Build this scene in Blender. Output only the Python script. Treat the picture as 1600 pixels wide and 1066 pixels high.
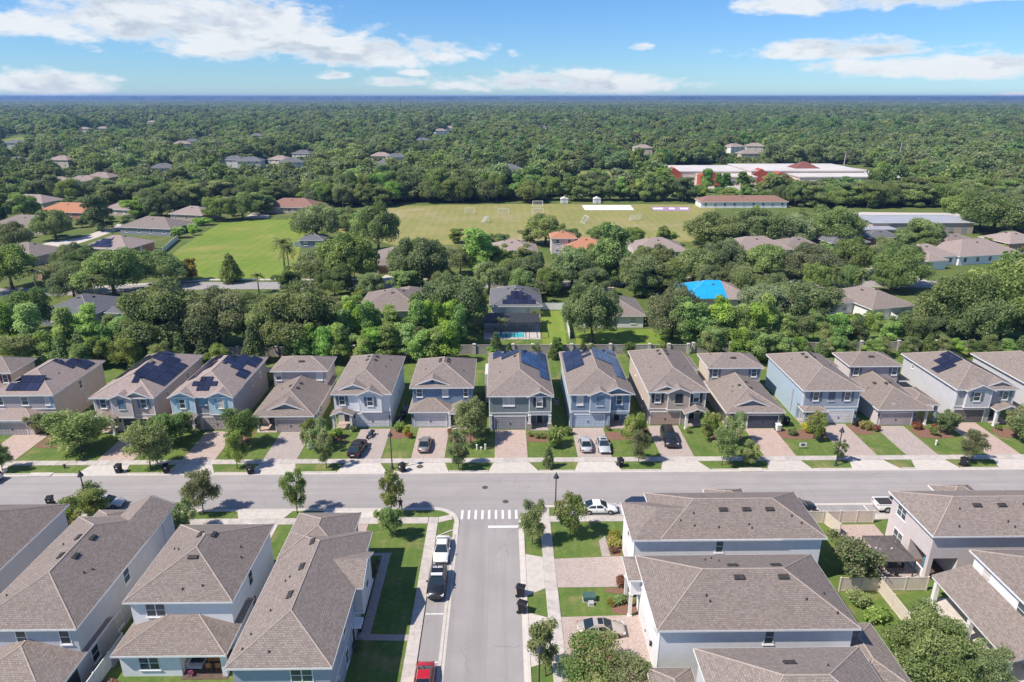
# Aerial view over a suburban street: houses, lawns, a side street, parkland and woods to the horizon.
import bpy, math, random
import numpy as np
from mathutils import Vector, Matrix, Euler

for _o in list(bpy.data.objects): bpy.data.objects.remove(_o)
scene = bpy.context.scene
COL = scene.collection
R = math.radians

# ------------------------------------------------------------------ camera
CAM_H = 51.0
cam_d = bpy.data.cameras.new('camera'); cam = bpy.data.objects.new('camera', cam_d); COL.objects.link(cam)
cam_d.sensor_width = 36.0; cam_d.lens = 36.0*1067.0/1600.0
cam_d.clip_start = 0.5; cam_d.clip_end = 120000
cam.location = (0, 0, CAM_H)
cam.rotation_euler = Euler((R(90-19.70), R(0.0), R(-0.758)), 'XYZ')
scene.camera = cam

# ------------------------------------------------------------------ sun and sky
SUN_EL, SUN_AZ = R(52.0), R(21.0)          # light travels towards +X, a little towards +Y
sun_dir = Vector((math.cos(SUN_AZ)*math.cos(SUN_EL), math.sin(SUN_AZ)*math.cos(SUN_EL), -math.sin(SUN_EL)))
sl = bpy.data.lights.new('sun', 'SUN'); sl.energy = 4.6; sl.angle = R(0.53); sl.color = (1.0, 0.925, 0.83)
so = bpy.data.objects.new('sun', sl); COL.objects.link(so)
so.rotation_euler = sun_dir.to_track_quat('-Z', 'Y').to_euler(); so.location = (-60, -20, 120)

world = bpy.data.worlds.new('World'); scene.world = world; world.use_nodes = True
scene.view_settings.view_transform = 'Standard'; scene.view_settings.look = 'None'
scene.view_settings.exposure = 0.42; scene.view_settings.gamma = 1.0
scene.view_settings.use_curve_mapping = False

class NT:
    """tiny helper for node trees"""
    def __init__(s, tree): s.t = tree; s.n = tree.nodes; s.l = tree.links
    def add(s, typ, **kw):
        n = s.n.new(typ)
        for k, v in kw.items(): setattr(n, k, v)
        return n
    def link(s, a, b): s.l.new(a, b)
    def val(s, sock, v):
        if hasattr(v, 'is_output'): s.l.new(v, sock)
        else: sock.default_value = v
    def math(s, op, a, b=None, c=None, clamp=False):
        n = s.add('ShaderNodeMath', operation=op); n.use_clamp = clamp
        s.val(n.inputs[0], a)
        if b is not None: s.val(n.inputs[1], b)
        if c is not None: s.val(n.inputs[2], c)
        return n.outputs[0]
    def mixc(s, f, a, b, blend='MIX'):
        n = s.add('ShaderNodeMix', data_type='RGBA', blend_type=blend)
        s.val(n.inputs[0], f)
        s.val(n.inputs[6], a if hasattr(a, 'is_output') else (*a, 1)[:4])
        s.val(n.inputs[7], b if hasattr(b, 'is_output') else (*b, 1)[:4])
        return n.outputs[2]
    def noise(s, vec, scale, detail=4, rough=0.55, dist=0.0, dim='3D'):
        n = s.add('ShaderNodeTexNoise', noise_dimensions=dim)
        if vec is not None: s.link(vec, n.inputs['Vector'])
        n.inputs['Scale'].default_value = scale; n.inputs['Detail'].default_value = detail
        n.inputs['Roughness'].default_value = rough; n.inputs['Distortion'].default_value = dist
        return n.outputs['Fac']
    def ss(s, x, a, b):
        n = s.add('ShaderNodeMapRange', interpolation_type='SMOOTHSTEP')
        s.val(n.inputs[0], x); n.inputs[1].default_value = a; n.inputs[2].default_value = b
        n.inputs[3].default_value = 0; n.inputs[4].default_value = 1
        return n.outputs[0]

def build_sky():
    T = NT(world.node_tree); T.n.clear()
    out = T.add('ShaderNodeOutputWorld'); bg = T.add('ShaderNodeBackground')
    sky = T.add('ShaderNodeTexSky'); sky.sky_type = 'NISHITA'; sky.sun_disc = False
    sky.sun_elevation = SUN_EL
    # the sky's sun stands where the lamp's light comes from
    sky.sun_rotation = math.atan2(-sun_dir.x, -sun_dir.y)
    sky.altitude = 30; sky.air_density = 1.0; sky.dust_density = 0.0; sky.ozone_density = 5.0
    tc = T.add('ShaderNodeTexCoord'); sep = T.add('ShaderNodeSeparateXYZ'); T.link(tc.outputs['Generated'], sep.inputs[0])
    az = T.math('ARCTAN2', sep.outputs[0], sep.outputs[1]); el = T.math('ARCSINE', sep.outputs[2])
    # clouds flatten towards the horizon
    els = T.math('MULTIPLY', el, 2.6)
    def fbm(dx, dy, scale, detail):
        c = T.add('ShaderNodeCombineXYZ'); T.link(T.math('ADD', az, dx), c.inputs[0]); T.link(T.math('ADD', els, dy), c.inputs[1])
        return T.noise(c.outputs[0], scale, detail, 0.58, 0.25)
    n1 = fbm(0.0, 0.0, 9.0, 9); n2 = fbm(-0.012, 0.05, 9.0, 9); wide = fbm(3.1, 1.7, 1.6, 3)
    fine = fbm(0.3, 0.2, 34.0, 6)
    # banks of cloud: (azimuth, elevation, half width, half height, weight) in radians
    banks = CLOUDS
    tot = T.math('SUBTRACT', T.math('MULTIPLY', T.ss(wide, 0.38, 0.56), T.ss(el, 0.15, 0.26)), 0.75)  # unseen clouds above the view, cover raised to add fill light
    for (a, e, wa, we, k) in banks:
        da = T.math('DIVIDE', T.math('SUBTRACT', az, a), wa); de = T.math('DIVIDE', T.math('SUBTRACT', el, e), we)
        # flat undersides: the lower half closes faster
        de = T.math('MULTIPLY', de, T.math('ADD', 1.0, T.math('MULTIPLY', T.math('LESS_THAN', de, 0.0), 0.7)))
        d2 = T.math('ADD', T.math('MULTIPLY', da, da), T.math('MULTIPLY', de, de))
        tot = T.math('MAXIMUM', tot, T.math('MULTIPLY', T.math('SUBTRACT', 1.0, d2), k))
    dens = T.math('ADD', tot, T.math('MULTIPLY', T.math('SUBTRACT', n1, 0.5), 3.4))
    dens = T.math('ADD', dens, T.math('MULTIPLY', T.math('SUBTRACT', fine, 0.5), 1.7))
    mask = T.ss(dens, 0.10, 0.95)
    lit = T.ss(T.math('SUBTRACT', n1, n2), -0.07, 0.09)
    shade = T.math('MULTIPLY', T.ss(dens, 0.30, 1.35), T.math('SUBTRACT', 1.0, T.math('MULTIPLY', lit, 0.85)))
    ccol = T.mixc(shade, (4.7, 4.8, 4.9), (2.8, 3.2, 3.7))
    # one even tint over the whole sky
    skyc = T.mixc(1.0, sky.outputs[0], SKY_TINT, 'MULTIPLY')
    colr = T.mixc(T.math('MULTIPLY', mask, 0.93), skyc, ccol)
    T.link(colr, bg.inputs[0]); bg.inputs[1].default_value = 0.148
    T.link(bg.outputs[0], out.inputs[0])
HAZE = 1.15e-4
SKY_TINT = (0.345, 0.505, 0.70)
CLOUDS = [(-0.403, 0.0839, 0.236, 0.0569, 1.2), (-0.3, 0.0616, 0.194, 0.0413, 1.1), (-0.179, 0.0523, 0.188, 0.0302, 1.15), (-0.59, 0.0709, 0.085, 0.02, 0.9), (0.1, 0.0152, 0.21, 0.0237, 1.1), (0.435, 0.0524, 0.151, 0.019, 1.15), (0.449, 0.0332, 0.065, 0.0162, 0.9), (0.541, 0.0305, 0.138, 0.0241, 1.1), (0.457, 0.1061, 0.19, 0.0235, 1.1), (0.185, 0.0599, 0.019, 0.0086, 0.8), (-0.226, 0.0258, 0.025, 0.0093, 0.8), (-0.149, 0.0173, 0.045, 0.0095, 0.8), (-0.557, 0.0113, 0.083, 0.0225, 1.0), (-0.122, 0.0289, 0.025, 0.0067, 0.6), (-0.484, 0.0193, 0.019, 0.005, 0.6), (0.628, 0.0002, 0.061, 0.0042, 0.8)]
build_sky()
# ------------------------------------------------------------------ materials
MATS = {}
def mat(name, c1, c2=None, scale=3.0, rough=0.85, detail=4, bump=0.0, bscale=40.0, spec=0.3, metal=0.0, coord='Position', rand=0.0, spots=None):
    """procedural surface: two base colours mixed by noise, fine relief, per-object tint"""
    if name in MATS: return MATS[name]
    m = bpy.data.materials.new(name); m.use_nodes = True; T = NT(m.node_tree)
    b = T.n['Principled BSDF']
    geo = T.add('ShaderNodeNewGeometry'); tc = T.add('ShaderNodeTexCoord')
    vec = geo.outputs['Position'] if coord == 'Position' else tc.outputs['Object']
    c2 = c2 or tuple(v*0.88 for v in c1)
    f = T.ss(T.noise(vec, scale, detail), 0.3, 0.7)
    col = T.mixc(f, c1, c2)
    if spots:
        (sc, lo, hi, sca, amt) = spots
        col = T.mixc(T.math('MULTIPLY', T.ss(T.noise(vec, sca, 3), lo, hi), amt), col, sc)
    if rand:
        oi = T.add('ShaderNodeObjectInfo')
        hv = T.add('ShaderNodeHueSaturation'); T.link(col, hv.inputs['Color'])
        T.link(T.math('MULTIPLY_ADD', oi.outputs['Random'], 2*rand, 1-rand), hv.inputs['Value'])
        col = hv.outputs[0]
    T.link(col, b.inputs['Base Color'])
    b.inputs['Roughness'].default_value = rough; b.inputs['Metallic'].default_value = metal
    b.inputs['Specular IOR Level'].default_value = spec
    if bump:
        bn = T.add('ShaderNodeBump'); bn.inputs['Strength'].default_value = bump; bn.inputs['Distance'].default_value = 0.05
        T.link(T.noise(vec, bscale, 3), bn.inputs['Height']); T.link(bn.outputs[0], b.inputs['Normal'])
    MATS[name] = m
    return m

def shingle_mat(name, base, dark, light):
    m = bpy.data.materials.new(name); m.use_nodes = True; T = NT(m.node_tree); b = T.n['Principled BSDF']
    uv = T.add('ShaderNodeUVMap'); uv.uv_map = 'UVMap'
    br = T.add('ShaderNodeTexBrick'); T.link(uv.outputs[0], br.inputs['Vector'])
    br.offset = 0.5; br.inputs['Scale'].default_value = 1.0
    br.inputs['Brick Width'].default_value = 0.31; br.inputs['Row Height'].default_value = 0.19
    br.inputs['Mortar Size'].default_value = 0.022; br.inputs['Bias'].default_value = 0.0
    br.inputs['Color1'].default_value = (*light, 1); br.inputs['Color2'].default_value = (*dark, 1)
    br.inputs['Mortar'].default_value = tuple(v*0.62 for v in dark)+(1,)
    geo = T.add('ShaderNodeNewGeometry')
    c = T.mixc(0.42, br.outputs[0], base)
    c = T.mixc(T.math('MULTIPLY', T.ss(T.noise(geo.outputs['Position'], 0.55, 4), 0.35, 0.75), 0.28), c, tuple(v*0.78 for v in base))
    sp = T.math('MULTIPLY', T.ss(T.noise(geo.outputs['Position'], 11, 3, 0.7), 0.42, 0.68), 0.30)
    c = T.mixc(sp, c, tuple(min(1, v*1.28) for v in light))
    # streaks running down the slope
    mp = T.add('ShaderNodeMapping'); mp.inputs['Scale'].default_value = (2.2, 0.12, 1); T.link(uv.outputs[0], mp.inputs[0])
    c = T.mixc(T.math('MULTIPLY', T.ss(T.noise(mp.outputs[0], 1.0, 3), 0.5, 0.8), 0.16), c, tuple(v*0.7 for v in base))
    oi = T.add('ShaderNodeObjectInfo'); hv = T.add('ShaderNodeHueSaturation'); T.link(c, hv.inputs['Color'])
    T.link(T.math('MULTIPLY_ADD', oi.outputs['Random'], 0.12, 0.94), hv.inputs['Value'])
    T.link(hv.outputs[0], b.inputs['Base Color'])
    b.inputs['Roughness'].default_value = 0.95; b.inputs['Specular IOR Level'].default_value = 0.15
    bn = T.add('ShaderNodeBump'); bn.inputs['Strength'].default_value = 0.5; bn.inputs['Distance'].default_value = 0.02
    T.link(br.outputs['Fac'], bn.inputs['Height']); bn.invert = True; T.link(bn.outputs[0], b.inputs['Normal'])
    MATS[name] = m; return m

def leaf_mat(name, dark, mid, light, flower=None, trans=0.40):
    """foliage: tint stored per leaf, hue drifting per plant"""
    m = bpy.data.materials.new(name); m.use_nodes = True; T = NT(m.node_tree); T.n.clear()
    out = T.add('ShaderNodeOutputMaterial')
    at = T.add('ShaderNodeAttribute'); at.attribute_name = 'tint'
    oi = T.add('ShaderNodeObjectInfo')
    cr = T.add('ShaderNodeValToRGB'); e = cr.color_ramp.elements
    e[0].position = 0.0; e[0].color = (*dark, 1); e[1].position = 1.0; e[1].color = (*light, 1)
    k = e.new(0.5); k.color = (*mid, 1)
    if flower:
        k = e.new(0.93); k.color = (*light, 1); k = e.new(0.95); k.color = (*flower, 1); e[-1].color = (*flower, 1)
    T.link(at.outputs['Fac'], cr.inputs[0])
    hv = T.add('ShaderNodeHueSaturation'); T.link(cr.outputs[0], hv.inputs['Color'])
    T.link(T.math('MULTIPLY_ADD', oi.outputs['Random'], 0.045, 0.478), hv.inputs['Hue'])
    T.link(T.math('MULTIPLY_ADD', T.math('FRACT', T.math('MULTIPLY', oi.outputs['Random'], 7.31)), 0.5, 0.74), hv.inputs['Value'])
    T.link(T.math('MULTIPLY_ADD', T.math('FRACT', T.math('MULTIPLY', oi.outputs['Random'], 3.77)), 0.3, 0.70), hv.inputs['Saturation'])
    d = T.add('ShaderNodeBsdfPrincipled'); d.inputs['Roughness'].default_value = 0.6; d.inputs['Specular IOR Level'].default_value = 0.25
    T.link(hv.outputs[0], d.inputs['Base Color'])
    tr = T.add('ShaderNodeBsdfTranslucent'); T.link(T.mixc(1.0, hv.outputs[0], (1.25, 1.35, 0.7), 'MULTIPLY'), tr.inputs[0])
    mx = T.add('ShaderNodeMixShader'); mx.inputs[0].default_value = trans
    T.link(d.outputs[0], mx.inputs[1]); T.link(tr.outputs[0], mx.inputs[2]); T.link(mx.outputs[0], out.inputs[0])
    MATS[name] = m; return m

def grass_mat(name, a, b_, c_, dry, amt, scale=1.0):
    m = bpy.data.materials.new(name); m.use_nodes = True; T = NT(m.node_tree); b = T.n['Principled BSDF']
    g = T.add('ShaderNodeNewGeometry').outputs['Position']
    c = T.mixc(T.ss(T.noise(g, 0.35*scale, 5, 0.6), 0.35, 0.65), a, b_)
    c = T.mixc(T.math('MULTIPLY', T.ss(T.noise(g, 2.3*scale, 5, 0.65), 0.42, 0.7), 0.7), c, c_)
    c = T.mixc(T.math('MULTIPLY', T.ss(T.noise(g, 0.22*scale, 6, 0.62, 0.4), 0.50, 0.72), amt), c, dry)
    c = T.mixc(T.math('MULTIPLY', T.ss(T.noise(g, 0.9, 5, 0.7, 0.6), 0.52, 0.74), amt*0.9), c, dry)
    c = T.mixc(T.math('MULTIPLY', T.ss(T.noise(g, 14, 3, 0.7), 0.45, 0.7), 0.35), c, tuple(v*0.55 for v in a))
    # faint mowing stripes
    wv = T.add('ShaderNodeTexWave'); T.link(g, wv.inputs[0]); wv.inputs['Scale'].default_value = 0.30 if scale > 0.5 else 0.09; wv.inputs['Distortion'].default_value = 1.5; wv.inputs['Detail'].default_value = 2; wv.inputs['Detail Scale'].default_value = 0.4
    c = T.mixc(T.math('MULTIPLY', wv.outputs['Fac'], 0.14), c, tuple(v*0.6 for v in a))
    T.link(c, b.inputs['Base Color']); b.inputs['Roughness'].default_value = 0.9; b.inputs['Specular IOR Level'].default_value = 0.15
    bn = T.add('ShaderNodeBump'); bn.inputs['Strength'].default_value = 0.7; bn.inputs['Distance'].default_value = 0.06
    T.link(T.noise(g, 9, 4, 0.7), bn.inputs['Height']); T.link(bn.outputs[0], b.inputs['Normal'])
    MATS[name] = m; return m

def asphalt_mat(name, c1, c2, seam=None):
    m = bpy.data.materials.new(name); m.use_nodes = True; T = NT(m.node_tree); b = T.n['Principled BSDF']
    g = T.add('ShaderNodeNewGeometry').outputs['Position']
    c = T.mixc(T.ss(T.noise(g, 0.25, 5, 0.6), 0.3, 0.7), c1, c2)
    c = T.mixc(T.math('MULTIPLY', T.ss(T.noise(g, 22, 2, 0.8), 0.40, 0.62), 0.22), c, tuple(v*0.66 for v in c1))
    # tyre-worn lengthwise bands and oily smudges
    mp = T.add('ShaderNodeMapping'); T.link(g, mp.inputs[0]); mp.inputs['Scale'].default_value = (0.03, 0.9, 1) if seam else (0.9, 0.03, 1)
    c = T.mixc(T.math('MULTIPLY', T.ss(T.noise(mp.outputs[0], 1.0, 4), 0.42, 0.66), 0.5), c, tuple(v*0.82 for v in c2))
    c = T.mixc(T.math('MULTIPLY', T.ss(T.noise(g, 0.9, 6, 0.6, 1.2), 0.64, 0.74), 0.30), c, tuple(v*0.6 for v in c2))
    vo = T.add('ShaderNodeTexVoronoi', feature='DISTANCE_TO_EDGE'); vo.inputs['Scale'].default_value = 0.16
    wp = T.add('ShaderNodeVectorMath', operation='ADD'); T.link(g, wp.inputs[0])
    wn = T.add('ShaderNodeTexNoise'); T.link(g, wn.inputs['Vector']); wn.inputs['Scale'].default_value = 0.8; wn.inputs['Detail'].default_value = 4; T.link(wn.outputs['Color'], wp.inputs[1]); T.link(wp.outputs[0], vo.inputs['Vector'])
    crack = T.math('MULTIPLY', T.math('LESS_THAN', vo.outputs['Distance'], 0.006), T.ss(T.noise(g, 0.09, 3), 0.46, 0.60))
    c = T.mixc(T.math('MULTIPLY', crack, 0.38), c, tuple(v*0.5 for v in c2))
    if not seam:
        sp = T.add('ShaderNodeSeparateXYZ'); T.link(g, sp.inputs[0])
        wob = T.math('ADD', sp.outputs[0], T.math('MULTIPLY', T.noise(g, 0.4, 2), 0.10))
        c = T.mixc(T.math('MULTIPLY', T.math('LESS_THAN', wob, -1.75), 0.10), c, tuple(v*0.8 for v in c2))
        c = T.mixc(T.math('MULTIPLY', T.math('LESS_THAN', T.math('ABSOLUTE', T.math('ADD', wob, 1.75)), 0.03), 0.25), c, tuple(v*0.5 for v in c2))
        c = T.mixc(T.math('MULTIPLY', T.ss(T.noise(g, 2.2, 4, 0.7, 0.5), 0.70, 0.76), 0.5), c, tuple(v*0.4 for v in c2))
    if seam:
        sp = T.add('ShaderNodeSeparateXYZ'); T.link(g, sp.inputs[0])
        wob = T.math('ADD', sp.outputs[1], T.math('MULTIPLY', T.noise(g, 0.4, 2), 0.12))
        c = T.mixc(T.math('MULTIPLY', T.math('LESS_THAN', wob, seam+0.06), 0.32), c, tuple(v*0.83 for v in c2))
        d = T.math('ABSOLUTE', T.math('SUBTRACT', wob, seam+0.06))
        c = T.mixc(T.math('MULTIPLY', T.math('LESS_THAN', d, 0.035), 0.28), c, tuple(v*0.45 for v in c2))
    T.link(c, b.inputs['Base Color']); b.inputs['Roughness'].default_value = 0.9; b.inputs['Specular IOR Level'].default_value = 0.2
    bn = T.add('ShaderNodeBump'); bn.inputs['Strength'].default_value = 0.25; bn.inputs['Distance'].default_value = 0.02
    T.link(T.noise(g, 30, 2), bn.inputs['Height']); T.link(bn.outputs[0], b.inputs['Normal'])
    MATS[name] = m; return m

def paver_mat(name, c1, c2, c3):
    m = bpy.data.materials.new(name); m.use_nodes = True; T = NT(m.node_tree); b = T.n['Principled BSDF']
    g = T.add('ShaderNodeNewGeometry').outputs['Position']
    br = T.add('ShaderNodeTexBrick'); T.link(g, br.inputs['Vector']); br.inputs['Scale'].default_value = 1.0
    br.inputs['Brick Width'].default_value = 0.30; br.inputs['Row Height'].default_value = 0.17; br.inputs['Mortar Size'].default_value = 0.010
    br.inputs['Color1'].default_value = (*c1, 1); br.inputs['Color2'].default_value = (*c2, 1); br.inputs['Mortar'].default_value = tuple(v*0.5 for v in c2)+(1,)
    c = T.mixc(T.ss(T.noise(g, 3.5, 4, 0.7), 0.42, 0.66), br.outputs[0], c3)
    c = T.mixc(T.math('MULTIPLY', T.ss(T.noise(g, 0.5, 5, 0.6), 0.45, 0.75), 0.3), c, tuple(v*0.72 for v in c2))
    oi = T.add('ShaderNodeObjectInfo'); hv = T.add('ShaderNodeHueSaturation'); T.link(c, hv.inputs['Color'])
    T.link(T.math('MULTIPLY_ADD', oi.outputs['Random'], 0.2, 0.9), hv.inputs['Value'])
    T.link(T.math('MULTIPLY_ADD', oi.outputs['Random'], 0.5, 0.7), hv.inputs['Saturation'])
    T.link(hv.outputs[0], b.inputs['Base Color']); b.inputs['Roughness'].default_value = 0.9
    MATS[name] = m; return m

def glass_mat(name, c, rough=0.06):
    m = bpy.data.materials.new(name); m.use_nodes = True; b = m.node_tree.nodes['Principled BSDF']
    T = NT(m.node_tree); oi = T.add('ShaderNodeObjectInfo')
    T.link(T.mixc(oi.outputs['Random'], c, tuple(v*2.2 for v in c)), b.inputs['Base Color'])
    b.inputs['Roughness'].default_value = rough; b.inputs['Specular IOR Level'].default_value = 0.7
    MATS[name] = m; return m

def paint_mat(name, c, coat=0.8, metal=0.0, rough=0.35):
    if name in MATS: return MATS[name]
    m = bpy.data.materials.new(name); m.use_nodes = True; b = m.node_tree.nodes['Principled BSDF']; T = NT(m.node_tree)
    g = T.add('ShaderNodeNewGeometry').outputs['Position']
    T.link(T.mixc(T.math('MULTIPLY', T.ss(T.noise(g, 2.5, 4), 0.4, 0.75), 0.25), c, tuple(v*0.8+0.02 for v in c)), b.inputs['Base Color'])
    b.inputs['Roughness'].default_value = rough; b.inputs['Metallic'].default_value = metal
    b.inputs['Coat Weight'].default_value = coat; b.inputs['Coat Roughness'].default_value = 0.06
    MATS[name] = m; return m

SH = shingle_mat('shingles_brown', (0.240, 0.198, 0.173), (0.159, 0.126, 0.113), (0.338, 0.291, 0.259))
shingle_mat('shingles_grey', (0.151, 0.155, 0.167), (0.097, 0.100, 0.109), (0.215, 0.222, 0.237))
shingle_mat('shingles_rust', (0.280, 0.162, 0.122), (0.194, 0.106, 0.081), (0.366, 0.222, 0.173))
shingle_mat('shingles_orange', (0.452, 0.206, 0.115), (0.323, 0.133, 0.075), (0.559, 0.290, 0.173))
shingle_mat('shingles_pinkish', (0.327, 0.257, 0.231), (0.236, 0.181, 0.162), (0.429, 0.361, 0.329))
grass_mat('lawn', (0.085, 0.155, 0.032), (0.130, 0.195, 0.042), (0.175, 0.20, 0.062), (0.30, 0.25, 0.115), 0.78)
grass_mat('park_grass', (0.145, 0.235, 0.032), (0.20, 0.27, 0.042), (0.24, 0.27, 0.062), (0.34, 0.29, 0.095), 0.9, 0.12)
grass_mat('dry_field', (0.235, 0.245, 0.070), (0.30, 0.275, 0.090), (0.335, 0.30, 0.135), (0.39, 0.32, 0.19), 0.95, 0.14)
grass_mat('rough_ground', (0.085, 0.135, 0.030), (0.125, 0.165, 0.040), (0.17, 0.18, 0.065), (0.27, 0.23, 0.11), 0.6, 0.25)
asphalt_mat('asphalt_main', (0.375, 0.347, 0.332), (0.335, 0.309, 0.296), seam=80.9)
asphalt_mat('asphalt_side', (0.355, 0.332, 0.320), (0.315, 0.294, 0.283))
asphalt_mat('asphalt_dark', (0.38, 0.355, 0.34), (0.33, 0.31, 0.30))
mat('concrete', (0.575, 0.525, 0.47), (0.50, 0.455, 0.41), 1.3, 0.85, 5, 0.2, 30, rand=0.05, spots=((0.40, 0.36, 0.32), 0.55, 0.75, 2.2, 0.45))
mat('concrete_walk', (0.52, 0.47, 0.425), (0.44, 0.40, 0.365), 1.3, 0.85, 5, 0.2, 30, rand=0.08, spots=((0.33, 0.30, 0.28), 0.5, 0.72, 1.7, 0.5))
paver_mat('pavers', (0.475, 0.375, 0.325), (0.385, 0.300, 0.262), (0.46, 0.375, 0.33))
mat('mulch', (0.26, 0.145, 0.10), (0.17, 0.09, 0.065), 6, 0.95, 4, 0.6, 20)
mat('white_trim', (0.80, 0.79, 0.77), (0.72, 0.71, 0.69), 2.0, 0.6)
mat('black_metal', (0.03, 0.03, 0.034), (0.05, 0.05, 0.055), 4, 0.5, spec=0.5)
mat('vent_black', (0.035, 0.032, 0.032), (0.06, 0.055, 0.05), 4, 0.6)
mat('ridge_cap', (0.47, 0.39, 0.335), (0.38, 0.31, 0.265), 5.0, 0.95)
glass_mat('window_glass', (0.035, 0.052, 0.060))
glass_mat('car_glass', (0.012, 0.018, 0.022), 0.03)
mat('blind', (0.62, 0.58, 0.52), (0.52, 0.49, 0.44), 8, 0.7)
glass_mat('solar', (0.012, 0.014, 0.030), 0.18)
glass_mat('solar_blue', (0.020, 0.032, 0.075), 0.14)
mat('rubber', (0.02, 0.02, 0.02), (0.035, 0.035, 0.035), 8, 0.9)
mat('rim', (0.45, 0.45, 0.46), (0.35, 0.35, 0.36), 6, 0.35, metal=0.8)
mat('bark', (0.15, 0.115, 0.088), (0.09, 0.07, 0.055), 6, 0.95, 5, 0.5, 14)
mat('palm_bark', (0.30, 0.25, 0.20), (0.21, 0.175, 0.14), 8, 0.95, 4, 0.5, 14)
mat('line_paint', (0.78, 0.77, 0.75), (0.62, 0.61, 0.59), 3.0, 0.8, 5, spots=((0.42, 0.40, 0.39), 0.58, 0.7, 9.0, 0.5))
mat('iron', (0.14, 0.12, 0.105), (0.09, 0.08, 0.075), 9, 0.7, metal=0.3)
mat('vinyl', (0.66, 0.58, 0.485), (0.60, 0.525, 0.44), 1.5, 0.55)
mat('vinyl_white', (0.78, 0.77, 0.74), (0.70, 0.69, 0.66), 1.5, 0.55)
mat('wall_block', (0.40, 0.365, 0.335), (0.30, 0.275, 0.25), 0.9, 0.9, 5, 0.3, 20, spots=((0.20, 0.19, 0.18), 0.5, 0.75, 0.6, 0.5))
mat('bin_plastic', (0.014, 0.014, 0.016), (0.024, 0.024, 0.026), 5, 0.5)
leaf_mat('leaf_oak', (0.120, 0.192, 0.054), (0.241, 0.313, 0.086), (0.413, 0.461, 0.160))
leaf_mat('leaf_grey', (0.135, 0.192, 0.068), (0.254, 0.311, 0.112), (0.421, 0.464, 0.200))
leaf_mat('leaf_bright', (0.130, 0.241, 0.046), (0.281, 0.426, 0.074), (0.469, 0.583, 0.138))
leaf_mat('leaf_street', (0.125, 0.187, 0.051), (0.261, 0.321, 0.084), (0.410, 0.436, 0.150))
leaf_mat('leaf_crape', (0.125, 0.208, 0.048), (0.240, 0.329, 0.074), (0.391, 0.420, 0.143), flower=(0.50, 0.22, 0.20))
leaf_mat('leaf_yellow', (0.26, 0.24, 0.015), (0.50, 0.46, 0.025), (0.68, 0.62, 0.06))
leaf_mat('leaf_red', (0.15, 0.05, 0.03), (0.33, 0.12, 0.06), (0.50, 0.24, 0.12))
leaf_mat('leaf_dark', (0.097, 0.164, 0.045), (0.200, 0.272, 0.076), (0.335, 0.402, 0.128))
leaf_mat('leaf_palm', (0.121, 0.185, 0.047), (0.243, 0.299, 0.081), (0.369, 0.387, 0.148))
leaf_mat('leaf_autumn', (0.20, 0.165, 0.04), (0.32, 0.26, 0.06), (0.42, 0.36, 0.10))
leaf_mat('leaf_wood', (0.102, 0.181, 0.047), (0.197, 0.305, 0.079), (0.321, 0.434, 0.137))
leaf_mat('leaf_crapelite', (0.153, 0.254, 0.059), (0.293, 0.402, 0.090), (0.477, 0.513, 0.174), flower=(0.50, 0.22, 0.20))
leaf_mat('leaf_yard', (0.092, 0.151, 0.035), (0.200, 0.270, 0.065), (0.335, 0.394, 0.120))
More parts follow.
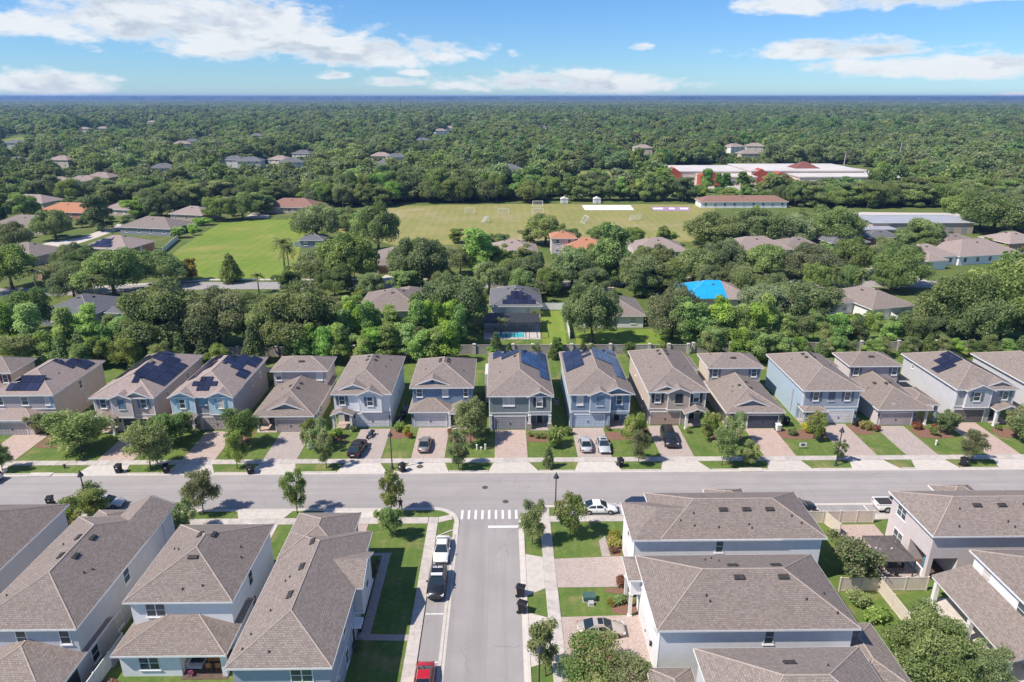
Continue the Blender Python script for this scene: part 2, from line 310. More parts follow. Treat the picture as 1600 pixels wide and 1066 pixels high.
# ------------------------------------------------------------------ mesh helpers
class MB:
    """collects faces, builds one mesh"""
    def __init__(s): s.v = []; s.f = []
    def face(s, *pts):
        i = len(s.v); s.v += [tuple(p) for p in pts]; s.f.append(tuple(range(i, i+len(pts)))); return s
    def box(s, x0, x1, y0, y1, z0, z1, bottom=True, top=True):
        i = len(s.v)
        s.v += [(x0,y0,z0),(x1,y0,z0),(x1,y1,z0),(x0,y1,z0),(x0,y0,z1),(x1,y0,z1),(x1,y1,z1),(x0,y1,z1)]
        s.f += [(i,i+1,i+5,i+4),(i+1,i+2,i+6,i+5),(i+2,i+3,i+7,i+6),(i+3,i,i+4,i+7)]
        if top: s.f.append((i+4,i+5,i+6,i+7))
        if bottom: s.f.append((i+3,i+2,i+1,i))
        return s
    def prism(s, poly, z0, z1, bottom=False):
        n = len(poly); i = len(s.v)
        s.v += [(p[0],p[1],z0) for p in poly]+[(p[0],p[1],z1) for p in poly]
        s.f.append(tuple(range(i+n, i+2*n)))
        if bottom: s.f.append(tuple(range(i+n-1, i-1, -1)))
        for k in range(n): s.f.append((i+k, i+(k+1)%n, i+n+(k+1)%n, i+n+k))
        return s
    def tube(s, pts, radii, n=7, cap=True):
        base = len(s.v); P = [Vector(p) for p in pts]
        for k, p in enumerate(P):
            d = (P[min(k+1, len(P)-1)]-P[max(k-1, 0)]).normalized()
            a = d.orthogonal().normalized() if abs(d.z) < 0.95 else Vector((1,0,0)); a = (a-d*a.dot(d)).normalized(); b = d.cross(a)
            for j in range(n):
                t = 2*math.pi*j/n; s.v.append(tuple(p+(a*math.cos(t)+b*math.sin(t))*radii[k]))
        for k in range(len(P)-1):
            for j in range(n):
                q = base+k*n; s.f.append((q+j, q+(j+1)%n, q+n+(j+1)%n, q+n+j))
        if cap:
            s.f.append(tuple(base+(len(P)-1)*n+j for j in range(n))); s.f.append(tuple(base+n-1-j for j in range(n)))
        return s
    def loft(s, rings, cap=True):
        n = len(rings[0]); base = len(s.v)
        for r in rings: s.v += [tuple(p) for p in r]
        for k in range(len(rings)-1):
            for j in range(n):
                q = base+k*n; s.f.append((q+j, q+(j+1)%n, q+n+(j+1)%n, q+n+j))
        if cap:
            s.f.append(tuple(base+n-1-j for j in range(n))); s.f.append(tuple(base+(len(rings)-1)*n+j for j in range(n)))
        return s
    def lathe(s, prof, n=10, c=(0,0)):
        return s.loft([[(c[0]+r*math.cos(2*math.pi*j/n), c[1]+r*math.sin(2*math.pi*j/n), z) for j in range(n)] for (r, z) in prof])
    def xf(s, M):
        s.v = [tuple(M @ Vector(p)) for p in s.v]; return s
    def mesh(s, name, smooth=False, recalc=True):
        me = bpy.data.meshes.new(name); me.from_pydata(s.v, [], s.f)
        if recalc:
            import bmesh
            bm = bmesh.new(); bm.from_mesh(me); bmesh.ops.recalc_face_normals(bm, faces=bm.faces); bm.to_mesh(me); bm.free()
        if smooth: me.polygons.foreach_set('use_smooth', [True]*len(me.polygons))
        me.update(); return me
    def obj(s, name, m, parent=None, smooth=False, recalc=True):
        return mkobj(name, s.mesh(name, smooth, recalc), m, parent)

def mkobj(name, me, m, parent=None, loc=None):
    o = bpy.data.objects.new(name, me); COL.objects.link(o)
    if m is not None and not me.materials: me.materials.append(MATS[m] if isinstance(m, str) else m)
    if parent is not None: o.parent = parent
    if loc is not None: o.location = loc
    return o
def tag(o, label, cat, group=None, kind=None):
    if label: o['label'] = label
    if cat: o['category'] = cat
    if group: o['group'] = group
    if kind: o['kind'] = kind
    return o
def empty(name, loc, label, cat, group=None, rz=0.0):
    o = bpy.data.objects.new(name, None); COL.objects.link(o); o.location = loc; o.rotation_euler = (0, 0, rz)
    o.empty_display_size = 0.3
    return tag(o, label, cat, group)
def structure(o): o['kind'] = 'structure'; return o
def copy_tree(o, parent=None):
    c = o.copy(); COL.objects.link(c); c.parent = parent
    for ch in o.children: copy_tree(ch, c)
    return c
def uv_slope(me):
    """metre-scaled UVs: u along the eave, v up the slope"""
    uvl = me.uv_layers.new(name='UVMap')
    for p in me.polygons:
        n = p.normal; c = max(0.2, abs(n.z))
        for li in p.loop_indices:
            co = me.vertices[me.loops[li].vertex_index].co
            uvl.data[li].uv = (co.y, co.x/c) if abs(n.x) > abs(n.y) else (co.x, co.y/c)
# ------------------------------------------------------------------ ground, roads, pavements
def sheet(name, poly, z, m, parent=None):
    mb = MB(); mb.face(*[(p[0], p[1], z) for p in poly]); o = mb.obj(name, m, parent, recalc=False)
    if o.data.polygons[0].normal.z < 0: o.data.flip_normals()
    return structure(o)
def rect(x0, x1, y0, y1): return [(x0, y0), (x1, y0), (x1, y1), (x0, y1)]
def slabpoly(name, poly, z1, m, parent=None, z0=-0.05):
    o = MB().prism(poly, z0, z1).obj(name, m, parent); return structure(o)
def arc(cx, cy, r, a0, a1, n=8):
    return [(cx+r*math.cos(R(a0+(a1-a0)*k/n)), cy+r*math.sin(R(a0+(a1-a0)*k/n))) for k in range(n+1)]

sheet('ground', rect(-32000, 32000, -200, 45000), 0.0, 'rough_ground')
sheet('lawn', rect(-170, 170, 15, 150), 0.004, 'lawn')
main_road = sheet('main_road', rect(-140, 140, 77.35, 86.1), 0.012, 'asphalt_main')
side_road = sheet('side_road', [(-5.75, 15), (1.8, 15)]+arc(5.3, 73.85, 3.5, 180, 90)+arc(-9.25, 73.85, 3.5, 90, 0), 0.008, 'asphalt_side')
bay_left = sheet('parking_bay', rect(-8.36, -6.37, 15, 71.0)+[], 0.016, 'asphalt_side')
bay_right = sheet('parking_bay', rect(8.4, 75, 75.35, 77.3), 0.016, 'asphalt_side')
for y in (45.0, 51.27, 57.76, 64.3):
    MB().box(-8.3, -6.4, y-0.07, y+0.07, 0.012, 0.021).obj('bay_line', 'line_paint', bay_left)
for x in (15.4, 21.9, 28.4, 34.9, 41.2, 47.6, 54):
    MB().box(x-0.07, x+0.07, 75.4, 77.25, 0.012, 0.021).obj('bay_line', 'line_paint', bay_right)
MB().box(-8.42, -8.345, 15, 71.0, -0.02, 0.03).obj('joint_strip', 'rubber', bay_left)
for k in range(9):
    x = -5.45+k*0.875
    MB().box(x-0.15, x+0.15, 74.75, 76.75, 0.005, 0.0175).obj('crosswalk_bar', 'line_paint', side_road)
MB().box(-2.05, 1.75, 72.85, 73.3, 0.005, 0.0175).obj('stop_line', 'line_paint', side_road)
for (x, y, p) in ((-2.64, 82.26, main_road), (0.19, 78.73, main_road)):
    o = MB().lathe([(0.42, 0.0), (0.42, 0.024), (0.36, 0.024), (0.36, 0.019), (0.02, 0.019)], 16, (x, y)).obj('manhole_cover', 'iron', p)

# kerbs: gutter pan with a raised back, dropped at the driveway aprons
kerb = structure(MB().box(-140, 140, 86.06, 86.5, -0.05, 0.03).obj('kerb', 'concrete'))
structure(MB().box(2.1, 2.45, 15, 73.5, -0.05, 0.10).box(1.78, 2.1, 15, 73.5, -0.05, 0.03).obj('kerb', 'concrete'))
structure(MB().box(-6.38, -6.06, 15, 71.4, -0.05, 0.035).box(-6.02, -5.73, 15, 71.4, -0.05, 0.03).obj('kerb', 'concrete'))
structure(MB().box(-140, -9.2, 76.85, 77.36, -0.05, 0.05).obj('kerb', 'concrete'))
structure(MB().box(5.3, 140, 77.3, 77.75, -0.05, 0.035).obj('kerb', 'concrete'))
def kerb_arc(cx, cy, r0, r1, a0, a1):
    return structure(slabpoly('kerb', arc(cx, cy, r0, a0, a1, 12)+arc(cx, cy, r1, a1, a0, 12), 0.11, 'concrete'))
kerb_arc(-9.25, 73.85, 3.5, 2.95, 90, 0); kerb_arc(5.3, 73.85, 3.5, 3.1, 180, 90)
structure(MB().box(-6.4, -5.75, 71.4, 73.9, -0.05, 0.08).obj('kerb', 'concrete'))
slabpoly('kerb', [(-8.6, 71.0), (-8.45, 71.0), (-6.35, 72.3), (-6.35, 72.55)], 0.11, 'concrete')

# footpaths of single slabs
SLAB = {}
def slab_mesh(w, d):
    k = (round(w, 2), round(d, 2))
    if k not in SLAB:
        b = 0.015; SLAB[k] = MB().loft([[(-w/2, -d/2, -0.03), (w/2, -d/2, -0.03), (w/2, d/2, -0.03), (-w/2, d/2, -0.03)],
            [(-w/2, -d/2, 0.065), (w/2, -d/2, 0.065), (w/2, d/2, 0.065), (-w/2, d/2, 0.065)],
            [(-w/2+b, -d/2+b, 0.078), (w/2-b, -d/2+b, 0.078), (w/2-b, d/2-b, 0.078), (-w/2+b, d/2-b, 0.078)]]).mesh('slab')
        SLAB[k].materials.append(MATS['concrete_walk'])
    return SLAB[k]
def footpath(x0, x1, y0, y1, step=1.5):
    root = structure(MB().box(x0, x1, y0, y1, -0.05, 0.055).obj('footpath', 'concrete_walk'))
    along_x = (x1-x0) > (y1-y0); L = (x1-x0) if along_x else (y1-y0)
    n = round(L/step); s = L/n
    me = slab_mesh(s-0.025, (y1-y0)-0.01) if along_x else slab_mesh((x1-x0)-0.01, s-0.025)
    for k in range(n):
        c = (x0+(k+0.5)*s, (y0+y1)/2, 0) if along_x else ((x0+x1)/2, y0+(k+0.5)*s, 0)
        mkobj('slab', me, None, root, c)
    return root
footpath(-93, 93, 89.1, 90.4)
footpath(-84, -9.7, 73.85, 75.2)
footpath(-9.66, -8.43, 42, 75.2)
footpath(4.5, 5.85, 42, 75.9)
footpath(5.87, 66, 74.0, 75.25)
slabpoly('footpath', [(-8.4, 74.0), (-6.6, 74.7), (-6.9, 75.8), (-8.4, 75.2)], 0.06, 'concrete_walk')
slabpoly('footpath', [(4.5, 75.9), (5.85, 75.9), (5.9, 77.2), (4.6, 77.2)], 0.06, 'concrete_walk')

# driveways of the far row: flared concrete apron, then pavers up to the garage
FAR_DRIVES = [(-78.4, -72.8, 98.8), (-60.5, -55.2, 98.4), (-48.0, -43.1, 99.6), (-35.9, -30.9, 99.3), (-23.3, -18.4, 100.2), (-13.9, -8.9, 100.5),
              (-1.4, 3.55, 99.5), (11.1, 16.2, 100.1), (23.6, 28.6, 100.7), (39.2, 44.0, 99.5), (51.5, 56.3, 101.0), (60.8, 65.6, 100.1), (71.9+1.2, 77.6+0.6, 101.2), (85.5, 90.5, 100)]
for i, (x0, x1, y1) in enumerate(FAR_DRIVES):
    slabpoly('driveway_apron', [(x0-0.9, 86.45), (x1+1.5 if i % 2 == 0 else x1+0.9, 86.45), (x1+0.15, 89.08), (x0-0.1, 89.08)], 0.045, 'concrete')
    slabpoly('driveway', rect(x0, x1, 90.42, y1-0.02), 0.05, 'pavers')
prev = -139.0
for i, (x0, x1, _) in enumerate(FAR_DRIVES):
    e = x1+1.5 if i % 2 == 0 else x1+0.9
    kb = MB().box(prev, x0-0.92, 86.5, 86.72, -0.05, 0.11).obj('kerb', 'concrete'); structure(kb); prev = e+0.02
# near side, right of the side street: two driveways with aprons
slabpoly('driveway', [(5.87, 61.65), (13.85, 61.7), (13.85, 67.0), (5.87, 66.6)], 0.05, 'pavers')
slabpoly('driveway_apron', [(2.46, 60.4), (4.48, 61.55), (4.48, 66.95), (2.46, 67.55)], 0.05, 'concrete')
slabpoly('driveway', [(5.87, 51.0), (14.0, 51.0), (14.0, 57.3), (5.87, 57.1)], 0.05, 'pavers')
slabpoly('driveway_apron', [(2.46, 50.5), (4.48, 51.3), (4.48, 57.05), (2.46, 57.8)], 0.05, 'concrete')
slabpoly('garden_path', [(11.5, 67.0), (12.5, 67.05), (12.4, 71.0), (11.5, 70.0)], 0.04, 'pavers')
# near side, left: driveways of the row whose backs face us
for (x0, x1) in ((-56.5, -52.0), (-47.5, -43.0), (-33.8, -28.6), (-22.6, -17.2)):
    slabpoly('driveway_apron', [(x0-0.3, 75.22), (x1+0.3, 75.22), (x1+1.0, 76.83), (x0-1.0, 76.83)], 0.05, 'concrete')
    slabpoly('driveway', rect(x0, x1, 66.0, 73.83), 0.05, 'concrete' if x0 < -30 else 'pavers')
# paver path along the corner house
slabpoly('garden_path', [(-14.42, 68.0), (-16.5, 68.0), (-16.5, 67.5), (-14.42, 67.5), (-14.7, 54.9), (-14.9, 54.2), (-9.68, 54.05), (-9.68, 54.85), (-13.55, 55.0), (-13.45, 67.5), (-13.3, 68.0)], 0.03, 'pavers')

# streets, drives and fields beyond the wall
street2 = sheet('back_street', [(-146.47, 179.84), (-112.94, 181.29), (-82.12, 186.80), (-40.73, 186.26), (-15.64, 187.29), (20.66, 187.50), (72.04, 188.21), (115.18, 186.25), (152.10, 181.69),
                                 (157.82, 189.20), (119.60, 194.08), (74.57, 195.43), (21.39, 194.64), (-16.17, 194.40), (-42.27, 194.01), (-85.22, 194.58), (-117.87, 190.02), (-152.30, 187.73)], 0.010, 'asphalt_dark')
sheet('footpath', [(-131.14, 188.13), (-117.75, 189.81), (-86.72, 198.32), (-43.00, 197.74), (-42.71, 196.23), (-85.93, 196.36), (-116.70, 187.94), (-129.84, 186.09)], 0.05, 'concrete_walk')
sheet('footpath', [(-43.00, 197.74), (6.46, 198.61), (60.26, 198.66), (59.84, 197.14), (6.41, 197.08), (-42.71, 196.23)], 0.05, 'concrete_walk')
sheet('side_lane', [(-167.16, 234.55), (-169.36, 252.09), (-162.00, 261.70), (-163.55, 292.43), (-156.33, 286.26), (-155.87, 261.62), (-156.79, 242.87), (-161.01, 228.48)], 0.010, 'concrete')
sheet('side_lane', [(144.69, 311.70), (151.72, 320.83), (206.60, 316.35), (221.86, 303.66), (215.03, 293.75), (201.07, 307.41)], 0.010, 'concrete')
for (a, b, c, d) in (((-37.60, 193.95), (-35.77, 202.27), (-31.89, 202.22), (-27.32, 193.82)), ((2.57, 194.15), (5.10, 205.75), (9.64, 205.69), (11.94, 194.03)), ((22.25, 193.89), (24.59, 203.06), (27.13, 203.03), (28.81, 193.81)),
                     ((41.93, 193.63), (43.44, 201.23), (47.32, 201.18), (47.55, 193.56)), ((109.40, 192.74), (112.52, 208.49), (117.42, 210.14), (114.09, 192.68)), ((118.77, 192.61), (121.78, 205.03), (127.62, 208.29), (124.39, 192.54)),
                     ((-34.43, 186.17), (-32.46, 179.59), (-28.11, 179.53), (-26.33, 186.07)), ((25.21, 187.44), (25.34, 181.40), (29.75, 181.34), (31.57, 187.35)), ((-115.70, 306.41), (-104.30, 306.26), (-108.87, 320.53), (-116.31, 320.63))):
    sheet('driveway', [a, b, c, d], 0.030, 'concrete')
sheet('park_lawn', [(-113.10, 227.85), (-115.98, 245.66), (-119.05, 272.92), (-121.14, 299.82), (-89.11, 302.70), (-71.65, 288.15), (-73.47, 246.22), (-62.39, 197.99), (-92.42, 198.39)], 0.006, 'park_grass')
sheet('sports_field', [(-91.91, 297.81), (-70.89, 316.36), (-52.51, 341.48), (4.59, 347.14), (105.84, 344.71), (93.29, 296.99), (70.15, 251.28), (27.08, 250.67), (-38.60, 245.76), (-68.92, 276.42)], 0.008, 'dry_field')
sheet('far_field', [(-20.01, 430.16), (-11.43, 489.31), (66.89, 505.62), (105.75, 509.63), (102.63, 456.33), (89.37, 432.01), (24.91, 419.96)], 0.006, 'dry_field')
sheet('meadow', [(-588.84, 808.16), (-657.96, 965.01), (-604.39, 934.31), (-538.08, 853.61), (-510.24, 785.86), (-500.47, 710.68)], 0.006, 'park_grass')
sheet('meadow', [(-214.65, 496.22), (-218.34, 527.97), (-196.65, 518.23), (-186.52, 483.37)], 0.006, 'park_grass')
sheet('school_yard', [(95.23, 422.19), (126.63, 533.19), (265.70, 531.35), (283.58, 469.16), (243.69, 413.96), (150.62, 391.81)], 0.006, 'concrete_walk')
mat('tarp_white', (0.86, 0.85, 0.83), (0.78, 0.77, 0.75), 0.2, 0.7)
mat('tarp_purple', (0.36, 0.20, 0.36), (0.42, 0.27, 0.42), 0.4, 0.7)
# ------------------------------------------------------------------ houses
PITCH = 0.46
class House:
    def __init__(s, name, x, y, label, trim='white_trim', roof='shingles_brown'):
        s.o = Vector((x, y, 0)); s.root = empty(name, (x, y, 0), label, 'house'); s.trim = trim; s.roofmat = roof; s.roofs = []
    def mk(s, mb, name, m, parent=None, smooth=False):
        mb.v = [(p[0]-s.o.x, p[1]-s.o.y, p[2]) for p in mb.v]
        return mb.obj(name, m, parent or s.root, smooth)
    def wall(s, x0, x1, y0, y1, z0, z1, m, name='wall'):
        return s.mk(MB().box(x0, x1, y0, y1, z0, z1, bottom=False), name, m)
    # ---- roofs
    def hip(s, x0, x1, y0, y1, z, pitch=PITCH, gable='', name='roof', caps=True, m=None, th=0.20, trim=None):
        """hip roof over an eave rectangle; sides in `gable` (N S E W) end in a gable instead"""
        gs = set(gable); lx, ly = x1-x0, y1-y0; BIG = 1e6
        dN = BIG if 'N' in gs else 0; dS = BIG if 'S' in gs else 0; dE = BIG if 'E' in gs else 0; dW = BIG if 'W' in gs else 0
        ridge_y = (ly >= lx) if not gs else (('N' in gs) or ('S' in gs))
        top = MB(); cap = []
        if ridge_y:
            xm = (x0+x1)/2; h = lx/2*pitch; ya = y0+(0 if dS else lx/2); yb = y1-(0 if dN else lx/2)
            if yb < ya: ya = yb = (ya+yb)/2
            A, B = (xm, ya, z+h), (xm, yb, z+h)
            p00, p10, p11, p01 = (x0,y0,z), (x1,y0,z), (x1,y1,z), (x0,y1,z)
            top.face(p00, A, B, p01); top.face(p10, p11, B, A)
            if not dS: top.face(p00, p10, A); cap += [(p00, A), (p10, A)]
            if not dN: top.face(p11, p01, B); cap += [(p11, B), (p01, B)]
            cap.append((A, B))
        else:
            ym = (y0+y1)/2; h = ly/2*pitch; xa = x0+(0 if dW else ly/2); xb = x1-(0 if dE else ly/2)
            if xb < xa: xa = xb = (xa+xb)/2
            A, B = (xa, ym, z+h), (xb, ym, z+h)
            p00, p10, p11, p01 = (x0,y0,z), (x1,y0,z), (x1,y1,z), (x0,y1,z)
            top.face(p00, p10, B, A); top.face(p11, p01, A, B)
            if not dW: top.face(p01, p00, A); cap += [(p00, A), (p01, A)]
            if not dE: top.face(p10, p11, B); cap += [(p10, B), (p11, B)]
            cap.append((A, B))
        fn = lambda x, y: z + pitch*min(x-x0+(dW if ridge_y is False else 0), x1-x+(dE if ridge_y is False else 0), y-y0+(dS if ridge_y else 0), y1-y+(dN if ridge_y else 0))
        top.v = [(p[0]-s.o.x, p[1]-s.o.y, p[2]) for p in top.v]
        me = top.mesh(name); 
        for p in me.polygons:
            if p.normal.z < 0: p.flip()
        me.update(); uv_slope(me)
        ro = mkobj(name, me, m or s.roofmat, s.root)
        # fascia band and soffit under the eaves
        f = MB(); e = 0.03; zb, zt = z-th, z-0.012
        f.box(x0-e, x1+e, y0-e, y0+0.02, zb, zt).box(x0-e, x1+e, y1-0.02, y1+e, zb, zt).box(x0-e, x0+0.02, y0+0.021, y1-0.021, zb, zt).box(x1-0.02, x1+e, y0+0.021, y1-0.021, zb, zt)
        f.face((x0+.02, y0+.02, zb+0.01), (x0+.02, y1-.02, zb+0.01), (x1-.02, y1-.02, zb+0.01), (x1-.02, y0+.02, zb+0.01))
        for sd in gs:      # rake boards and a gable wall
            pass
        s.mk(f, 'fascia', trim or s.trim, ro)
        if caps:
            c = MB()
            for a, b in cap:
                a, b = Vector(a), Vector(b)
                if (a-b).length < 0.3: continue
                c.tube([a+Vector((0,0,0.0)), b+Vector((0,0,0.0))], [0.06, 0.06], 5)
            if c.v: s.mk(c, 'ridge_cap', 'ridge_cap', ro)
        rec = dict(o=ro, fn=fn, x0=x0, x1=x1, y0=y0, y1=y1, z=z, pitch=pitch, ridge_y=ridge_y); s.roofs.append(rec); return rec
    def gable(s, xc, w, yf, yb, z, wallm, pitch=PITCH, face='S', vent=False, name='gable_roof', m=None, over=0.30, wallz=None):
        """small roof with its gable towards `face`; ridge runs back from yf to yb"""
        def q(u, v, zz):
            return {'S': (u, v, zz), 'N': (u, v, zz), 'W': (v, u, zz), 'E': (v, u, zz)}[face]
        h = w/2*pitch; zr = z+h
        top = MB()
        top.face(q(xc-w/2, yf, z), q(xc, yf, zr), q(xc, yb, zr), q(xc-w/2, yb, z))
        top.face(q(xc+w/2, yf, z), q(xc+w/2, yb, z), q(xc, yb, zr), q(xc, yf, zr))
        top.v = [(p[0]-s.o.x, p[1]-s.o.y, p[2]) for p in top.v]
        me = top.mesh(name)
        for p in me.polygons:
            if p.normal.z < 0: p.flip()
        me.update(); uv_slope(me); ro = mkobj(name, me, m or s.roofmat, s.root)
        sg = 1 if yb > yf else -1
        t = 0.19; tr = MB()
        for sx in (-1, 1):   # sloping rake boards
            a = [(xc+sx*w/2, z), (xc, zr), (xc, zr-t-0.03), (xc+sx*w/2, z-t)]
            r0 = [q(u, yf-sg*0.03, v-0.012) for u, v in a]; r1 = [q(u, yf+sg*0.05, v-0.012) for u, v in a]
            tr.loft([r0, r1])
            b0 = [q(xc+sx*(w/2+0.015), yf, z-t), q(xc+sx*(w/2+0.015), yb, z-t), q(xc+sx*(w/2+0.015), yb, z-0.012), q(xc+sx*(w/2+0.015), yf, z-0.012)]
            tr.face(*b0)
        s.mk(tr, 'rake_board', s.trim, ro)
        wy = yf+sg*over
        g = MB().face(q(xc-w/2+0.05, wy, z-t*0.2 if wallz is None else wallz), q(xc+w/2-0.05, wy, z-t*0.2 if wallz is None else wallz), q(xc+w/2-0.05, wy, z-0.05), q(xc, wy, zr-0.08), q(xc-w/2+0.05, wy, z-0.05))
        s.mk(g, 'gable_wall', wallm, ro)
        if vent:
            zc = z+h*0.42; v = MB()
            v.face(*[q(xc+0.2*a, wy-sg*0.03, zc+b) for a, b in ((-1, -0.25), (1, -0.25), (1, 0.2), (0, 0.4), (-1, 0.2))]); s.mk(v, 'gable_vent', 'vent_black', ro)
        return ro
    # ---- openings; face is the side of the house the opening looks to, c the plane it lies on
    def fp(s, face, c, u, out, z):
        return {'S': (u, c-out, z), 'N': (u, c+out, z), 'W': (c-out, u, z), 'E': (c+out, u, z)}[face]
    def fbox(s, mb, face, c, u0, u1, z0, z1, o0, o1):
        a, b = s.fp(face, c, u0, o0, z0), s.fp(face, c, u1, o1, z1)
        return mb.box(min(a[0], b[0]), max(a[0], b[0]), min(a[1], b[1]), max(a[1], b[1]), z0, z1)
    def window(s, face, c, u, z, w=0.9, h=1.5, cols=1, shutter=None, sill=True, glass='window_glass', frame=None):
        fr = MB(); t = 0.10
        s.fbox(fr, face, c, u-w/2-t, u+w/2+t, z+h, z+h+t+0.03, -0.05, 0.055)
        s.fbox(fr, face, c, u-w/2-t, u+w/2+t, z-t, z, -0.05, 0.055)
        s.fbox(fr, face, c, u-w/2-t, u-w/2, z, z+h, -0.05, 0.05); s.fbox(fr, face, c, u+w/2, u+w/2+t, z, z+h, -0.05, 0.05)
        for k in range(1, cols): s.fbox(fr, face, c, u-w/2+w*k/cols-0.05, u-w/2+w*k/cols+0.05, z, z+h, -0.05, 0.045)
        fo = s.mk(fr, 'window', frame or s.trim)
        for k in range(cols):
            for j in range(2):
                p = MB(); a = u-w/2+w*k/cols+(0.05 if k else 0); b = u-w/2+w*(k+1)/cols-(0.05 if k < cols-1 else 0)
                s.fbox(p, face, c, a, b, z+h*j/2+(0.025 if j else 0), z+h*(j+1)/2-(0 if j else 0.025), -0.04, 0.012+0.012*j)
                s.mk(p, 'pane', 'blind' if glass == 'window_glass' and (int(abs(u)*7.3+abs(c)*3.1+z*5) % 10) < (3 if j else 1) else glass, fo)
        ra = MB(); s.fbox(ra, face, c, u-w/2, u+w/2, z+h/2-0.03, z+h/2+0.03, -0.03, 0.04); s.mk(ra, 'meeting_rail', frame or s.trim, fo)
        if sill:
            sm = MB(); s.fbox(sm, face, c, u-w/2-0.16, u+w/2+0.16, z-t-0.10, z-t-0.002, -0.05, 0.11); s.mk(sm, 'sill', s.trim, fo)
        if shutter:
            for sx in (-1, 1):
                m_ = MB(); a = u+sx*(w/2+t+0.03); b = u+sx*(w/2+t+0.43)
                s.fbox(m_, face, c, min(a, b), max(a, b), z-0.05, z+h+0.05, -0.03, 0.07)
                for q in range(6): s.fbox(m_, face, c, min(a, b)+0.05, max(a, b)-0.05, z+0.05+q*(h-0.1)/6, z+0.05+(q+0.6)*(h-0.1)/6, 0.0, 0.085)
                s.mk(m_, 'shutter', shutter)
        return fo
    def garage(s, face, c, u0, u1, h, m, frame=None, handle=True):
        fr = MB(); t = 0.14
        s.fbox(fr, face, c, u0-t, u1+t, h, h+t, -0.04, 0.06); s.fbox(fr, face, c, u0-t, u0, 0.02, h, -0.04, 0.055); s.fbox(fr, face, c, u1, u1+t, 0.02, h, -0.04, 0.055)
        fo = s.mk(fr, 'garage_frame', frame or s.trim)
        d = s.mk(s.fbox(MB(), face, c, u0, u1, 0.03, h, -0.06, 0.006), 'garage_door', m)
        n = 8; pw = (u1-u0)/n
        for j in range(4):
            pz = h/4
            pm = MB()
            for k in range(n):
                s.fbox(pm, face, c, u0+k*pw+0.05, u0+(k+1)*pw-0.05, 0.03+j*pz+0.07, 0.03+(j+1)*pz-0.07, 0.0, 0.026)
            s.fbox(pm, face, c, u0+0.01, u1-0.01, 0.03+j*pz+0.012, 0.03+j*pz+0.055, 0.0, 0.018)
            s.mk(pm, 'door_panel', m, d)
        if handle:
            s.mk(s.fbox(MB(), face, c, (u0+u1)/2-0.12, (u0+u1)/2+0.12, 0.95, 1.15, 0.0, 0.08), 'handle', 'black_metal', d)
        return d
    def door(s, face, c, u, m='door_dark', w=0.95, h=2.1):
        fr = MB(); t = 0.1
        s.fbox(fr, face, c, u-w/2-t, u+w/2+t, h, h+t, -0.04, 0.05); s.fbox(fr, face, c, u-w/2-t, u-w/2, 0.1, h, -0.04, 0.05); s.fbox(fr, face, c, u+w/2, u+w/2+t, 0.1, h, -0.04, 0.05)
        d = s.mk(s.fbox(MB(), face, c, u-w/2, u+w/2, 0.1, h, -0.03, 0.02), 'door', m)
        s.mk(fr, 'door_frame', s.trim, d)
        s.mk(s.fbox(MB(), face, c, u+w/2-0.16, u+w/2-0.08, 1.0, 1.1, 0.0, 0.08), 'door_handle', 'rim', d)
        return d
    def band(s, face, c, u0, u1, z0, z1, m=None, out=0.05, name='trim_band'):
        return s.mk(s.fbox(MB(), face, c, u0, u1, z0, z1, -0.04, out), name, m or s.trim)
    def post(s, x, y, z1, w=0.32, m=None, name='column', z0=0.02):
        mb = MB().box(x-w/2, x+w/2, y-w/2, y+w/2, z0, z1-0.06)
        mb.box(x-w/2-0.05, x+w/2+0.05, y-w/2-0.05, y+w/2+0.05, z1-0.2, z1-0.05).box(x-w/2-0.05, x+w/2+0.05, y-w/2-0.05, y+w/2+0.05, z0, z0+0.18)
        return s.mk(mb, name, m or s.trim)
    def lantern(s, face, c, u, z=2.0):
        mb = MB(); s.fbox(mb, face, c, u-0.05, u+0.05, z, z+0.1, -0.02, 0.10); s.fbox(mb, face, c, u-0.10, u+0.10, z-0.25, z+0.16, 0.06, 0.24); s.fbox(mb, face, c, u-0.13, u+0.13, z+0.161, z+0.21, 0.04, 0.27)
        return s.mk(mb, 'wall_lantern', 'black_metal')
    # ---- things on the roof
    def frame_at(s, rec, x, y):
        e = 0.05; fn = rec['fn']; z = fn(x, y); gx = (fn(x+e, y)-fn(x-e, y))/(2*e); gy = (fn(x, y+e)-fn(x, y-e))/(2*e)
        n = Vector((-gx, -gy, 1)).normalized(); up = Vector((gx, gy, gx*gx+gy*gy))
        up = up.normalized() if up.length > 1e-6 else Vector((0, 1, 0)); al = up.cross(n).normalized()
        M = Matrix((( al.x, up.x, n.x, x), (al.y, up.y, n.y, y), (al.z, up.z, n.z, z), (0, 0, 0, 1))); return M
    def vent(s, rec, x, y, w=0.95, d=0.42):
        M = s.frame_at(rec, x, y)
        mb = MB().loft([[(-w/2, -d/2, -0.03), (w/2, -d/2, -0.03), (w/2, d/2, -0.03), (-w/2, d/2, -0.03)], [(-w/2, -d/2, 0.16), (w/2, -d/2, 0.16), (w/2, d/2, 0.10), (-w/2, d/2, 0.10)],
                       [(-w/2+.05, -d/2+.05, 0.19), (w/2-.05, -d/2+.05, 0.19), (w/2-.05, d/2-.05, 0.13), (-w/2+.05, d/2-.05, 0.13)]]).xf(M)
        return s.mk(mb, 'roof_vent', 'vent_black', rec['o'])
    def pipe(s, rec, x, y):
        z = rec['fn'](x, y); return s.mk(MB().lathe([(0.13, z-0.06), (0.10, z+0.05), (0.055, z+0.08), (0.055, z+0.21), (0.04, z+0.21)], 8, (x, y)), 'vent_pipe', 'vent_black', rec['o'])
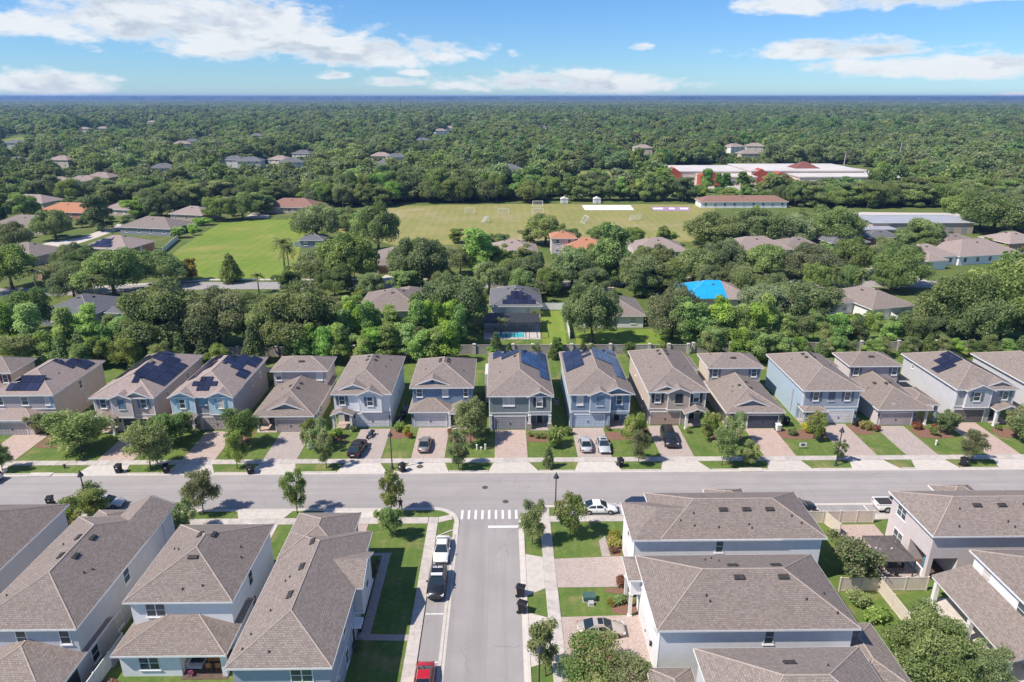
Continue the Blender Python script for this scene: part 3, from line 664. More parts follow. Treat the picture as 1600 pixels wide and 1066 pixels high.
    def solar(s, rec, side, cells, pw=1.02, ph=1.68, m='solar', start=(0, 0)):
        """cells: rows counted up the slope from the eave, each a (first column, last column) range along the eave"""
        x0, x1, y0, y1, p = rec['x0'], rec['x1'], rec['y0'], rec['y1'], rec['pitch']; cosv = 1/math.sqrt(1+p*p)
        g = 0.025
        for r, spans in enumerate(cells):
            for (a, b) in spans:
                for c in range(a, b+1):
                    up = (start[1]+(r+0.5)*ph)*cosv; al = start[0]+(c+0.5)*pw
                    x, y = {'W': (x0+up, y1-al), 'E': (x1-up, y1-al), 'S': (x0+al, y0+up), 'N': (x0+al, y1-up)}[side]
                    M = s.frame_at(rec, x, y)
                    mb = MB().box(-pw/2+g, pw/2-g, -ph/2+g, ph/2-g, 0.10, 0.145).xf(M)
                    s.mk(mb, 'solar_panel', m, rec['o'])
for nm, c in dict(st_white=(0.80, 0.79, 0.785), st_cream=(0.62, 0.54, 0.46), st_beige=(0.56, 0.47, 0.41), st_pink=(0.60, 0.49, 0.44), st_tan=(0.47, 0.385, 0.315), st_greige=(0.47, 0.44, 0.41),
                  st_grey=(0.40, 0.395, 0.40), st_lgrey=(0.56, 0.555, 0.56), st_blue=(0.19, 0.265, 0.36), st_lblue=(0.40, 0.49, 0.56), st_sage=(0.23, 0.265, 0.265), st_aqua=(0.48, 0.66, 0.72), st_slate=(0.27, 0.285, 0.315),
                  st_mblue=(0.33, 0.40, 0.48), st_bluegrey=(0.36, 0.40, 0.46), st_mauve=(0.44, 0.40, 0.40), st_brown=(0.34, 0.265, 0.215), st_brick=(0.40, 0.22, 0.155), st_green=(0.33, 0.37, 0.31), st_rose=(0.62, 0.55, 0.53)).items():
    mat(nm, c, tuple(v*0.93 for v in c), 1.1, 0.92, 5, 0.15, 60, spec=0.15, spots=(tuple(v*0.75 for v in c), 0.55, 0.8, 0.5, 0.22))
for nm, c in dict(door_dark=(0.045, 0.05, 0.06), gd_navy=(0.075, 0.088, 0.115), gd_mauve=(0.450, 0.388, 0.375), gd_grey=(0.312, 0.312, 0.325), gd_lgrey=(0.625, 0.625, 0.650), gd_blue=(0.450, 0.537, 0.625), gd_tan=(0.425, 0.331, 0.281), gd_dark=(0.15, 0.135, 0.13), gd_white=(0.70, 0.69, 0.69), gd_brown=(0.30, 0.17, 0.11),
                  sh_navy=(0.07, 0.10, 0.15), sh_black=(0.035, 0.04, 0.045), sh_blue=(0.16, 0.24, 0.34), sh_teal=(0.22, 0.42, 0.50), sh_slate=(0.13, 0.16, 0.19), sh_plum=(0.16, 0.06, 0.06), sh_green=(0.17, 0.22, 0.20)).items():
    mat(nm, c, tuple(v*0.9 for v in c), 1.5, 0.55)
mat('dark_room', (0.05, 0.045, 0.042), (0.07, 0.06, 0.055), 2, 0.9)
mat('stone_veneer', (0.50, 0.45, 0.39), (0.28, 0.22, 0.18), 5.0, 0.95, 3, 0.6, 12)
mat('deck_brown', (0.15, 0.10, 0.075), (0.11, 0.075, 0.058), 3, 0.8)
mat('screen', (0.035, 0.037, 0.04), (0.05, 0.052, 0.055), 1.5, 0.6)
# ------------------------------------------------------------------ the row across the main street
EZ = 6.1; IN = 0.42
def two_storey(H, e, side, upm, lowm, porch=None, roofgable=''):
    """main body: lower storey with a porch recess, upper storey, hip roof; returns roof record and the front plane"""
    x0, x1, y0, y1 = e[0]+IN, e[1]-IN, e[2]+IN, e[3]-IN
    H.wall(x0, x1, y0, y1, 2.95, EZ-0.1, side, 'upper_wall')
    H.mk(MB().face((x0, y0, 2.951), (x0, y1, 2.951), (x1, y1, 2.951), (x1, y0, 2.951)), 'porch_ceiling', H.trim)
    if porch:
        pa, pb, dep = porch
        if pa > x0+0.5: H.wall(x0, pa, y0, y1, 0, 2.95, side, 'lower_wall')
        if pb < x1-0.5: H.wall(pb, x1, y0, y1, 0, 2.95, side, 'lower_wall')
        H.wall(max(pa, x0)+0.002, min(pb, x1)-0.002, y0+dep, y1-0.002, 0, 2.949, lowm, 'porch_wall')
        H.mk(MB().box(max(pa, x0), min(pb, x1), y0-0.6, y0+dep, -0.02, 0.09), 'porch_floor', 'pavers')
        H.door('S', y0+dep, (pa+pb)/2)
        lo = [(x0, pa)] if pa > x0+0.5 else [(pb, x1)]
    else:
        H.wall(x0, x1, y0, y1, 0, 2.95, side, 'lower_wall'); lo = [(x0, x1)]
    H.mk(MB().box(x0-0.012, x1+0.012, y0-0.03, y0+0.002, 3.02, EZ-0.16), 'upper_siding', upm)
    for a, b in lo: H.mk(MB().box(a-0.012, b+0.012, y0-0.028, y0+0.002, 0.02, 2.86), 'lower_siding', lowm)
    H.band('S', y0, x0-0.05, x1+0.05, 2.86, 3.02, None, 0.07)
    for x in (x0+0.05, x1-0.05): H.mk(MB().box(x-0.09, x+0.09, y0-0.045, y0-0.005, 3.03, EZ-0.2), 'corner_board', H.trim)
    for x in (x0-0.06, x1+0.06): H.mk(MB().box(x-0.045, x+0.045, y0+0.25, y0+0.35, 0.15, EZ-0.15), 'downpipe', H.trim)
    rec = H.hip(e[0], e[1], e[2], e[3], EZ, gable=roofgable)
    return rec, y0
def vents4(H, rec, dy=1.6, w=0.55):
    xm = (rec['x0']+rec['x1'])/2; ym = rec['y1']-(rec['x1']-rec['x0'])/2
    for k in range(2):
        for sx in (-1, 1): H.vent(rec, xm+sx*0.65, ym-0.4-k*dy, w, 0.5)
def bay(H, xa, xb, y0, m, out=0.45, z0=2.75, z1=5.95, gable=True, gm=None, wall_only=False):
    H.mk(MB().box(xa, xb, y0-out, y0-0.031, z0, z1), 'bay_wall', m)
    H.mk(MB().box(xa-0.04, xb+0.04, y0-out-0.05, y0-0.031, z0-0.14, z0-0.001), 'bay_trim', H.trim)
    for x in (xa+0.04, xb-0.04): H.mk(MB().box(x-0.07, x+0.07, y0-out-0.022, y0-out+0.05, z0+0.01, z1-0.02), 'corner_board', H.trim)
    if gable: H.gable((xa+xb)/2, xb-xa+0.7, y0-out-0.35, y0+4.2, EZ-0.06, gm or m, over=0.33, pitch=0.44)

# 1 and 2: at the left edge of the picture
H = House('house', -90, 112, 'two storey beige house cut off by the left edge, plum shutters', roof='shingles_brown')
H.wall(-95, -85.5, 110.7, 117.0, 0, EZ-0.1, 'st_beige'); r = H.hip(-95.4, -85.1, 110.3, 117.4, EZ)
H.window('S', 110.7, -86.6, 4.15, 0.8, 1.4, shutter='sh_plum')
H.wall(-95, -85.5, 99.4, 110.65, 0, 2.9, 'st_beige', 'lower_wall'); H.hip(-95.4, -85.1, 98.9, 110.6, 3.0)
H.garage('S', 99.4, -93, -88, 2.2, 'gd_mauve')

H = House('house', -77, 107, 'beige two storey house with lilac upper front and pale garage, second from the left', roof='shingles_pinkish')
e = (-82.3, -72.0, 100.75, 116.0); x0, x1, y0, y1 = e[0]+IN, e[1]-IN, e[2]+IN, e[3]-IN
H.wall(x0, x1, y0, y1, 0, EZ-0.1, 'st_cream'); r = H.hip(*e, EZ)
H.mk(MB().box(x0-.01, x1-1.0, y0-0.03, y0+0.002, 3.6, EZ-0.16), 'upper_siding', 'st_mauve')
H.mk(MB().box(x1-0.99, x1+0.01, y0-0.03, y0+0.002, 3.6, EZ-0.16), 'upper_siding', 'st_lblue')
H.band('S', y0, x0-0.05, x1+0.05, 3.42, 3.6, None, 0.08)
for u, w in ((-80.9, 0.8), (-77.0, 1.0), (-73.4, 0.6)): H.window('S', y0-0.03, u, 4.25, w, 1.35)
H.wall(x0, -74.9, 98.75, y0-0.04, 0, 2.75, 'st_cream', 'garage_wall'); H.hip(x0-0.4, -74.4, 98.3, y0-0.02+2.0, 2.9, 0.38)
H.garage('S', 98.75, -80.6, -76.0, 2.2, 'gd_mauve'); H.lantern('S', 98.75, -75.5)
H.window('E', x1, 108.5, 4.0, 0.7, 1.3); H.window('E', x1, 109.6, 1.2, 0.8, 1.4)
H.door('S', y0, -73.8)
H.solar(r, 'S', [[(0, 4)], [(0, 4)]], start=(2.3, 0.9)); H.solar(r, 'E', [[(0, 2)], [(0, 2)]], start=(2.1, 0.7)); H.solar(r, 'E', [[(0, 0)], [(0, 0)]], start=(5.3, 2.3))
H.vent(r, -76.4, 110.5); H.pipe(r, -74.6, 107)

# 3: pinkish house, navy garage door
H = House('house', -60.5, 109, 'pinkish beige house with navy garage door, blue shutters and black solar panels', roof='shingles_pinkish')
e = (-65.7, -55.4, 99.5, 118.6); r, f = two_storey(H, e, 'st_pink', 'st_pink', 'st_pink', (-65.28, -62.2, 1.8))
bay(H, -62.3, -59.1, f, 'st_rose')
H.gable(-58.3, 4.9, f-0.5, f+3.5, EZ-0.02, 'st_greige', over=0.35)
H.window('S', f-0.03, -63.8, 4.2, 0.85, 1.45, shutter='sh_blue'); H.window('S', f-0.45, -60.7, 4.2, 0.9, 1.45, glass='sh_blue', frame='sh_blue'); H.window('S', f-0.03, -57.4, 4.2, 0.85, 1.45, shutter='sh_blue')
H.garage('S', f-0.028, -61.2, -56.4, 2.25, 'gd_navy'); H.lantern('S', f-0.03, -61.6)
H.gable(-63.7, 4.0, f-1.7, f+0.2, 2.95, 'st_pink', vent=True, pitch=0.42); H.post(-62.2, f-1.3, 2.8); H.post(-65.2, f-1.3, 2.8)
for y, z in ((112.3, 4.1), (104.6, 3.9)): H.window('E', e[1]-IN, y, z, 0.5, 0.9)
H.solar(r, 'E', [[(4, 12)], [(3, 12)], [(1, 5), (8, 13)], [(1, 5)]][0:4], start=(1.7, 0.45)); H.solar(r, 'W', [[(0, 9)], [(2, 7)]], start=(2.5, 0.8))
for y in (109.4, 112.6): H.vent(r, -60.0, y, 0.9)

# 4: pale blue gables
H = House('house', -48, 108, 'house with pale aqua gables, teal shutters and a cross of solar panels', roof='shingles_pinkish')
e = (-53.2, -43.1, 99.8, 117.2); r, f = two_storey(H, e, 'st_grey', 'st_slate', 'st_mauve', (-52.78, -49.2, 1.8))
bay(H, -53.1, -49.3, f, 'st_aqua', 0.3, 2.95); bay(H, -47.1, -43.3, f, 'st_aqua', 0.3, 2.95)
H.window('S', f-0.3, -51.3, 4.1, 0.8, 1.45, shutter='sh_teal'); H.window('S', f-0.3, -45.2, 4.1, 0.8, 1.45, shutter='sh_teal'); H.window('S', f-0.03, -48.1, 4.6, 1.0, 0.95, glass='sh_teal', frame='sh_teal')
H.garage('S', f-0.028, -48.7, -44.0, 2.25, 'gd_mauve'); H.hip(-53.4, -49.1, f-1.8, f+0.3, 2.95, 0.40); H.post(-49.5, f-1.4, 2.8); H.post(-53.0, f-1.4, 2.8)
H.solar(r, 'S', [[(1, 2)], [(0, 3)], [(1, 2)]], pw=1.0, ph=1.02, start=(2.9, 1.2)); H.solar(r, 'E', [[(6, 8), (0, 3)], [(1, 6)], [(2, 5)]], start=(1.6, 0.5)); H.solar(r, 'W', [[(0, 9)], [(0, 2), (4, 6)]], start=(1.6, 0.6))
for y in (109.2, 111.4): H.vent(r, -47.7, y, 0.8)
for y in (113.5, 109.5): H.window('E', e[1]-IN, y, 3.9, 0.5, 0.9)
H.mk(MB().box(-52, -43.6, 117.0, 120.6, 2.7, 2.76), 'screen_roof', 'screen')
for x in (-52, -49.2, -46.4, -43.6): H.mk(MB().box(x-0.05, x+0.05, 117.0, 120.6, 0, 2.8), 'screen_frame', 'black_metal')

def split_house(H, xl, xr, yfe, bl, br, byf, byr, side, front, gd, gar, gable_x, gable_w, gm, shutter, porch_left=True, wins=(), porch_w=2.6):
    """two-storey block behind a one-storey wing with the garage"""
    H.wall(bl+IN, br-IN, byf+IN, byr-IN, 0, EZ-0.1, side, 'upper_wall'); rb = H.hip(bl, br, byf, byr, EZ, 0.42)
    H.mk(MB().box(bl+IN-.01, br-IN+.01, byf+IN-0.03, byf+IN+0.002, 3.2, EZ-0.15), 'upper_siding', front)
    for u in wins: H.window('S', byf+IN-0.03, u, 4.3, 0.85, 1.4, shutter=shutter)
    x0, x1, f = xl+IN, xr-IN, yfe+IN
    pa, pb = (x0, x0+porch_w) if porch_left else (x1-porch_w, x1)
    ga, gb = (pb, x1) if porch_left else (x0, pa)
    H.wall(ga, gb, f, byf+IN-0.02, 0, 2.85, side, 'garage_wall'); H.wall(pa+0.002, pb-0.002, f+2.6, byf+IN-0.022, 0, 2.849, side, 'porch_wall')
    H.mk(MB().box(pa, pb, f-0.3, f+2.6, -0.02, 0.09), 'porch_floor', 'pavers'); H.door('S', f+2.6, (pa+pb)/2)
    H.mk(MB().box(ga-.01, gb+.01, f-0.03, f+0.002, 0.02, 2.8), 'lower_siding', front)
    rl = H.hip(xl, xr, yfe, byf+IN+5.0, 3.0, PITCH)
    H.post(pa+0.2 if porch_left else pb-0.2, f+0.2, 2.85)
    H.garage('S', f-0.03, gar[0], gar[1], 2.25, gd); H.lantern('S', f-0.03, gar[0]-0.45); H.lantern('S', f-0.03, gar[1]+0.35)
    H.gable(gable_x, gable_w, yfe+1.15, yfe+1.15+gable_w/2+1.2, 3.0+PITCH*1.15+0.05, gm, over=0.3, pitch=0.40, name='dormer_roof')
    return rl, rb
# 5: beige split house
H = House('house', -35.5, 108, 'beige split level house with lilac upper storey and dusty mauve garage door')
rl, rb = split_house(H, -40.2, -30.3, 98.95, -40.6, -30.6, 110.4, 117.4, 'st_beige', 'st_mauve', 'gd_mauve', (-36.6, -32.0), -35.1, 6.0, 'st_slate', None, True, (-39.3, -32.2), 3.2)
H.vent(rl, -34.6, 105.6, 0.6); H.vent(rl, -34.6, 107.6, 0.6); H.vent(rl, -36.0, 106.6, 0.6); H.vent(rb, -35.6, 112.6, 1.0); H.pipe(rl, -37.6, 107)
for y in (101.2, 102.9, 104.6): H.window('E', -30.72, y, 1.1, 0.7, 1.2)
# 6: white house
H = House('house', -23, 109, 'white house with slate shutters and a motorcycle parked at its garage')
e = (-27.8, -18.0, 100.5, 117.4); r, f = two_storey(H, e, 'st_white', 'st_white', 'st_lgrey', (-27.38, -24.6, 1.9))
bay(H, -23.3, -19.7, f, 'st_white', 0.45, 2.95)
H.gable(-24.2, 5.2, e[2]+0.75, e[2]+4.4, EZ+PITCH*0.75+0.05, 'st_lgrey', over=0.3, pitch=0.40, name='dormer_roof')
H.window('S', f-0.03, -26.1, 4.1, 0.85, 1.45, shutter='sh_slate'); H.window('S', f-0.45, -21.5, 4.1, 0.85, 1.45, shutter='sh_slate')
H.garage('S', f-0.028, -23.9, -18.9, 2.3, 'gd_lgrey'); H.lantern('S', f-0.03, -24.3); H.lantern('S', f-0.03, -18.65, 1.9)
H.gable(-26.0, 3.7, f-1.7, f+0.3, 2.95, 'st_lgrey', pitch=0.42); H.post(-27.4, f-1.35, 2.8); H.post(-24.6, f-1.35, 2.8)
vents4(H, r); H.pipe(r, -20.0, 113); H.pipe(r, -20.3, 109.5); H.pipe(r, -26, 112)
for y, z in ((113.6, 4.0), (110.5, 1.3)): H.window('E', e[1]-IN, y, z, 0.6, 1.3)
# 7: blue house with a roof skirt over the garage
H = House('house', -10.2, 109, 'medium blue house with a roof skirt over its pale grey garage door')
e = (-15.45, -4.9, 102.9, 115.9); x0, x1, y0, y1 = e[0]+IN, e[1]-IN, e[2]+IN, e[3]-IN
H.wall(x0, x1, y0, y1, 0, EZ-0.1, 'st_blue'); r = H.hip(*e, EZ)
for u, w, gl in ((-13.9, 0.85, 'window_glass'), (-9.65, 0.85, 'blind'), (-6.25, 0.6, 'window_glass')): H.window('S', y0, u, 4.35, w, 1.35, shutter='sh_blue', glass=gl)
H.gable(-11.7, 6.0, e[2]+0.5, e[2]+4.0, EZ+PITCH*0.5+0.05, 'st_blue', over=0.3, pitch=0.38, vent=True, name='dormer_roof')
H.wall(x0, -8.95, 100.75, y0-0.02, 0, 2.8, 'st_bluegrey', 'garage_wall'); H.hip(-15.45, -8.6, 100.3, y0+2.6, 2.95, 0.42, name='skirt_roof'); H.hip(-8.9, -4.9, 99.9, y0+1.8, 2.85, 0.42, name='porch_roof')
H.garage('S', 100.75, -14.5, -9.4, 2.3, 'gd_lgrey'); H.post(-8.8, 100.3, 2.75, 0.36); H.post(-5.2, 100.3, 2.75, 0.36); H.door('S', y0, -6.8); H.lantern('S', 100.75, -14.85)
H.mk(MB().box(-8.9, -4.95, 99.8, y0-0.02, -0.02, 0.09), 'porch_floor', 'pavers')
vents4(H, r, 1.0, 0.5); H.pipe(r, -13.3, 108.5); H.pipe(r, -6.8, 108)
# 8: sage house
H = House('house', 2.6, 109, 'sage grey house with dark grey garage door, stone pillars and black solar panels')
e = (-2.7, 8.0, 99.4, 118.8); r, f = two_storey(H, e, 'st_lgrey', 'st_sage', 'st_sage', (4.3, 7.58, 2.2))
bay(H, 4.05, 7.62, f, 'st_sage', 0.3, 3.3); H.mk(MB().box(4.06, 7.6, f-0.29, f-0.035, 2.6, 3.14), 'bay_base', 'st_lgrey')
H.window('S', f-0.03, 0.8, 4.3, 1.7, 1.4, cols=2, glass='blind'); H.window('S', f-0.3, 5.7, 4.25, 0.85, 1.45, shutter='sh_black')
H.garage('S', f-0.028, -1.45, 3.5, 2.3, 'gd_grey')
for x in (4.15, 7.45): H.post(x, f-0.1, 2.7, 0.42); H.mk(MB().box(x-0.34, x+0.34, f-0.44, f+0.24, 0.02, 1.15), 'pillar_base', 'stone_veneer')
H.post(-2.1, f-0.15, 2.7, 0.42, 'st_lgrey'); H.lantern('S', f-0.03, -1.8); H.lantern('S', f-0.03, 3.75)
for x in [-2.2+0.42*k for k in range(15)]: H.mk(MB().box(x-0.03, x+0.03, f-0.055, f-0.029, 3.05, 5.9), 'batten', 'st_sage')
H.mk(MB().box(-3.25, -2.3, 109.5, 114.5, 0.3, 5.7), 'side_bay', 'st_lgrey')
H.solar(r, 'E', [[(0, 11)], [(2, 8)], [(1, 8)]], m='solar_blue', start=(1.6, 0.5)); H.solar(r, 'W', [[(0, 2)], [(1, 4)], [(2, 4)]], start=(1.3, 0.9))
vents4(H, r); H.pipe(r, -0.6, 107)
# 9: blue house with two silver cars
H = House('house', 15.6, 109, 'blue house with an arched porch, blue solar panels and two silver cars in front')
e = (10.35, 20.8, 99.9, 119.2); r, f = two_storey(H, e, 'st_lblue', 'st_blue', 'st_mblue', (17.2, 20.38, 2.4))
bay(H, 13.85, 17.2, f, 'st_mblue', 0.45, 3.0); H.gable(18.3, 5.6, f-0.5, f+4.4, EZ, 'st_blue', over=0.33, pitch=0.44)
H.mk(MB().box(17.25, 20.39, f-0.05, f+0.06, 2.35, 2.86), 'porch_beam', 'st_mblue')
H.window('S', f-0.03, 12.3, 4.15, 0.9, 1.45, glass='blind'); H.window('S', f-0.45, 15.5, 4.2, 0.95, 1.4, glass='sh_blue', frame='sh_blue'); H.window('S', f-0.03, 18.65, 4.2, 0.85, 1.45)
H.garage('S', f-0.028, 11.15, 16.3, 2.3, 'gd_blue'); H.post(17.05, f-0.1, 2.8, 0.4, 'st_mblue'); H.post(20.2, f+0.1, 2.8, 0.36, 'st_mblue'); H.post(10.9, f-0.1, 2.8, 0.34, 'st_mblue')
H.solar(r, 'W', [[(1, 9)], [(1, 9)], [(1, 4), (6, 6)]], start=(0.4, 0.5)); H.solar(r, 'E', [[(0, 1), (3, 12)], [(0, 7)], [(0, 7)]], m='solar_blue', start=(0.8, 0.5))
vents4(H, r)
# 10: tan house
H = House('house', 28.3, 110, 'tan brown house with black shutters, gabled porch and a black SUV in front')
e = (23.3, 33.3, 100.7, 119.6); r, f = two_storey(H, e, 'st_beige', 'st_tan', 'st_tan', (29.9, 32.88, 2.0))
bay(H, 26.6, 30.2, f, 'st_tan', 0.45, 2.95)
H.gable(26.4, 4.2, e[2]+0.25, e[2]+3.6, EZ+PITCH*0.25+0.05, 'st_brown', over=0.3, pitch=0.40, name='dormer_roof')
H.window('S', f-0.03, 25.05, 4.15, 0.85, 1.45, shutter='sh_black'); H.window('S', f-0.45, 28.4, 4.15, 1.0, 1.45, glass='sh_black', frame='sh_black'); H.window('S', f-0.03, 31.35, 4.15, 0.85, 1.45, shutter='sh_black')
H.garage('S', f-0.028, 24.1, 28.9, 2.3, 'gd_tan')
H.gable(31.2, 4.2, f-2.0, f+0.3, 2.95, 'st_tan', vent=True, pitch=0.42); H.post(29.6, f-1.6, 2.8, 0.4); H.post(32.9, f-1.6, 2.8, 0.4)
for y, z in ((113, 4.0), (106, 1.3)): H.window('W', e[0]+IN, y, z, 0.5, 1.0)
H.hip(30.5, 34.6, 112.0, 118.6, 5.4, 0.30, name='rear_roof', caps=False); H.wall(33.0, 34.2, 112.4, 118.2, 0, 5.3, 'st_beige', 'rear_wall')
vents4(H, r); H.pipe(r, 25.4, 109); H.pipe(r, 31.2, 109)
# 11: split house, navy garage
H = House('house', 40.8, 109, 'cream split level house with navy garage door and dark triangular dormer')
rl, rb = split_house(H, 35.9, 45.6, 99.35, 35.9, 45.9, 110.9, 118.0, 'st_cream', 'st_greige', 'gd_navy', (39.7, 44.6), 40.4, 6.0, 'st_slate', 'sh_slate', True, (37.4, 44.3), 3.0)
H.vent(rl, 40.0, 106.0, 0.6); H.vent(rl, 41.5, 104.8, 0.6); H.vent(rl, 41.5, 107.3, 0.6); H.vent(rb, 41, 113.2, 1.0); H.pipe(rl, 38.5, 105); H.pipe(rl, 39, 106.5); H.pipe(rb, 37.6, 115.5)
# 12: light blue house
H = House('house', 53.6, 109, 'powder blue house with plain hip roof, slate shutters and white garage door')
e = (48.6, 58.6, 100.9, 117.6); r, f = two_storey(H, e, 'st_lblue', 'st_bluegrey', 'st_lblue', (49.02, 52.4, 1.9))
for u, k in ((51.0, 1), (53.6, 0), (56.2, 1)): H.window('S', f-0.03, u, 4.2, 0.85, 1.45, shutter='sh_slate' if k else None, glass='window_glass' if k else 'sh_slate', frame=None if k else 'sh_slate')
H.hip(48.6, 52.7, f-1.6, f+0.6, 2.95, 0.35, name='porch_roof'); H.post(49.1, f-1.2, 2.8, 0.36, 'st_lblue'); H.post(52.4, f-1.2, 2.8, 0.36, 'st_lblue')
H.garage('S', f-0.028, 52.95, 57.6, 2.3, 'gd_white'); vents4(H, r, 1.5, 0.7); H.pipe(r, 51, 112); H.pipe(r, 57, 110); H.lantern('S', f-0.03, 57.9)
H.mk(MB().box(48.9, 48.99, 105.2, 105.35, 0.6, 4.6), 'downpipe', 'st_mauve')
H.hip(56.2, 60.0, 112.6, 117.0, 5.5, 0.25, name='rear_roof', caps=False); H.wall(58.1, 59.6, 113, 116.6, 0, 5.4, 'st_lblue', 'rear_wall')
# 13: split house with porch roof on the right
H = House('house', 66, 109, 'lilac grey split level house with mauve garage door and open porch')
rl, rb = split_house(H, 60.9, 70.0, 100.0, 61.2, 70.8, 111.4, 118.2, 'st_rose', 'st_mauve', 'gd_mauve', (61.75, 66.9), 64.0, 0.6, 'st_mauve', 'sh_slate', False, (62.75, 69.6), 2.4)
H.hip(67.4, 72.0, 101.4, 108.5, 3.25, 0.42, name='porch_roof'); H.post(71.6, 101.9, 3.1, 0.4, 'st_bluegrey')
H.vent(rl, 64.0, 107.6, 0.8); H.vent(rl, 65.2, 106.2, 0.8); H.vent(rl, 66.3, 107.2, 0.6); H.vent(rb, 66, 113.6, 1.0); H.pipe(rl, 62.6, 107)
H.hip(70.9, 73.0, 112, 117.5, 3.0, 0.1, name='lanai_roof', caps=False)
# 14: grey house on the right
H = House('house', 79, 109, 'pale grey house at the right with charcoal garage door and solar panels on both slopes')
e = (73.8, 84.2, 101.0, 117.6); r, f = two_storey(H, e, 'st_lgrey', 'st_grey', 'st_grey', (80.4, 83.78, 1.8))
bay(H, 75.6, 79.7, f, 'st_lgrey', 0.5, 2.95); H.gable(81.4, 4.6, e[2]+0.6, e[2]+4.0, EZ+PITCH*0.6+0.05, 'st_grey', over=0.3, pitch=0.40, name='dormer_roof')
H.window('S', f-0.5, 77.3, 4.15, 1.0, 1.45, shutter='sh_green'); H.window('S', f-0.03, 82.3, 4.15, 0.85, 1.45, shutter='sh_green')
H.garage('S', f-0.028, 74.4, 79.4, 2.3, 'gd_dark'); H.gable(82.3, 4.4, f-1.9, f+0.3, 2.95, 'st_grey', pitch=0.42); H.post(80.5, f-1.5, 2.8, 0.4); H.post(84.1, f-1.5, 2.8, 0.4)
H.solar(r, 'W', [[(5, 6)], [(3, 6)], [(2, 5)]], start=(3.2, 0.6)); H.solar(r, 'E', [[(0, 12)], [(1, 7)]], start=(1.2, 0.5)); vents4(H, r, 1.5, 0.7)
H.window('W', e[0]+IN, 114, 4.6, 0.45, 0.6)
H = House('house', 93, 109, 'grey house cut off by the right edge of the picture')
e = (86.8, 97, 101.0, 117.6); r, f = two_storey(H, e, 'st_lgrey', 'st_grey', 'st_grey'); H.garage('S', f-0.028, 87.6, 92, 2.3, 'gd_dark'); H.window('S', f-0.03, 89.5, 4.15, 0.85, 1.45)

# ------------------------------------------------------------------ the near houses
def plain_body(H, e, wm, z1=EZ-0.1, cut=None):
    H.wall(e[0]+IN, e[1]-IN, e[2]+IN, e[3]-IN, 0, z1, wm); return H.hip(*e, z1+0.1)
# far left
H = House('house', -56, 58, 'large brown roofed house cut off by the left edge in the foreground')
r = plain_body(H, (-61, -50.9, 49.5, 69.5), 'st_lgrey'); H.window('E', -51.32, 52, 1.2, 0.9, 1.5, frame='sh_plum')
for y in (57, 60): H.vent(r, -55.2, y, 0.8)
# second
H = House('house', -43.3, 58, 'pale lilac house with a long hip roof, left of the one with the covered patio')
r = plain_body(H, (-48.3, -38.4, 49.4, 66.9), 'st_lgrey')
H.gable(-41.0, 5.2, 69.2, 62.2, EZ+0.04, 'st_lgrey', face='N', over=-0.3); H.wall(-43.3, -38.7, 66.4, 68.6, 0, EZ-0.1, 'st_lgrey', 'front_wall'); H.hip(-48.3, -43.4, 65.5, 70.5, 4.6, 0.42, name='front_roof'); H.wall(-47.9, -43.8, 66.4, 70.0, 0, 4.5, 'st_lgrey', 'front_wall')
for u in (-43.8, -39.9): H.window('S', 49.82, u, 4.1, 0.85, 1.5)
for y, z in ((58.4, 4.0), (55.75, 0.6), (51.5, 0.6)): H.window('E', -38.82, y, z, 1.0, 1.5)
for y in (57.2, 60.2):
    H.vent(r, -42.6, y, 0.85); H.vent(r, -44.0, y, 0.85)
for x, y in ((-45.6, 60), (-41.0, 55.6), (-40.6, 56.3), (-46.8, 53)): H.pipe(r, x, y)
H.wall(-47.9, -38.8, 45.4, 49.8, 0, 2.85, 'st_lgrey', 'lanai_wall'); H.hip(-48.3, -38.4, 44.0, 54.5, 2.95, 0.34, name='lanai_roof')
H.mk(MB().box(-38.85, -38.77, 45.6, 48.8, 0.1, 2.4), 'lanai_screen', 'screen')
# third: covered patio
H = House('house', -30.8, 59, 'white lilac house with a covered patio at the back')
r = plain_body(H, (-36.05, -25.7, 52.75, 65.2), 'st_white')
H.window('S', 53.17, -33.3, 4.15, 1.75, 1.45, cols=2); H.mk(MB().box(-30.9, -29.7, 53.08, 53.16, 5.6, 5.72), 'soffit_vent', 'vent_black')
for z in (3.7, 0.55): H.window('E', -26.12, 58.2, z, 0.9, 1.5)
for x, y, w in ((-31.55, 60.4, 0.85), (-30.2, 60.4, 0.85), (-30.85, 56.9, 1.0)): H.vent(r, x, y, w)
for x, y in ((-34.0, 59.5), (-33.3, 59), (-29, 54.2), (-30.8, 53.9), (-27.4, 60), (-26.9, 58.6)): H.pipe(r, x, y)
H.wall(-35.6, -30.1, 49.95, 53.1, 0, 2.85, 'st_white', 'lanai_wall'); rl = H.hip(-36.0, -25.5, 49.4, 57.0, 2.95, 0.36, name='lanai_roof'); H.wall(-26.3, -25.85, 49.8, 50.25, 0, 2.85, 'st_white', 'lanai_pier')
H.window('S', 49.95, -32.95, 0.9, 1.75, 1.4, cols=2); H.mk(MB().box(-30.08, -25.8, 49.5, 53.1, 0.0, 0.06), 'patio_floor', 'deck_brown')
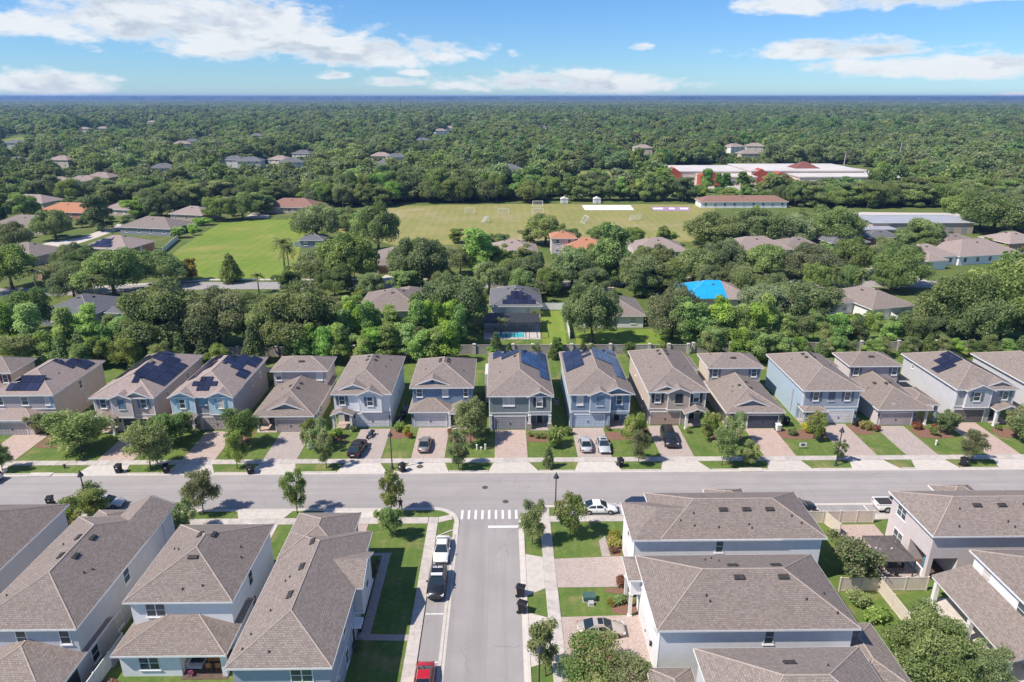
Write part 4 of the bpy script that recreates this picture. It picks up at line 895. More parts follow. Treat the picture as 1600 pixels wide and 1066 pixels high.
# corner house
H = House('house', -19, 56, 'corner house with a long brown roof beside the side street')
r = plain_body(H, (-23.4, -14.45, 44.7, 63.7), 'st_bluegrey')
H.wall(-23.0, -16.8, 63.0, 66.85, 0, EZ-0.1, 'st_bluegrey', 'front_wall'); rf = H.hip(-23.45, -16.4, 59.0, 67.25, EZ+0.03, name='front_roof')
H.gable(57.3, 5.6, -13.75, -17.2, EZ, 'st_bluegrey', face='E', over=0.25, m=None); H.mk(MB().box(-14.86, -14.0, 54.9, 59.7, 2.9, EZ-0.1), 'bay_wall', 'st_lgrey'); H.mk(MB().box(-14.9, -13.9, 54.8, 59.8, 2.74, 2.899), 'bay_trim', 'white_trim')
H.window('S', 45.12, -17.2, 4.2, 1.75, 1.4, cols=2); H.band('E', -14.87, 45.2, 63.2, 2.75, 2.9, None, 0.05)
for y, z in ((62.1, 0.9), (50.7, 0.6), (47.2, 0.6), (62.0, 4.1), (50.7, 4.1)): H.window('E', -14.87, y, z, 0.9, 1.5)
H.window('E', -14.0, 57.3, 4.0, 1.1, 1.4); H.door('E', -14.87, 53.6)
H.mk(MB().box(-14.8, -13.9, 53.0, 54.4, 2.55, 2.68), 'porch_canopy', 'white_trim')
for y in (51.6, 55.6, 59.6): H.vent(r, -19.75, y, 0.95, 0.5)
for x, y in ((-21.2, 50.3), (-20.6, 62), (-20.4, 60.8), (-21.0, 54.2), (-20.7, 54.6), (-22.2, 47.9), (-20.0, 45.9), (-22.4, 46.3)): H.pipe(r, x, y)
# right of the side street: two houses facing it
H = House('house', 24, 66, 'white house with long brown roof at the street corner, facing the side street')
e = (13.7, 30.0, 61.7, 69.0); H.wall(14.12, 17.19, 62.12, 68.58, 0, EZ-0.1, 'st_white'); r = H.hip(*e, EZ, caps=False); H.wall(17.2, 34.5, 62.12, 70.5, 0, EZ-0.11, 'st_white', 'side_wall'); r2 = H.hip(16.8, 34.88, 61.72, 70.9, EZ+0.04, name='main_roof')
H.mk(MB().box(14.08, 14.12, 62.1, 68.6, 0.0, 5.95), 'front_siding', 'st_white'); H.window('S', 62.12, 23.4, 4.2, 0.75, 1.5)
H.window('W', 14.08, 65.2, 4.0, 0.9, 1.5); H.lantern('W', 14.08, 62.6, 2.1); H.garage('W', 14.08, 62.9, 66.6, 2.2, 'gd_white')
H.hip(24.6, 29.4, 69.0, 73.2, 5.2, 0.50, name='front_roof'); H.wall(25.0, 29.0, 70.55, 72.8, 0, 5.1, 'st_lgrey', 'front_wall')
for x in (24.4, 27.0, 29.6): H.vent(r2, x, 65.0, 0.95, 0.5)
for x, y in ((19.4, 63.8), (20.8, 63.2), (23.4, 63.0), (21.0, 64.6), (26.8, 63.3), (27.0, 62.9), (31.8, 64.2), (32.6, 63.4)): H.pipe(r2 if x > 20 else r, x, y)
H = House('house', 24, 53.5, 'white house with long brown roof and deep porch behind the beige sedan')
e = (13.6, 31.95, 48.5, 59.1); r = plain_body(H, e, 'st_white')
H.mk(MB().box(13.98, 14.02, 48.9, 58.7, 0.0, 5.95), 'front_siding', 'st_white'); H.window('S', 48.92, 23.95, 4.15, 0.75, 1.5)
H.garage('W', 13.98, 51.6, 56.4, 2.2, 'gd_white'); H.lantern('W', 13.98, 51.2, 2.1); H.window('W', 13.98, 50.2, 4.1, 0.9, 1.4); H.window('W', 13.98, 57.3, 4.1, 0.9, 1.4)
H.hip(12.5, 15.0, 56.6, 60.4, 5.0, 0.4, name='porch_roof', caps=False); H.wall(12.9, 13.95, 57.0, 60.0, 2.9, 4.9, 'st_white', 'porch_wall'); H.post(13.0, 57.2, 2.95); H.post(13.0, 59.8, 2.95)
for x in (22.2, 26.4):
    H.vent(r, x, 53.0, 1.0, 0.5); H.vent(r, x, 54.8, 1.0, 0.5)
for x, y in ((20.2, 57), (21.0, 57.6), (21.4, 56.5), (18.7, 51.4), (18.9, 50.9), (27.9, 51), (30.0, 52), (30.3, 49.8)): H.pipe(r, x, y)
H.hip(30.2, 35.4, 44.6, 52.6, 3.0, 0.34, name='lanai_roof'); H.post(34.9, 45.1, 2.9, 0.4); H.post(34.9, 52.1, 2.9, 0.4); H.mk(MB().box(31.54, 35.1, 44.9, 52.3, -0.02, 0.08), 'lanai_floor', 'concrete')
H = House('house', 26, 40, 'brown roof of the house at the bottom edge, right of the flowering shrubs')
e = (16.3, 30.7, 35.6, 46.4); r = plain_body(H, e, 'st_lgrey'); H.vent(r, 23.2, 43.2, 1.0, 0.5); H.pipe(r, 26, 42.6)
H.hip(12.6, 16.6, 42.0, 47.4, 3.0, 0.36, name='porch_roof'); H.post(13.0, 42.4, 2.9); H.post(13.0, 47.0, 2.9)
# far right of the foreground
H = House('house', 57, 66, 'pinkish white house with a long brown roof and patio recess at the right')
e = (46.5, 70, 61.95, 71.0); x0, x1, y0, y1 = e[0]+IN, e[1]-IN, e[2]+IN, e[3]-IN
H.wall(x0, x1, y0, y1, 2.9, EZ-0.1, 'st_rose', 'upper_wall'); H.wall(x0, x1, y0+3.6, y1, 0, 2.9, 'st_rose', 'lower_wall'); H.wall(50.2, x1, y0, y0+3.59, 0, 2.9, 'st_rose', 'lower_wall')
H.mk(MB().box(x0, x0+0.5, y0, y0+0.5, 0, 2.9), 'patio_pier', 'st_rose'); H.mk(MB().box(x0, x0+0.22, y0+0.51, y0+3.6, 0, 0.95), 'patio_wall', 'st_white'); H.mk(MB().box(x0+0.23, 50.1, y0+0.1, y0+3.55, 0, 0.07), 'patio_floor', 'deck_brown')
r = H.hip(*e, EZ)
H.window('W', x0, 68.4, 4.15, 1.7, 1.45, cols=2); H.window('W', x0, 68.2, 0.75, 1.7, 1.5, cols=2)
for x in (53.2, 56.0, 58.9): H.vent(r, x, 65.4, 0.95, 0.5)
for x, y in ((51.0, 65.0), (49.9, 63.0), (55.6, 63.5), (56, 62.9)): H.pipe(r, x, y)
H.hip(53.0, 58.0, 69.4, 73.6, 5.3, 0.50, name='front_roof'); H.wall(53.4, 57.6, 70.65, 73.2, 0, 5.2, 'st_rose', 'front_wall')
H = House('house', 56, 52, 'white house with a wide lean-to patio roof in the bottom right corner')
e = (48.95, 68, 44.0, 59.6); r = plain_body(H, e, 'st_white')
for y in (57.1, 52.1): H.window('W', e[0]+IN, y, 4.1, 1.0, 1.4)
H.mk(MB().loft([[(45.5, 47.6, 2.75), (49.35, 47.6, 4.1), (49.35, 59.4, 4.1), (45.5, 59.4, 2.75)], [(45.5, 47.6, 2.98), (49.35, 47.6, 4.33), (49.35, 59.4, 4.33), (45.5, 59.4, 2.98)]]), 'patio_roof_frame', 'white_trim')
tp = MB().face((45.45, 47.5, 3.0), (49.36, 47.5, 4.37), (49.36, 59.5, 4.37), (45.45, 59.5, 3.0)); tp.v = [(a-56, b-52, c) for a, b, c in tp.v]
me = tp.mesh('patio_roof'); uv_slope(me); mkobj('patio_roof', me, 'shingles_brown', H.root)
for y in (48.1, 53.4, 58.9): H.post(45.9, y, 2.76, 0.42)
H.mk(MB().box(45.4, 49.3, 47.6, 59.4, 0, 0.08), 'patio_floor', 'concrete')
# ------------------------------------------------------------------ trees and plants
def leaf_mesh(name, P, N, size, tint, m, seed=0, aspect=1.5, flat=0.7):
    """one leaf-cluster face per point: P points, N preferred normals, tint 0..1"""
    rg = np.random.default_rng(seed); n = len(P)
    nr = N*flat + np.array([-0.10, -0.10, 0.50]) + rg.normal(size=(n, 3))*0.85; nr /= np.linalg.norm(nr, axis=1)[:, None]+1e-9
    t = rg.normal(size=(n, 3)); t -= nr*(t*nr).sum(1)[:, None]; t /= np.linalg.norm(t, axis=1)[:, None]+1e-9
    b = np.cross(nr, t); s = (np.asarray(size)*rg.uniform(0.65, 1.35, n))[:, None]
    k = rg.uniform(0.25, 0.75, n)[:, None]
    V = np.empty((n, 4, 3)); V[:, 0] = P-t*s*aspect*0.5; V[:, 1] = P-b*s*0.5+t*s*(k-0.5)*0.6+nr*s*0.12; V[:, 2] = P+t*s*aspect*0.5; V[:, 3] = P+b*s*0.5-t*s*(k-0.5)*0.6+nr*s*0.12
    me = bpy.data.meshes.new(name); me.vertices.add(4*n); me.loops.add(4*n); me.polygons.add(n)
    me.vertices.foreach_set('co', V.reshape(-1).astype(np.float32))
    me.loops.foreach_set('vertex_index', np.arange(4*n, dtype=np.int32))
    me.polygons.foreach_set('loop_start', np.arange(0, 4*n, 4, dtype=np.int32)); me.polygons.foreach_set('loop_total', np.full(n, 4, dtype=np.int32))
    at = me.attributes.new('tint', 'FLOAT', 'FACE'); at.data.foreach_set('value', np.clip(tint, 0, 1).astype(np.float32))
    me.update(calc_edges=True); me.materials.append(MATS[m]); return me

def crown_points(rg, lobes, n, shell=0.5, droop=0.0):
    """points spread through lobes (x, y, z, rx, rz), thicker towards the outside"""
    w = np.array([l[3]**2 for l in lobes]); w = w/w.sum(); idx = rg.choice(len(lobes), n, p=w); L = np.array(lobes)[idx]
    d = rg.normal(size=(n, 3)); d /= np.linalg.norm(d, axis=1)[:, None]
    flip = (d[:, 2] < -0.35) & (rg.random(n) < 0.6); d[flip, 2] *= -1
    r = 1-shell*rg.random(n)**1.6 if shell < 0.7 else 0.2+1.12*rg.beta(2.2, 1.7, n); r += (rg.random(n) < 0.12)*rg.random(n)*0.28; r *= 1+0.16*np.sin(d[:, 0]*7+L[:, 0]*3)*np.sin(d[:, 1]*6+L[:, 1]*5)
    P = L[:, :3]+d*np.stack([L[:, 3], L[:, 3], L[:, 4]], 1)*r[:, None]
    return P, d, r, idx

PROTO = {}
def proto(kind, variant, height, width, lobes_fn, leaf, n, size, trunk_r, seed, trunk_h=0.35, limbs=6, bark='bark', flat=0.7, shell=0.55, aspect=1.5):
    rg = np.random.default_rng(seed)
    lobes = lobes_fn(rg, height, width)
    P, N, r, idx = crown_points(rg, lobes, n, shell)
    zlo, zhi = P[:, 2].min(), P[:, 2].max()
    lt = rg.uniform(-0.27, 0.27, len(lobes))[idx]
    tint = 0.47+lt+rg.normal(0, 0.22, n)
    c = leaf_mesh('crown', P, N, size, tint, leaf, seed, aspect, flat)
    mb = MB(); th = height*trunk_h
    mb.tube([(0, 0, -0.15), (0, 0, th*0.1), (rg.normal()*0.04*th, rg.normal()*0.04*th, th)], [trunk_r*1.35, trunk_r, trunk_r*0.78], 8)
    order = rg.permutation(len(lobes))[:limbs]
    for k in order:
        l = lobes[k]; mid = np.array([l[0]*0.45, l[1]*0.45, th+(l[2]-th)*0.5]); end = np.array([l[0]*0.85, l[1]*0.85, l[2]])
        mb.tube([(0, 0, th*0.93), tuple(mid+rg.normal(size=3)*0.03*width), tuple(end)], [trunk_r*0.6, trunk_r*0.38, trunk_r*0.12], 5)
    t = mb.mesh('trunk', True); t.materials.append(MATS[bark])
    PROTO[(kind, variant)] = (t, c, height, width)

def lobes_round(k=16, low=0.32, big=0.30, spread=0.68):
    def f(rg, h, w):
        L = []
        for i in range(k):
            a = rg.random()*6.283; u = rg.random()**0.5; z = low+(0.96-low)*rg.random()
            env = math.sqrt(max(0.05, 1-((z-0.58)/0.46)**2))
            rr = w/2*spread*u*env; R_ = w*big*rg.uniform(0.65, 1.1)*(0.75+0.25*env)*0.62
            L.append((rr*math.cos(a), rr*math.sin(a), h*z-R_*0.35, R_, R_*rg.uniform(0.65, 0.9)))
        L.append((0, 0, h*0.60, w*0.30, h*0.22))
        return L
    return f
def lobes_oak(k=24):
    def f(rg, h, w):
        L = []
        for i in range(k):
            a = i*2.39996+rg.normal()*0.25; u = math.sqrt((i+0.5)/k)
            z = 0.78-0.34*u**2+rg.normal()*0.10; R_ = w*rg.uniform(0.075, 0.19)
            q = rg.uniform(0.36, 0.47); L.append((w*q*u*math.cos(a), w*q*u*math.sin(a), h*z, R_, R_*rg.uniform(0.6, 0.95)))
        for i in range(9):
            a = rg.random()*6.283; u = rg.uniform(0.2, 0.52); R_ = w*rg.uniform(0.05, 0.085); L.append((w*u*math.cos(a), w*u*math.sin(a), h*(1.0-0.75*u+rg.normal()*0.06)-R_, R_, R_*1.1))
        for i in range(7):
            a = i*0.9; L.append((w*0.33*math.cos(a), w*0.33*math.sin(a), h*0.38, w*0.14, w*0.11))
        return L
    return f
def lobes_cone(rg, h, w):
    L = []
    for i in range(22):
        z = 0.14+0.82*(i/21); rr = w/2*(1-z*0.85)*0.55; a = i*2.4
        R_ = w*0.26*(1.12-z)+0.05*w; L.append((rr*math.cos(a), rr*math.sin(a), h*z, R_, R_*1.0))
    return L
def lobes_open(rg, h, w):      # airy vase of separate tufts
    L = []
    for i in range(26):
        a = rg.random()*6.283; z = rg.uniform(0.36, 1.0); rr = w/2*(0.25+0.75*min(1, (z-0.2)*1.5))*rg.uniform(0.3, 1.0)*(1.0 if z < 0.82 else 0.6)
        R_ = w*rg.uniform(0.075, 0.14); L.append((rr*math.cos(a), rr*math.sin(a), h*z-R_, R_, R_*1.1))
    return L
def lobes_pine(rg, h, w):
    L = []
    for i in range(20):
        z = rg.uniform(0.34, 1.0); a = rg.random()*6.283; rr = w*0.46*(1.08-z)*rg.uniform(0.5, 1.25)
        R_ = w*rg.uniform(0.13, 0.20); L.append((rr*math.cos(a), rr*math.sin(a), h*z-0.2, R_, R_*0.75))
    return L
def lobes_bush(rg, h, w):
    L = []
    for i in range(9):
        a = rg.random()*6.283; u = rg.random()**0.5*0.62; R_ = w*rg.uniform(0.20, 0.30)
        L.append((w/2*u*math.cos(a), w/2*u*math.sin(a), h*rg.uniform(0.35, 0.72), R_, min(R_, h*0.34)))
    return L
for v in range(4): proto('street', v, 6.0, 4.6, lobes_round(30, 0.34, 0.27, 0.95), 'leaf_street', 10000, 0.135, 0.09, 10+v, 0.34, 9, shell=0.75)
for v in range(3): proto('tuft', v, 6.0, 4.6, lobes_open, 'leaf_street', 6500, 0.14, 0.09, 20+v, 0.32, 16, shell=0.9)
for v in range(3): proto('crape', v, 5.0, 5.0, lobes_open, 'leaf_crape', 9500, 0.14, 0.07, 30+v, 0.12, 20, shell=0.9)
for v in range(5): proto('oak', v, 11.0, 13.0, lobes_oak(26), 'leaf_oak', 24000, 0.255, 0.42, 40+v, 0.30, 9, shell=0.38)
for v in range(4): proto('grey', v, 11.0, 14.0, lobes_oak(30), 'leaf_grey', 25000, 0.255, 0.45, 50+v, 0.30, 9, shell=0.38)
for v in range(4): proto('bright', v, 9.0, 6.5, lobes_round(20, 0.16, 0.34, 0.8), 'leaf_bright', 12000, 0.215, 0.16, 60+v, 0.25, 7, shell=0.45)
for v in range(3): proto('dark', v, 8.0, 5.5, lobes_cone, 'leaf_dark', 8000, 0.24, 0.16, 70+v, 0.12, 6, shell=0.38)
for v in range(3): proto('pine', v, 14.0, 7.5, lobes_pine, 'leaf_bright', 10000, 0.28, 0.20, 80+v, 0.60, 12, shell=0.8)
for v in range(3): proto('tall', v, 13.0, 9.0, lobes_round(26, 0.18, 0.30, 0.85), 'leaf_oak', 20000, 0.27, 0.25, 90+v, 0.30, 8, shell=0.38)
proto('bigcrape', 0, 6.0, 9.0, lobes_oak(28), 'leaf_yard', 26000, 0.14, 0.12, 201, 0.12, 20, shell=0.6)
proto('bigcrape', 1, 5.0, 6.0, lobes_round(24, 0.15, 0.28, 0.9), 'leaf_crapelite', 18000, 0.125, 0.10, 202, 0.12, 20, shell=0.7)
proto('autumn', 0, 7.0, 5.0, lobes_round(16, 0.2, 0.34, 0.8), 'leaf_autumn', 7000, 0.24, 0.14, 97, 0.22, 6)
proto('cone', 0, 3.4, 1.9, lobes_cone, 'leaf_dark', 2200, 0.17, 0.06, 98, 0.15, 4)
for v in range(3): proto('bush', v, 1.2, 1.6, lobes_bush, 'leaf_street', 900, 0.13, 0.03, 100+v, 0.2, 3)
for v in range(2): proto('yellow', v, 1.2, 1.8, lobes_bush, 'leaf_yellow', 1300, 0.14, 0.03, 110+v, 0.2, 3)
for v in range(2): proto('redbush', v, 1.2, 1.6, lobes_bush, 'leaf_red', 1000, 0.14, 0.03, 120+v, 0.2, 3)
for v in range(2): proto('gbush', v, 1.6, 2.0, lobes_bush, 'leaf_bright', 1400, 0.17, 0.03, 130+v, 0.2, 3)

def palm_proto(v, h, seed):
    rg = np.random.default_rng(seed); P = []; N = []; S = []; mb = MB()
    mb.tube([(0, 0, -0.1), (0.05, 0, h*0.5), (0.12, 0.05, h)], [0.24, 0.18, 0.17], 8)
    for k in range(26):
        a = k*2.4+rg.normal()*0.1; el = rg.uniform(-0.45, 1.15); L_ = rg.uniform(2.1, 2.8)
        for q in range(22):
            t = (q+1)/22; rr = L_*t*math.cos(el*0.8); z = h+L_*(math.sin(el)*t-0.55*t*t)
            for sd in (-1, 1):
                wv = 0.42*math.sin(math.pi*min(1, t*0.9+0.08)); off = sd*wv*0.5
                P.append((rr*math.cos(a)-off*math.sin(a), rr*math.sin(a)+off*math.cos(a), z-abs(off)*0.5)); N.append((-math.sin(a)*sd*0.5, math.cos(a)*sd*0.5, 0.8)); S.append(0.20)
        mb.tube([(0, 0, h), (L_*0.5*math.cos(a)*math.cos(el*.8), L_*0.5*math.sin(a)*math.cos(el*.8), h+L_*(math.sin(el)*0.5-0.14))], [0.03, 0.015], 3, False)
    P, N, S = np.array(P), np.array(N), np.array(S)
    c = leaf_mesh('crown', P, N, S, 0.5+rg.normal(0, 0.2, len(P)), 'leaf_palm', seed, 2.0, 1.2)
    t = mb.mesh('trunk', True); t.materials.append(MATS['palm_bark']); PROTO[('palm', v)] = (t, c, h+1.0, 5.2)
for v in range(2): palm_proto(v, 6.0+v*1.2, 140+v)
NVAR = {}
for (k, v) in PROTO: NVAR[k] = max(NVAR.get(k, 0), v+1)
PLANT_CAT = dict(bush='shrub', yellow='shrub', redbush='shrub', gbush='shrub')
PLANT_NAME = dict(street='street_tree', tuft='street_tree', crape='crape_myrtle', bigcrape='crape_myrtle', oak='oak_tree', grey='oak_tree', bright='leafy_tree', dark='evergreen_tree', pine='pine_tree', tall='oak_tree', autumn='autumn_tree', cone='young_tree', bush='shrub', yellow='shrub', redbush='shrub', gbush='shrub', palm='palm_tree')
prnd = random.Random(5)
TREES = []
def plant(kind, x, y, h, w, label=None, group=None, v=None, rz=None):
    v = prnd.randrange(NVAR[kind]) if v is None else v
    t, c, ph, pw = PROTO[(kind, v)]
    o = empty(PLANT_NAME[kind], (x, y, 0), label, PLANT_CAT.get(kind, 'tree'), group, prnd.random()*6.283 if rz is None else rz)
    o.scale = (w/pw, w/pw*prnd.uniform(0.93, 1.07), h/ph)
    mkobj('stems' if kind in PLANT_CAT else 'trunk', t, None, o); mkobj('foliage' if kind in PLANT_CAT else 'crown', c, None, o)
    if label is None: TREES.append((o, kind, x, y, h, w))
    return o

# street trees and front-garden trees: (kind, x, y, height, crown width, what singles it out)
NEAR = [
 ('tuft', -26.9, 76.4, 6.5, 3.8, 'slim young tree on the verge, behind the corner house'),
 ('street', -39.1, 76.6, 6.1, 3.9, 'round young tree on the near verge behind the covered patio house'),
 ('street', -52.8, 76.2, 4.7, 4.3, 'dark young tree leaning over the silver car at the near kerb'),
 ('crape', -53.6, 71.8, 5.1, 4.8, 'pale flowering crape myrtle left of the silver car at the near kerb'),
 ('crape', -39.4, 71.6, 4.8, 4.5, 'crape myrtle right behind the pale lilac house with the long hip roof'),
 ('tuft', -14.6, 75.7, 6.9, 4.1, 'airy young tree on the verge beside the standing person'),
 ('crape', -13.8, 71.0, 4.9, 3.7, 'small red tipped crape myrtle in the lawn of the corner house'),
 ('street', 3.4, 69.5, 6.4, 3.2, 'bushy upright tree on the verge at the end of the crosswalk'),
 ('crape', 8.3, 71.0, 5.4, 4.8, 'spreading crape myrtle in front of the white car in the parking bay'),
 ('tuft', 3.8, 49.5, 6.7, 4.0, 'young tree on the verge in front of the street lamp near the bottom edge'),
 ('crape', -73.5, 98.8, 4.3, 4.7, 'small crape myrtle above the long yellow hedge'),
 ('street', -64.4, 93.2, 7.1, 8.1, 'wide round tree on the lawn left of the navy garage'),
 ('street', -72.4, 87.5, 4.9, 3.1, 'tree at the left edge of the picture beside the pale car'),
 ('crape', -51.5, 94.9, 6.2, 8.6, 'large crape myrtle in front of the house with aqua gables'),
 ('street', -51.1, 87.4, 7.4, 6.0, 'full round tree on the far verge right of the navy garage driveway'),
 ('street', -40.4, 94.5, 6.8, 5.3, 'dark tree between the aqua gabled house and the beige split house'),
 ('street', -38.8, 87.8, 6.0, 3.3, 'upright young tree on the verge beside the single bin at the kerb'),
 ('crape', -28.8, 93.5, 5.1, 4.7, 'crape myrtle left of the white house porch'),
 ('street', -30.0, 94.0, 4.9, 2.5, 'narrow dark tree at the corner of the beige split house'),
 ('tuft', -25.9, 87.9, 5.3, 3.3, 'thin young tree on the verge near the black car and motorcycle'),
 ('street', -5.2, 95.3, 7.1, 5.7, 'round tree in front of the porch of the medium blue house'),
 ('tuft', -6.6, 87.3, 6.2, 4.0, 'small tree on the verge right of the grey sedan driveway'),
 ('cone', 6.5, 87.5, 3.6, 1.8, 'tiny cone shaped tree on the far verge behind the lamp post'),
 ('gbush', 7.8, 94.1, 3.2, 3.2, 'light green little tree beside the row of clipped balls'),
 ('crape', 20.1, 95.0, 5.4, 4.6, 'leafy small tree at the arched porch of the blue house'),
 ('street', 19.9, 88.8, 5.4, 3.2, 'young tree on the far verge left of the black SUV'),
 ('crape', 31.9, 94.8, 5.2, 4.0, 'feathery small tree beside the gabled porch of the tan house'),
 ('street', 32.0, 87.9, 6.2, 3.5, 'dark young tree on the verge before the cream split house'),
 ('crape', 35.8, 94.5, 5.5, 4.2, 'light green tree left of the navy garage of the cream split house'),
 ('tuft', 36.0, 87.9, 3.9, 3.7, 'pale young tree on the verge beside the navy garage driveway'),
 ('crape', 49.0, 95.2, 4.7, 3.8, 'dense little tree among yellow shrubs at the powder blue house'),
 ('tuft', 49.5, 88.8, 3.7, 2.6, 'thin young tree on the verge right of the leaning lamp post'),
 ('crape', 70.5, 96.9, 4.2, 4.3, 'rounded tree between the last two driveways'),
 ('street', 69.2, 88.3, 5.2, 3.6, 'young tree on the verge above the bin at the far right'),
 ('crape', 80.9, 94.6, 5.5, 5.2, 'leafy tree at the right edge before the pale grey house'),
 ('crape', 38.8, 62.3, 5.9, 7.0, 'flowering tree in the back yard beside the broken canopy'),
]
BX, BY = (39.88, 49.81)
for (k, x, y, h, w, lb) in NEAR: plant(k, x, y, h, w, lb)
plant('bigcrape', BX, BY, 5.6, 8.4, 'large olive green tree in the back yard at the bottom right', v=0)
plant('bigcrape', BX+3.6, BY-1.6, 4.2, 5.0, 'leafy tree joined to the large olive green one in the bottom right yard')
plant('bigcrape', 8.4, 48.8, 4.9, 6.2, 'tall flowering shrub tree overlapping the beige sedan', v=1)
plant('bigcrape', 11.2, 46.6, 4.0, 5.6, 'broad flowering shrub tree at the bottom edge', v=1)
plant('bigcrape', 7.2, 45.6, 3.4, 4.6, 'bright shrub at the bottom edge right of the street lamp', v=1)
# ------------------------------------------------------------------ vehicles
CARS = dict(
 sedan=dict(L=4.75, W=1.84, wb=(0.95, 3.72), r=0.33, low=[(0,.44,.56,.58),(.08,.34,.64,.72),(.3,.24,.70,.84),(.9,.20,.78,.90),(1.4,.20,.90,.91),(2.6,.20,.93,.91),(3.8,.20,.96,.90),(4.4,.24,.95,.84),(4.66,.34,.88,.74),(4.75,.46,.80,.62)],
            cab=[(1.30,.90,.88,.76),(2.15,.95,1.40,.56),(3.20,.96,1.42,.56),(4.10,.95,.97,.72)]),
 suv=dict(L=4.95, W=1.98, wb=(0.95, 3.85), r=0.39, low=[(0,.5,.78,.66),(.08,.40,.90,.80),(.35,.30,1.0,.92),(1.1,.26,1.06,.99),(1.5,.26,1.10,1.0),(3.0,.26,1.12,1.0),(4.5,.28,1.12,.97),(4.86,.36,1.08,.88),(4.95,.5,.95,.76)],
            cab=[(1.40,1.08,1.06,.88),(2.15,1.10,1.70,.66),(4.10,1.11,1.72,.66),(4.82,1.10,1.12,.84)]),
 bigsuv=dict(L=5.6, W=2.05, wb=(1.0, 4.35), r=0.42, low=[(0,.5,.95,.82),(.1,.38,1.08,.92),(.4,.32,1.14,.98),(1.3,.28,1.18,1.02),(1.7,.28,1.2,1.02),(3.4,.28,1.22,1.02),(5.2,.30,1.22,1.0),(5.52,.38,1.18,.92),(5.6,.5,1.0,.82)],
            cab=[(1.55,1.18,1.18,.90),(2.25,1.2,1.86,.72),(4.95,1.2,1.88,.72),(5.48,1.2,1.24,.86)]),
 pickup=dict(L=5.7, W=2.0, wb=(1.0, 4.5), r=0.42, low=[(0,.5,.95,.80),(.1,.38,1.06,.90),(.4,.34,1.12,.96),(1.3,.30,1.15,1.0),(1.7,.30,1.16,1.0),(3.2,.30,1.18,1.0),(3.55,.30,1.18,1.0),(5.6,.34,1.18,.99),(5.7,.5,1.12,.95)],
            cab=[(1.45,1.14,1.14,.88),(2.1,1.16,1.82,.72),(3.2,1.16,1.82,.72),(3.5,1.16,1.18,.84)]))
def ring(x, z0, z1, hw, top=0.86, n=4):
    """rounded cross-section of the lower body"""
    zm = z0+(z1-z0)*0.45
    return [(x, -hw*0.90, z0), (x, -hw, z0+0.10), (x, -hw, zm), (x, -hw*0.985, z1-0.12), (x, -hw*top, z1), (x, hw*top, z1), (x, hw*0.985, z1-0.12), (x, hw, zm), (x, hw, z0+0.10), (x, hw*0.90, z0)]
